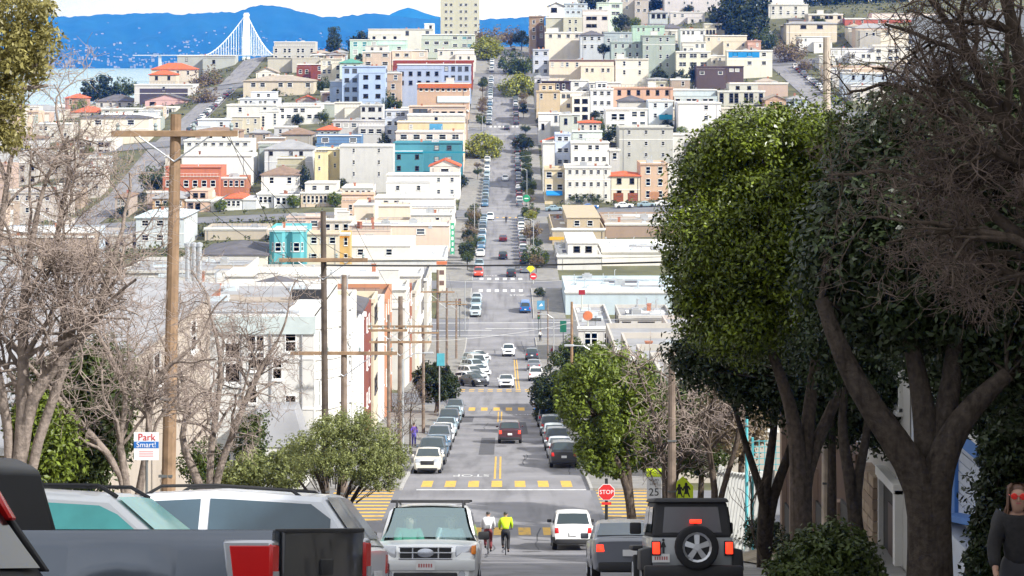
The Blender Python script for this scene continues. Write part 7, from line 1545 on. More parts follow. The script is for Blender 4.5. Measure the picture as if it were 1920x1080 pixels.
# petrol station canopy with a red fascia
cn = thing('station_canopy', 'petrol station canopy with a red fascia behind the green trees', 'canopy', (XX(1225, 282), 282, T(19, 282)))
zc = ZZ(628, 282)-T(19, 282); MB().bbox(-3.2, 3.6, -3, 3, zc-.5, zc+.4, .05).build('fascia', mat('fascia_red', (.62, .07, .05), .5, var=.08), cn); MB().box(-3.0, 3.4, -2.8, 2.8, zc+.405, zc+.45).build('canopy_top', RM['white'], cn)
for sx, sy in ((-2.4, -2), (2.8, -2), (-2.4, 2), (2.8, 2)): MB().box(sx-.14, sx+.14, sy-.14, sy+.14, -.2, zc-.5).build('post', mat('trim_white', 0), cn)
for s in (-1, 1.4):
    pu = MB(); pu.bbox(s-.35, s+.35, -.3, .3, 0, 1.7, .05); pu.build('pump', mat('pump_white', (.6, .6, .6), .4), cn)
# ---- the big off-white corner block: rounded bays, windows, flues
bw_root, bw_h = BLD['big off-white corner apartment block with curved bay windows beyond the near crossing']; X1b, Y0b, ztb = bw_h[1], bw_h[2], bw_h[4]; l0 = np.array(bw_root.location)
M_bayg = mat('bay_glass_green', (.20, .30, .27), .1, var=.25, scale=1, spec=.7)
for bi, dc in enumerate((130.2, 138.6)):
    mb = MB(); rr_ = 2.3; zb_ = T(-10, dc)+.2
    def ring(z0, z1, r, mi): 
        n = 14; v = []
        for i in range(n+1):
            a = -math.pi/2+math.pi*i/n; v += [(X1b-.9+r*math.cos(a)*1.0, dc+r*math.sin(a), z0), (X1b-.9+r*math.cos(a), dc+r*math.sin(a), z1)]
        mb.add([tuple(np.array(p)-l0) for p in v], [(2*i, 2*i+2, 2*i+3, 2*i+1) for i in range(n)], mi)
        top = [tuple(np.array((X1b-.9+r*math.cos(-math.pi/2+math.pi*i/n), dc+r*math.sin(-math.pi/2+math.pi*i/n), z1))-l0) for i in range(n+1)]; mb.add(top, [tuple(range(n+1))], mi)
        bot = [(x, y, z-(z1-z0)) for x, y, z in top]; mb.add(bot, [tuple(range(n+1))[::-1]], mi)
    ring(zb_+1.2, ztb-.35, rr_, 0)
    for s in range(3):
        z0 = ztb-.75-3.0*(s+1)+1.0
        for zz, hh, rx_ in ((z0-.12, .12, .10), (z0+1.75, .14, .10), (z0-.75, .1, .06)): ring(zz, zz+hh, rr_+rx_, 0)
    by = mb.build('bay', wallmat('#efece4'), bw_root)
    for s in range(3):
        z0 = ztb-.75-3.0*(s+1)+1.0
        for k in range(5):
            a = -math.pi/2+math.pi*(k+.5)/5; M = Matrix.Translation(tuple(np.array((X1b-.9+(rr_*.975)*math.cos(a), dc+rr_*.975*math.sin(a), z0+.87))-l0)) @ Matrix.Rotation(a+math.pi/2, 4, 'Z') @ Matrix.Diagonal((1.16, 1, 1.7, 1))
            wn = ob('bay_window', WM[(2, 0)], by, mw=M); wn.material_slots[1].link = 'OBJECT'; wn.material_slots[1].material = M_bayg
for x, y, ww, hh in ((436, 680, 1.0, 2.6), (472, 660, .5, 2.2), (488, 660, .5, 2.2), (474, 735, .5, 1.4), (330, 690, 1.0, 1.5), (250, 700, 1.0, 1.5), (520, 690, .6, 1.4)):
    ob('window', WM[(1, 0)], bw_root, mw=Matrix.Translation(tuple(np.array(at(x, y, Y0b))-l0)) @ Matrix.Diagonal((ww, 1, hh, 1)))
wallq = MB(); wallq.box(*[v for v in (XX(400, Y0b)-l0[0], X1b-l0[0]+.12, -bw_h[3]+Y0b+(bw_h[3]-Y0b)/2-.14, -(bw_h[3]-Y0b)/2+.0)], ztb-1.15-l0[2], ztb-.1-l0[2]); wallq.build('parapet_band', mat('band_grey_teal', (.50, .56, .55), .7, var=.1), bw_root)
mb = MB(); mb.box(XX(530, Y0b)-l0[0], X1b-l0[0], -(bw_h[3]-Y0b)/2+.4, (bw_h[3]-Y0b)/2-.4, ztb-.22-l0[2], ztb-.1-l0[2]); mb.build('roof_patch', RM['white'], bw_root)
MB().box(XX(520, Y0b)-l0[0], X1b-l0[0]-.3, -.3, .2, ztb-.1-l0[2], ztb+.5-l0[2]).build('roof_kerb', M_blk, bw_root)
for x in (352, 364, 374):
    fl = MB(); fl.lathe([(.17, -.2), (.17, 2.9), (.24, 2.95), (.24, 3.15), (0, 3.25)], 10); fl.build('flue', M_met, bw_root, 40, loc=tuple(np.array((XX(x, 142), 142, ztb-.25))-l0))
# grey shingled porch roof in front of the block
por = MB(); pc = np.array(at(515, 800, 124.5))-l0
por.hull([(pc[0]-1.7, pc[1]-1.2, pc[2]-1.0), (pc[0]+1.9, pc[1]-1.2, pc[2]-1.0), (pc[0]+1.9, pc[1]+2.2, pc[2]-1.0), (pc[0]-1.7, pc[1]+2.2, pc[2]-1.0), (pc[0]-1.0, pc[1]-.2, pc[2]+1.1), (pc[0]+1.2, pc[1]-.2, pc[2]+1.1), (pc[0]+1.2, pc[1]+2.2, pc[2]+1.1), (pc[0]-1.0, pc[1]+2.2, pc[2]+1.1)], .03); por.build('porch_roof', RM['grey'], bw_root)
por = MB(); por.box(pc[0]-1.6, pc[0]+1.8, pc[1]-1.1, pc[1]+2.3, T(-14, 124)-l0[2]-.3, pc[2]-1.0); por.build('porch', wallmat('#efece4'), bw_root)
building(-34, -13.5, 58, 98, T(-12, 58)+3.4, '#cdbba6', (3, 1), (4, 1), 'low', 'grey', 'low tan house behind the bare trees at left', name='house')
building(-34, -13.0, 20, 44, T(-12, 20)+3.0, '#b9a794', (2, 1), (3, 1), 'low', 'brown', 'low brown house off the left pavement behind the shrubs', name='house')
building(-52, -26.5, 127, 146, T(-20, 127)+8.2, '#ddd6cc', (5, 2), (0, 0), 'flat', 'grey', 'pale grey house left of the big off-white block', name='house')
fn = thing('board_fence', 'red brown board fence with lattice top behind the parked cars', 'fence', (-10.9, 44, T(-10.9, 44)))
for k in range(26):
    d = 34+k*.62; z = T(-10.9, d)-T(-10.9, 44); MB().box(-.02, .03, d-44, d-44+.58, z-.2, z+1.55).build('board', mat('fence_board', (.17, .075, .05), .85, var=.25, scale=3), fn)
for k in range(14):
    d = 34+k*1.16; z = T(-10.9, d)-T(-10.9, 44); MB().box(-.05, .05, d-44-.04, d-44+.04, z-.2, z+2.1).build('post', mat('fence_post', (.30, .26, .21), .9, var=.2), fn); MB().box(-.02, .02, d-44+.06, d-44+1.1, z+1.6, z+2.0).build('lattice', mat('fence_post', 0), fn)
# ---- utility poles
INS = MB().lathe([(.02, -.05), (.05, 0), (.035, .05), (.055, .09), (.02, .15), (0, .15)], 8).me('insulator', mat('insulator_glass', (.25, .30, .30), .3), 40)
POLES = {}
def pole(key, x, ytop, d, label, r=.15, arms=((.35, 2.6),), X=None, m=None, xtop=None, brace=True):
    X = XX(x, d) if X is None else X; zg = T(X, d); zt = ZZ(ytop, d)-zg; tx = (XX(xtop, d)-X) if xtop else 0
    m = m or M_wood2; root = thing('utility_pole', label, 'utility pole', (X, d, zg), 0, 'wooden utility poles')
    MB().tube([(0, 0, -.4), (tx*.3, 0, zt*.3), (tx*.65, 0, zt*.65), (tx, 0, zt)], [r*1.15, r*1.05, r*.92, r*.8], 10).build('pole', m, root)
    for off, ln in arms:
        z = zt-off; q = tx*(z/zt); am = MB(); am.bbox(q-ln/2, q+ln/2, -r-.06, -r+.06, z-.07, z+.07, .012); a = am.build('crossarm', M_wood, root)
        for s in np.linspace(-.45, .45, 4): ob('insulator', INS, a, loc=(q+s*ln, -r, z+.1))
        if brace:
            for s in (-1, 1): MB().tube([(q+s*ln*.28, -r-.07, z-.06), (q, -r-.07, z-.06-ln*.2)], .018, 4).build('brace', M_met, a)
    for k in range(5): MB().box(-r*1.05, r*1.05, -r*1.06, -r*.7, 1.6+k*.9, 1.66+k*.9).build('step_iron', M_steel, root) if k in (1, 3) else None
    POLES[key] = (X+tx, d, zg+zt); return root
pole('p1', 312, 214, 50, 'tall orange brown wooden pole with a long crossarm at left', .155, ((.45, 2.95),), m=M_wood, xtop=330)
pole('p2', 612, 396, 77, 'dark spotted wooden pole rising from the feathery tree, left of its pair', .125, ((1.75, 3.2),), m=mat('pole_dark', (.10, .078, .062), .9, var=.5, scale=2.5), xtop=606)
pole('p3', 645, 516, 88, 'grey brown wooden pole rising from the feathery tree, right of its pair', .14, ((3.2, 4.4),))
pole('p4', 730, 590, 124, 'white tipped pole past the near crossing', .11, ((.9, 2.2),), X=-6.7)
pole('p5', 752, 556, 137, 'thick brown pole on the left pavement past the near crossing', .19, ((1.9, 4.2), (2.9, 4.0)), X=-6.65)
pole('p6', 795, 610, 176, 'slim pole beside the purple coated walker', .13, ((.6, 2.6),), X=-6.65)
pole('p7', 820, 506, 214, 'tall pole by the dark round tree', .15, ((2.2, 3.4),), X=-6.65)
pole('p8', 838, 540, 250, 'pole on the left just past the second crossing', .15, ((1.6, 3.4),), X=-6.7)
pole('p9', 857, 560, 300, 'pole on the left before the wide crossing', .15, ((.8, 3.0),), X=-6.7)
pole('r1', 1255, 655, 76, 'bare wooden pole behind the school signs', .15, (), X=5.98, m=mat('pole_wood_grey', 0))
pole('r2', 1550, 70, 60, 'pale wooden pole behind the crown of the big evergreen', .13, (), m=mat('pole_pale', (.48, .40, .32), .9, var=.3, scale=3, streak=.3))
pole('r3', 1072, 566, 192, 'orange brown pole rising behind the right kerb trees', .14, (), X=6.1, m=M_wood)
pole('r4', 1028, 560, 292, 'thin grey pole at the right before the wide crossing', .10, (), X=6.0)
# ---- wires
M_wire = mat('wire_black', (.03, .03, .032), .6, var=0); M_wirep = mat('wire_pale', (.45, .45, .45), .5, var=0)
def wire(p, q, sag, label, r=.012, m=None):
    p, q = np.array(p), np.array(q); t = np.linspace(0, 1, 14)[:, None]; P = p+(q-p)*t; P[:, 2] -= sag*4*(t*(1-t))[:, 0]
    tag(MB().tube((P-p).tolist(), r, 5).build('overhead_wire', m or M_wire, None, loc=tuple(p)), label, 'wire', 'overhead wires')
def pp(k, dx=0, dz=0): return (POLES[k][0]+dx, POLES[k][1], POLES[k][2]+dz)
pc_ = np.array(pp('p2')); pr_ = np.array(pp('r1'))
wire((pc_[0], 77, ZZ(497, 77)), (9.1, 60, ZZ(480, 60)), .12, 'thick black cable crossing the street from the dark pole', .028)
wire((pc_[0], 77, ZZ(490, 77)), (9.1, 60, ZZ(474, 60)), .05, 'thin wire just above the thick crossing cable', .008)
for i, (a, b) in enumerate((('p1', 'p2'), ('p2', 'p5'), ('p5', 'p7'), ('p7', 'p8'), ('p8', 'p9'))):
    for j, dx in enumerate((-1.1, 1.1)): wire(pp(a, dx, -.4), pp(b, dx, -1.7), .5, f"sagging wire between left poles, {ORD[i]} span, {'outer' if j == 0 else 'street'} side", .009)
wire((-11.5, 460, ZZ(388, 460)), (10.5, 460, ZZ(384, 460)), .25, 'span wire over the long flat block', .03, M_wirep); wire((-11.5, 596, ZZ(300, 596)), (10.5, 596, ZZ(289, 596)), .3, 'pale span wire by the big domed tree', .04, M_wirep); wire((-11.5, 655, ZZ(243, 655)), (10.5, 655, ZZ(232, 655)), .3, 'pale span wire at the fifth crossing', .04, M_wirep)
wire(pp('p7', 0, -1), (10.6, 250, ZZ(520, 250)), .4, 'wire crossing the street past the second crossing', .02, M_wirep)
wire(pp('p1', 1.2, -1.9), (-14, 62, ZZ(380, 62)), .9, 'white looping service wire right of the tall pole', .016, mat('wire_white', (.75, .75, .75), .5, var=0)); wire(pp('p1', 1.2, -.4), pp('p3', -.6, -1.5), .6, 'thin wire from the long crossarm to the grey pole', .008)
wire((6.1, 192, ZZ(605, 192)), (-6.65, 176, ZZ(640, 176)), .3, 'thin wire over the street at the second crossing', .016, M_wirep); wire((6.0, 292, ZZ(600, 292)), (24, 300, ZZ(590, 300)), .3, 'thin wire over the petrol station', .02, M_wirep)
# ---- signs
def post(root, h, r=.03, m=None, z0=-.3): return MB().lathe([(r, z0), (r, h), (0, h)], 8).build('post', m or M_steel, root)
def flat_poly(root, name, pts, y0, y1, m):
    mb = MB(); mb.prism(pts, y0, y1, 'y'); return mb.build(name, m, root)
def lettering(root, s, size, m, x, y, z, sx=1, face=-1):
    me = text_mesh(s, size, m, .002); return ob('lettering', me, root, mw=Matrix.Translation((x, y, z)) @ Matrix.Rotation(R(90), 4, 'X') @ Matrix.Diagonal((sx, 1, 1, 1)))
def sign(name, label, x, d, cat='sign', X=None): X = XX(x, d) if X is None else X; return thing(name, label, cat, (X, d, T(X, d)+.1))
def zrel(root, y, d): return ZZ(y, d)-root.location.z
M_sw = mat('sign_white', (.80, .80, .80), .45, var=.02); M_sr = mat('sign_red', (.60, .03, .03), .45, var=.02); M_sb = mat('sign_blue', (.03, .16, .48), .45, var=.02); M_sg = mat('sign_fluoro', (.62, .78, .03), .45, var=.02); M_sk = mat('sign_black', (.02, .02, .02), .5, var=.02); M_sgr = mat('sign_green', (.02, .30, .14), .45, var=.02); M_sy = mat('sign_yellow', (.80, .66, .03), .45, var=.02)
s = sign('parking_sign', 'white Park Smart notice with a blue band beside the tall pole', 275, 41.5); s.scale = (.86, .86, .86); z0, z1 = zrel(s, 862, 41.5)/.86, zrel(s, 810, 41.5)/.86
post(s, z1); flat_poly(s, 'sign_plate', [(-.28, z0), (.28, z0), (.28, z1), (-.28, z1)], -.05, -.035, M_sw); flat_poly(s, 'blue_band', [(-.28, z0+.27), (.28, z0+.27), (.28, z0+.42), (-.28, z0+.42)], -.054, -.05, M_sb)
lettering(s, 'Park', .22, M_sr, .01, -.057, z0+.515, 1.0); lettering(s, 'Smart!', .17, M_sw, 0, -.058, z0+.345, 1.0)
for k in range(3): flat_poly(s, 'print_line', [(-.16, z0+.08+k*.05), (.16, z0+.08+k*.05), (.16, z0+.105+k*.05), (-.16, z0+.105+k*.05)], -.053, -.05, mat('print_pink', (.75, .35, .35), .5, var=0))
s = sign('stop_sign', 'red octagonal stop sign on a dark post at the near right corner', 1137, 98); zc = zrel(s, 922, 98); post(s, zc+.6, .07, M_sk)
oc = lambda r: [(r*math.cos(R(22.5+45*k)), zc+r*math.sin(R(22.5+45*k))) for k in range(8)]
flat_poly(s, 'sign_rim', oc(.40), -.10, -.08, M_sw); flat_poly(s, 'sign_plate', oc(.375), -.106, -.10, M_sr); lettering(s, 'STOP', .27, M_sw, 0, -.11, zc, 1.0); flat_poly(s, 'lower_plate', [(-.22, zc-.58), (.22, zc-.58), (.22, zc-.46), (-.22, zc-.46)], -.10, -.085, M_sr)
s = sign('school_sign', 'fluorescent yellow pentagon sign with two walking figures', 1280, 80); zb, zt = zrel(s, 942, 80), zrel(s, 893, 80); post(s, zt-.1, .035); w = .39; hm_ = zb+.42
flat_poly(s, 'sign_plate', [(-w, zb+.02), (w, zb+.02), (w, zb+.62), (0, zt+.02), (-w, zb+.62)], -.06, -.045, M_sg)
for k, (xx, sc_) in enumerate(((-.13, .95), (.13, 1.05))):
    q = lambda pts: [(xx+a*sc_, zb+.20+b*sc_) for a, b in pts]
    flat_poly(s, 'walking_figure', q([(-.06, .12), (.05, .12), (.10, .0), (.14, .02), (.08, .2), (.07, .34), (.12, .26), (.16, .28), (.09, .42), (.045, .42), (.05, .48), (.02, .53), (-.03, .53), (-.06, .48), (-.05, .42), (-.10, .38), (-.14, .24), (-.1, .23), (-.06, .32), (-.06, .2), (-.12, .0), (-.07, -.02)]), -.064, -.06, M_sk)
flat_poly(s, 'lower_plate', [(-.37, zb-.16), (.37, zb-.16), (.37, zb), (-.37, zb)], -.06, -.045, M_sg)
for k in range(7): flat_poly(s, 'print_mark', [(-.24+k*.07, zb-.12), (-.20+k*.07, zb-.12), (-.20+k*.07, zb-.05), (-.24+k*.07, zb-.05)], -.063, -.06, mat('print_olive', (.3, .36, .05), .5, var=0))
s = sign('speed_limit_sign', 'white speed limit 25 sign under a yellow school plate', 1226, 84); zb, zt = zrel(s, 936, 84), zrel(s, 878, 84); post(s, zt, .035)
flat_poly(s, 'school_plate', [(-.29, zt-.32), (.29, zt-.32), (.29, zt), (-.29, zt)], -.06, -.045, M_sg); flat_poly(s, 'sign_plate', [(-.28, zb), (.28, zb), (.28, zt-.34), (-.28, zt-.34)], -.06, -.045, M_sw)
lettering(s, 'SCHOOL', .15, M_sk, 0, -.064, zt-.16); lettering(s, 'SPEED', .14, M_sk, 0, -.064, zt-.46); lettering(s, 'LIMIT', .14, M_sk, 0, -.064, zt-.60); lettering(s, '25', .42, M_sk, 0, -.064, zb+.28)
s = sign('no_entry_sign', 'round red no-entry sign at the right of the far zebra crossing', 1000, 392); zc = zrel(s, 518, 392); post(s, zc+.4, .06, mat('post_pale', (.5, .52, .46), .5)); flat_poly(s, 'sign_plate', [(.62*math.cos(a), zc+.62*math.sin(a)) for a in np.linspace(0, 2*math.pi, 17)[:-1]], -.1, -.08, M_sr); flat_poly(s, 'white_bar', [(-.4, zc-.1), (.4, zc-.1), (.4, zc+.1), (-.4, zc+.1)], -.106, -.1, M_sw)
s = sign('warning_sign', 'yellow diamond warning sign above the red no-entry sign', 995, 398); zc = zrel(s, 503, 398); post(s, zc, .05); flat_poly(s, 'sign_plate', [(-.8, zc), (0, zc-.8), (.8, zc), (0, zc+.8)], -.1, -.08, M_sy)
s = sign('street_sign', 'blue plate sign on the right corner of the wide crossing', 1014, 334); zc = zrel(s, 572, 334); post(s, zc+.6, .06); flat_poly(s, 'sign_plate', [(-.6, zc-.7), (.6, zc-.7), (.6, zc+.7), (-.6, zc+.7)], -.1, -.08, mat('sign_bluegrey', (.10, .30, .48), .5)); flat_poly(s, 'pictogram', [(-.3, zc-.2), (.35, zc-.1), (.1, zc+.3)], -.106, -.1, M_sw)
s = sign('shop_sign', 'dark red box sign on a pole before the pale blue garage', 1091, 318); zc = zrel(s, 548, 318); post(s, zc, .09, mat('post_pale', 0)); MB().bbox(-.48, .48, -.12, .12, zc-.35, zc+.35, .03).build('sign_box', mat('sign_dark_red', (.30, .02, .03), .5), s)
s = sign('shop_sign', 'round orange sign of the petrol station', 1102, 300); zc = zrel(s, 592, 300); post(s, zc, .12, mat('post_pale', 0)); MB().lathe([(0, -.1), (.62, -.1), (.7, 0), (.62, .1), (0, .1)], 18, 'y').build('sign_disc', mat('sign_orange', (.55, .17, .07), .5), s, loc=(0, -.1, zc)); MB().box(.2, 1.9, -.14, .04, zc-.75, zc-.35).build('sign_arm', M_sk, s)
s = sign('street_sign', 'green sign plate among the poles before the petrol station', 1056, 300); zc = zrel(s, 612, 300); post(s, zc+.6, .06); flat_poly(s, 'sign_plate', [(-.45, zc-.8), (.45, zc-.8), (.45, zc+.8), (-.45, zc+.8)], -.1, -.08, mat('sign_darkgreen', (.01, .12, .07), .5))
s = sign('street_sign', 'round green sign at the right kerb by the fourth crossing', 987, 532); zc = zrel(s, 372, 532); post(s, zc, .06); MB().lathe([(0, -.1), (.85, -.1), (.95, 0), (0, .05)], 14, 'y').build('sign_disc', mat('sign_green2', (.02, .26, .12), .5), s, loc=(0, -.1, zc)); MB().box(-.5, .5, -.24, -.21, zc-.12, zc+.12).build('white_bar', M_sw, s)
for nm, x, d, y0, y1, lab in (('traffic_light', 1010, 338, 585, 600, 'traffic light on the right corner of the wide crossing'), ('traffic_light', 862, 338, 560, 576, 'traffic light on the left corner of the wide crossing')):
    s = sign(nm, lab, x, d, 'traffic light'); zc = zrel(s, y0, d); post(s, zc, .07); MB().bbox(-.2, .2, -.32, .0, zc-1.1, zc, .03).build('housing', M_sk, s)
    for k, c_ in enumerate(((.25, .02, .02), (.25, .16, .02), (.02, .18, .08))): MB().lathe([(0, -.06), (.13, -.05), (.14, 0)], 12, 'y').build('lens', mat('signal_%d' % k, c_, .3), s, loc=(0, -.31, zc-.2-k*.33))
# blade sign, green corner sign, blue box on the left pavement
s = sign('blade_sign', 'tall cream blade sign with red dot and dark panels on the left corner', 828, 384, X=-11.2); za, zb = zrel(s, 592, 384), zrel(s, 496, 384); s.location.z -= 0
MB().box(-.75, .75, -.15, .15, za, zb).build('sign_panel', mat('sign_cream', (.74, .66, .56), .6), s); MB().box(-.95, .95, -.2, .2, zb, zb+.6).build('sign_cap', mat('sign_orange', 0), s)
for k, (c_, hh) in enumerate((((.16, .10, .08), .8), ((.16, .10, .08), .8), ((.70, .05, .04), 1.0), ((.10, .09, .09), 1.6))):
    zz = zb-1.0-k*1.9; MB().box(-.42, .42, -.19, -.151, zz-hh, zz).build('sign_letter_panel', mat('panel_%d' % k, c_, .6), s)
post(s, za, .16, mat('sign_cream', 0))
s = sign('corner_sign', 'green vertical sign with white shapes on the corner of the peach building', 849, 436, X=-10.55); za, zb = zrel(s, 497, 436), zrel(s, 418, 436); MB().box(-.42, .42, -.12, .12, za, zb).build('sign_panel', mat('sign_green3', (.05, .36, .20), .6), s); post(s, za, .1)
for k in range(7): MB().box(-.2+.08*(k % 2), .22, -.15, -.121, za+.5+k*1.15, za+1.2+k*1.15).build('sign_letter_panel', M_sw, s)
s = sign('banner', 'bright blue pavement banner at the left kerb of the long flat block', 876, 424); za, zb = zrel(s, 496, 424), zrel(s, 474, 424); post(s, zb, .06); MB().box(-.65, .65, -.1, .1, max(za, .4), zb).build('banner_cloth', mat('banner_blue', (.06, .30, .55), .7), s)
s = sign('street_sign', 'teal plate on a lamp post above the dark round tree', 818, 205, X=-6.2); zc = zrel(s, 672, 205); post(s, zc+1.0, .06, M_met); flat_poly(s, 'sign_plate', [(-.25, zc-.7), (.5, zc-.7), (.5, zc+.5), (-.25, zc+.5)], -.1, -.08, mat('sign_teal', (.08, .36, .44), .5))
for i, (X, d, hgt) in enumerate(((5.6, 131, 7.5), (-6.3, 133, 7.0), (5.7, 245, 8), (-6.3, 345, 8), (5.8, 420, 8.5), (-6.5, 470, 8.5), (5.8, 540, 8.5), (-6.5, 640, 8.5))):
    s = thing('street_lamp', f"grey street lamp at the {'right' if X > 0 else 'left'} kerb, {ORD[i]} one down the street", 'street lamp', (X, d, T(X, d)+.1), 0, 'street lamps'); post(s, hgt, .07, M_met); sg = -1 if X > 0 else 1
    MB().tube([(0, 0, hgt-.1), (sg*.7, 0, hgt+.35), (sg*1.6, 0, hgt+.4)], .035, 6).build('arm', M_met, s); MB().bbox(sg*1.6-.3, sg*1.6+.3, -.12, .12, hgt+.32, hgt+.44, .03).build('lamp_head', M_met, s)
# ================================================================== PEOPLE
M_skin = mat('skin', (.36, .21, .15), .6, var=.06); M_hairb = mat('hair_brown', (.10, .05, .03), .55, var=.25, scale=20)
def skin(name, pts, edges, rad, m, parent=None, mw=None, sub=2, rv=0):
    me = bpy.data.meshes.new(name); me.from_pydata(pts, edges, []); me.materials.append(m); o = ob(name, me, parent, mw=mw)
    o.modifiers.new('skin', 'SKIN').use_smooth_shade = True
    for i, r in enumerate(rad):
        q = me.skin_vertices[0].data[i]; q.radius = r if isinstance(r, tuple) else (r, r); q.use_root = (i == rv)
    sb = o.modifiers.new('subdivision', 'SUBSURF'); sb.levels = sub; sb.render_levels = sub; return o
def person(label, M, j, top, legs, hair, long_hair=False, glasses=None, hands=False, shoe='#1a1a1a', sleeve=True, helmet=None, group=None):
    J = dict(pelvis=(0, 0, .93), belly=(0, 0, 1.08), chest=(0, 0, 1.28), neck=(0, 0, 1.46), jaw=(.025, 0, 1.53), head=(.0, 0, 1.62), crown=(0, 0, 1.69),
             shl=(0, .155, 1.39), shr=(0, -.155, 1.39), ell=(-.02, .24, 1.12), elr=(-.02, -.24, 1.12), wrl=(.06, .23, .88), wrr=(.06, -.23, .88), hal=(.09, .23, .80), har=(.09, -.23, .80),
             hil=(0, .09, .88), hir=(0, -.09, .88), knl=(.03, .10, .49), knr=(.03, -.10, .49), anl=(-.02, .10, .09), anr=(-.02, -.10, .09), tol=(.15, .11, .035), tor=(.15, -.11, .035))
    J.update(j); k = list(J); idx = {n: i for i, n in enumerate(k)}
    E = [('pelvis', 'belly'), ('belly', 'chest'), ('chest', 'neck'), ('neck', 'jaw'), ('jaw', 'head'), ('head', 'crown'), ('chest', 'shl'), ('shl', 'ell'), ('ell', 'wrl'), ('wrl', 'hal'), ('chest', 'shr'), ('shr', 'elr'), ('elr', 'wrr'), ('wrr', 'har'), ('pelvis', 'hil'), ('hil', 'knl'), ('knl', 'anl'), ('anl', 'tol'), ('pelvis', 'hir'), ('hir', 'knr'), ('knr', 'anr'), ('anr', 'tor')]
    Rd = dict(pelvis=.125, belly=.11, chest=.13, neck=.052, jaw=.075, head=(.088, .10), crown=.06, shl=.065, shr=.065, ell=.045, elr=.045, wrl=.03, wrr=.03, hal=.036, har=.036, hil=.095, hir=.095, knl=.06, knr=.06, anl=.042, anr=.042, tol=.032, tor=.032)
    pts = [J[n] for n in k]; ed = [(idx[a], idx[b]) for a, b in E]; rd = [Rd[n] for n in k]
    if hands:
        for s, sg in (('l', 1), ('r', -1)):
            h0 = np.array(J['ha'+s]); w0 = np.array(J['wr'+s]); dv = (h0-w0)/np.linalg.norm(h0-w0)
            for f_, (off, ln) in enumerate(((.026, .055), (.009, .065), (-.009, .06), (-.026, .048))):
                a = h0+np.array([off, 0, 0])+dv*.02; b = a+dv*ln*.6+np.array([0, -sg*.006, 0]); c = b+dv*ln*.5+np.array([.0, -sg*.02, 0]); n0 = len(pts); pts += [tuple(a), tuple(b), tuple(c)]; ed += [(idx['ha'+s], n0), (n0, n0+1), (n0+1, n0+2)]; rd += [.0085, .008, .0065]
            a = w0+dv*.03+np.array([.035, 0, 0]); b = a+dv*.035+np.array([.015, -sg*.01, 0]); n0 = len(pts); pts += [tuple(a), tuple(b)]; ed += [(idx['wr'+s], n0), (n0, n0+1)]; rd += [.010, .008]
    body = skin('person', pts, ed, rd, M_skin, mw=M); tag(body, label, 'person', group)
    def cloth(name, keys, Es, extra, m):
        ii = {n: i for i, n in enumerate(keys)}
        def g(r): return tuple(v+extra for v in r) if isinstance(r, tuple) else r+extra
        return skin(name, [J[n] for n in keys], [(ii[a], ii[b]) for a, b in Es], [g(Rd[n]) for n in keys], m, body)
    J['collar'] = tuple(np.array(J['chest'])*.25+np.array(J['neck'])*.75); Rd['collar'] = .055
    ks = ['pelvis', 'belly', 'chest', 'collar', 'shl', 'ell', 'shr', 'elr']+(['wrl', 'wrr'] if sleeve else [])
    cloth('top', ks, [('pelvis', 'belly'), ('belly', 'chest'), ('chest', 'collar'), ('chest', 'shl'), ('shl', 'ell'), ('chest', 'shr'), ('shr', 'elr')]+([('ell', 'wrl'), ('elr', 'wrr')] if sleeve else []), .03, top)
    cloth('trousers', ['pelvis', 'belly', 'hil', 'knl', 'anl', 'hir', 'knr', 'anr'], [('pelvis', 'belly'), ('pelvis', 'hil'), ('hil', 'knl'), ('knl', 'anl'), ('pelvis', 'hir'), ('hir', 'knr'), ('knr', 'anr')], .02, legs)
    hd = np.array(J['head'])
    hp_ = [tuple(hd+np.array(v)) for v in ((-.02, 0, .085), (-.045, 0, .04), (-.06, 0, -.04))]; he = [(0, 1), (1, 2)]; hr_ = [.085, (.098, .085), .06]
    if long_hair:
        n0 = 3
        for sg in (-1, 0, 1): hp_ += [tuple(hd+np.array((-.05, sg*.07, -.12))), tuple(hd+np.array((-.03+.04*abs(sg), sg*.10, -.26))), tuple(hd+np.array((-.02+.05*abs(sg), sg*.11, -.40)))]; he += [(2, n0), (n0, n0+1), (n0+1, n0+2)]; hr_ += [.055, .05, .03]; n0 += 3
    skin('hair' if not helmet else 'helmet', hp_[:3] if long_hair else hp_, he[:2] if long_hair else he, hr_[:3] if long_hair else hr_, helmet or hair, body)
    if long_hair:
        q_ = np.random.default_rng(2); st_ = []
        for i in range(260):
            a = q_.uniform(R(62), R(298)); u0 = np.array((math.cos(a)*.092, math.sin(a)*.10, q_.uniform(.0, .09))); ln_ = q_.uniform(.28, .46); sp_ = q_.uniform(.9, 1.35)
            st_.append((np.array([hd+u0*.6+np.array((-.02, 0, .06)), hd+u0, hd+u0*np.array((1.08, 1.08, 0))+np.array((0, 0, -ln_*.35)), hd+u0*np.array((sp_, sp_, 0))+np.array((q_.normal(0, .012), q_.normal(0, .012), -ln_*.7)), hd+u0*np.array((sp_, sp_, 0))+np.array((q_.normal(.02, .02), q_.normal(0, .02), -ln_))]), np.array([.006, .007, .007, .006, .002])))
        ob('hair_strands', tubemesh('hair_strands', st_, 4, hair), body)
    for s in 'lr': skin('shoe', [tuple(np.array(J['an'+s])+np.array((-.03, 0, -.04))), J['to'+s]], [(0, 1)], [.05, .042], mat('shoe_'+shoe.strip('#'), shoe, .6), body)
    # face: nose, eyes, mouth
    MB().hull([tuple(hd+np.array(v)) for v in ((.085, -.014, -.03), (.115, -.010, -.03), (.115, .010, -.03), (.085, .014, -.03), (.08, -.007, .02), (.09, -.005, .02), (.09, .005, .02), (.08, .007, .02))], .003).build('nose', M_skin, body)
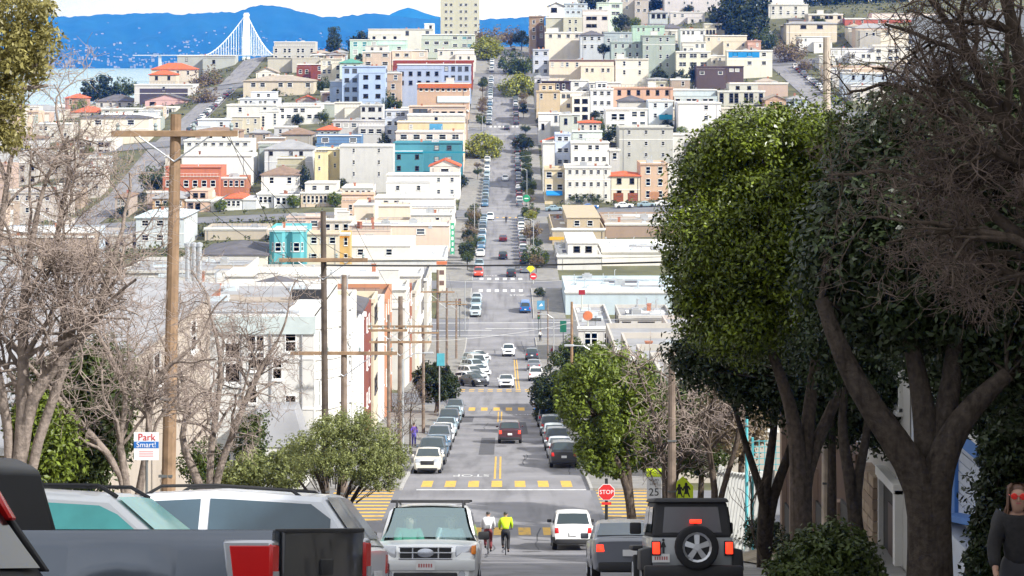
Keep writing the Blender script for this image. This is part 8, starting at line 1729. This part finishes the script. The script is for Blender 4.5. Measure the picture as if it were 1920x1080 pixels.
    MB().box(*[v for a, b in zip(hd, (0, 0, 0)) for v in (a, a)][:0] or (hd[0]+.082, hd[0]+.094, hd[1]-.024, hd[1]+.024, hd[2]-.062, hd[2]-.05)).build('mouth', mat('lips', (.40, .12, .11), .5), body)
    for sg in (-1, 1):
        MB().lathe([(0, .004), (.010, .002), (.012, 0)], 8, 'x').build('eye', M_sk, body, loc=tuple(hd+np.array((.088, sg*.033, .012))))
        MB().lathe([(0, .012), (.022, .008), (.028, -.005)], 8, 'y').build('ear', M_skin, body, loc=tuple(hd+np.array((-.005, sg*.092, -.01))), sc=(.8, sg, 1.2))
    if glasses:
        g_ = MB()
        for sg in (-1, 1): g_.lathe([(0, .112), (.029, .108), (.033, .10)], 12, 'x', c=tuple(hd+np.array((0, sg*.042, .012)))); g_.tube([tuple(hd+np.array((.10, sg*.08, .02))), tuple(hd+np.array((0, sg*.10, .015)))], .005, 4)
        g_.tube([tuple(hd+np.array((.11, -.01, .018))), tuple(hd+np.array((.11, .01, .018)))], .005, 4); g_.build('sunglasses', glasses, body)
    return body
walk = dict(knl=(.16, .10, .50), anl=(.05, .10, .10), tol=(.21, .10, .05), knr=(.0, -.10, .48), anr=(-.22, -.10, .14), tor=(-.08, -.11, .05), ell=(-.12, .24, 1.14), wrl=(.0, .24, .92), hal=(.05, .24, .85), elr=(.06, -.24, 1.13), wrr=(.2, -.23, .94), har=(.26, -.22, .88))
M_stripe = mat('jacket_dark', (.014, .013, .014), .8, var=.4, scale=25)  # dark cloth, darkened further to hold the shade she walks in
person('woman with red sunglasses and long brown hair in a dark jacket walking uphill', slopeM(5.06, 21, R(-100), .08, flat=True), walk, M_stripe, mat('trousers_dark', (.03, .03, .035), .8), M_hairb, True, mat('red_glasses', (.65, .03, .02), .2), hands=True)
person('small walker in a purple coat and dark hat on the left pavement', slopeM(XX(776, 158), 158, UP, .14, flat=True), walk, mat('coat_purple', (.13, .07, .42), .8), mat('trousers_violet', (.12, .10, .40), .8), mat('hat_black', (.02, .02, .02), .8))
person('tiny person in black crossing the far street', slopeM(XX(949, 500), 500, UP, 0, flat=True), walk, mat('coat_black', (.03, .03, .03), .8), mat('trousers_dark', 0), M_hairb)
person('tiny person in white on the right corner of the wide crossing', slopeM(XX(1013, 332), 332, UP, .14, flat=True), walk, mat('shirt_white', (.7, .7, .7), .8), mat('trousers_dark', 0), M_hairb)
person('tiny person in maroon on the right pavement near the wide crossing', slopeM(XX(1036, 300), 300, DN, .14, flat=True), walk, mat('coat_maroon', (.2, .03, .04), .8), mat('trousers_dark', 0), M_hairb)
# cyclists
ride = dict(pelvis=(-.22, 0, .98), belly=(-.14, 0, 1.12), chest=(.02, 0, 1.32), neck=(.12, 0, 1.47), jaw=(.16, 0, 1.53), head=(.15, 0, 1.62), crown=(.15, 0, 1.69), shl=(.05, .17, 1.42), shr=(.05, -.17, 1.42), ell=(.24, .25, 1.22), elr=(.24, -.25, 1.22), wrl=(.44, .24, 1.07), wrr=(.44, -.24, 1.07), hal=(.50, .24, 1.04), har=(.50, -.24, 1.04), hil=(-.20, .09, .93), hir=(-.20, -.09, .93), knl=(.16, .11, .72), knr=(.05, -.11, .62), anl=(.02, .11, .34), anr=(-.06, -.11, .20), tol=(.16, .11, .28), tor=(.08, -.11, .13))
def bicycle(label, M, colr):
    root = tag(ob('bicycle', None, mw=M), label, 'bicycle', 'bicycles'); m = mat('frame_'+colr.strip('#'), colr, .4, .3)
    fr_ = MB()
    for a, b in (((-.5, .34), (-.05, .28)), ((-.05, .28), (-.22, .88)), ((-.22, .80), (.36, .84)), ((-.05, .28), (.38, .72)), ((.36, .9), (.52, .34)), ((-.5, .34), (-.2, .75))): fr_.tube([(a[0], 0, a[1]), (b[0], 0, b[1])], .018, 6)
    fr_.build('frame', m, root); MB().bbox(-.34, -.10, -.07, .07, .88, .94, .02).build('saddle', M_blk, root, 40); MB().tube([(.42, -.28, 1.02), (.38, -.1, 1.0), (.36, 0, .95), (.38, .1, 1.0), (.42, .28, 1.02)], .014, 6).build('handlebar', M_blk, root)
    for x in (-.5, .52):
        w = MB(); w.lathe([(.31, -.02), (.34, -.015), (.345, 0), (.34, .015), (.31, .02)], 24, 'y'); w = w.build('wheel', M_tyre, root, 40, loc=(x, 0, .345)); sp = MB()
        for k in range(8): a = math.pi*k/8; sp.tube([(-.31*math.cos(a), 0, -.31*math.sin(a)), (.31*math.cos(a), 0, .31*math.sin(a))], .003, 3)
        sp.build('spokes', M_rim, w)
    MB().lathe([(0, -.02), (.09, -.02), (.09, .02), (0, .02)], 12, 'y').build('chainring', M_rim, root, loc=(-.05, .05, .28))
for x, d, tp_, lg, hc, l1, l2, c_ in ((915, 88, mat('shirt_white', 0), mat('trousers_maroon', (.16, .03, .035), .8), M_hairb, 'cyclist in a white top and dark red trousers beside the oncoming car', 'bicycle under the cyclist in white', '#5a2020'), (948, 87, mat('vest_neon', (.50, .72, .02), .7, var=.08), mat('trousers_dark', 0), mat('hat_black', 0), 'cyclist in a neon yellow top and black trousers', 'bicycle under the cyclist in neon yellow', '#202428')):
    M = slopeM(XX(x, d), d, UP); bicycle(l2, M, c_); person(l1, M, ride, tp_, lg, hc, helmet=mat('helmet_dark', (.05, .05, .05), .5), group=None)
# people in the oncoming car
sit = dict(pelvis=(0, 0, .16), belly=(0, 0, .30), chest=(-.02, 0, .50), neck=(0, 0, .66), jaw=(.03, 0, .73), head=(.02, 0, .81), crown=(.02, 0, .88), shl=(0, .17, .60), shr=(0, -.17, .60), ell=(.12, .23, .36), elr=(.12, -.23, .36), wrl=(.34, .16, .42), wrr=(.34, -.16, .42), hal=(.41, .15, .44), har=(.41, -.15, .44), hil=(.05, .09, .14), hir=(.05, -.09, .14), knl=(.46, .11, .20), knr=(.46, -.11, .20), anl=(.55, .11, -.18), anr=(.55, -.11, -.18), tol=(.68, .11, -.2), tor=(.68, -.11, -.2))
Me = esc.matrix_basis
for sg, lab, tp_ in ((.38, 'driver in a white shirt behind the windscreen of the oncoming car', mat('shirt_white', 0)), (-.38, 'passenger in a green top inside the oncoming car', mat('shirt_green', (.12, .30, .22), .8))):
    person(lab, Me @ Matrix.Translation((-.12, sg, .62)), sit, tp_, mat('trousers_dark', 0), M_hairb)

# cars standing on the forecourts right of the wide crossing
for i, (x, d, c_, k_) in enumerate(((1095, 288, '#c3c7cc', 'sedan'), (1118, 286, '#e8e8e8', 'suv'), (1150, 284, '#767b82', 'sedan'), (1170, 300, '#e8e8e8', 'van'), (1205, 306, '#9a1c22', 'sedan'), (1095, 270, '#48545c', 'suv'), (1130, 268, '#e8e8e8', 'sedan'), (1080, 330, '#c3c7cc', 'hatch'), (1150, 326, '#3a4450', 'suv'), (1190, 328, '#e8e8e8', 'suv'), (1225, 324, '#d8d2c4', 'sedan'))):
    X = XX(x, d)
    if any(X+2.4 > g[0] and X-2.4 < g[1] and d+2.4 > g[2] and d-2.4 < g[3] for g in FOOT): continue
    far_car(k_, c_, f"{CN[c_]} {KN[k_]}, {ORD[i]} on the forecourts right of the wide crossing", slopeM(X, d, R(random.choice((80, 100, 10, 170)))), 'cars on the forecourts')
tag(sheet('forecourt', [RP+.02, 20, 30, 44], list(np.arange(262, 337, 5)), lambda x, y: T(x, y)+.02, M_asph2), kind='structure')

# white canopy and green hoarding before the pale facades
wc = thing('canopy_roof', 'long white canopy with a green hoarding before the pale facades', 'canopy', (XX(1118, 500), 500, T(20, 500)))
zc = ZZ(408, 500)-T(20, 500); MB().hull([(-7.5, -2, zc-.5), (8, -2, zc), (8, 2, zc), (-7.5, 2, zc-.5), (-7.5, -2, zc-.25), (8, -2, zc+.3), (8, 2, zc+.3), (-7.5, 2, zc-.25)], .03).build('canopy_top', RM['white'], wc); MB().box(8.3, 14, -1.5, -1.3, 0, zc+.2).build('hoarding', mat('hoarding_green', (.05, .26, .14), .7, var=.1), wc)
for x in (-7, -2, 3, 7.5): MB().box(x-.1, x+.1, -.1, .1, -.2, zc-.3).build('post', M_steel, wc)

# roof clutter of the low stores and garages, parts of each building
cr_ = random.Random(77)
for lab, n in (('single-storey shop with a tan gravel roof and yellow fascia', 14), ('long low store with a brown gravel roof', 16), ('white flat roofed store with a sloping eave', 10), ('long white flat roofed store beside the white eave one', 14), ('pale blue flat roofed garage on the right corner', 18), ('grey roofed workshop before the wide crossing, right', 8), ('grey roofed white garage right of the orange disc sign', 8), ('low garage with a wide speckled pale roof at the left corner', 26), ('low white block with a broad flat roof behind the row houses', 14), ('long grey flat roofed block behind the bare trees at left', 12), ('big off-white corner apartment block with curved bay windows beyond the near crossing', 8), ('long peach walled building with a green blade sign corner', 10)):
    root, h = BLD[lab]; hx, hy = (h[1]-h[0])/2, (h[3]-h[2])/2; zr = h[4]-root.location.z-(.25 if 'big' in lab else .5)
    for k in range(n):
        me = cr_.choice((VENT, SKYL, SKYL, HVAC, PIPE, PIPE, CHIM)); ob(me.name.split('.')[0], me, root, loc=(cr_.uniform(-hx+1.2, hx-1.2), cr_.uniform(-hy+1.2, hy-1.2), zr), rot=(0, 0, cr_.choice((0, 1.57))))
    for k in range(max(2, n//4)):
        a, b = cr_.uniform(-hx+1, hx-5), cr_.uniform(-hy+1, hy-4); MB().box(a, min(a+cr_.uniform(3, 9), hx-.5), b, min(b+cr_.uniform(2, 6), hy-.5), zr-.1, zr+.075+.006*k).build('roof_patch', RM[cr_.choice(('grey', 'tan', 'dark', 'white', 'blue'))], root)
    for k in range(max(1, n//6)):
        b = cr_.uniform(-hy+1, hy-1); MB().tube([(-hx+1, b, zr+.3), (hx-1, b, zr+.3)], .12, 6).build('duct', M_met, root)
# more openings, louvres and pipes on the big off-white block's wall
root, h = BLD['big off-white corner apartment block with curved bay windows beyond the near crossing']; l0 = np.array(root.location); d_ = h[2]
for x, y, ww, hh, kd in ((190, 660, .8, 1.4, 1), (215, 760, .9, 1.3, 0), (290, 790, .9, 1.3, 1), (380, 650, .8, 1.5, 1), (400, 770, .8, 1.2, 0), (545, 640, .7, 1.3, 1), (545, 760, .7, 1.3, 1), (330, 620, .7, 1.0, 2)):
    ob('window', WM[(kd, 0)], root, mw=Matrix.Translation(tuple(np.array(at(x, y, d_))-l0)) @ Matrix.Diagonal((ww, 1, hh, 1)))
for x in (230, 358, 452, 508, 566): MB().tube([tuple(np.array(at(x, 600, d_))-l0+np.array((0, -.06, 0))), tuple(np.array(at(x, 880, d_))-l0+np.array((0, -.06, 0)))], .05, 6).build('drainpipe', RM['grey'], root)
for y in (672, 766): q = np.array(at(380, y, d_))-l0; MB().box(-(h[1]-h[0])/2, (h[1]-h[0])/2, q[1]-.05, q[1]+.02, q[2]-.06, q[2]+.06).build('floor_band', mat('trim_white', 0), root)
# ================================================================== HAZE
hm = bpy.data.materials.new('haze_air'); hm.use_nodes = True; t = hm.node_tree; t.nodes.clear()
pv = N(t, 'ShaderNodeVolumePrincipled'); pv.inputs['Color'].default_value = (.02, .21, 1.0, 1); pv.inputs['Absorption Color'].default_value = (1, 1, 1, 1); pv.inputs['Density'].default_value = 9.5e-5; pv.inputs['Anisotropy'].default_value = 0.0
oo = N(t, 'ShaderNodeOutputMaterial'); t.links.new(pv.outputs[0], oo.inputs['Volume'])
tag(ob('haze', mesh('haze', boxv(-9500, 9500, -90, 18600, -8, 480), BOXF, hm)), kind='stuff')
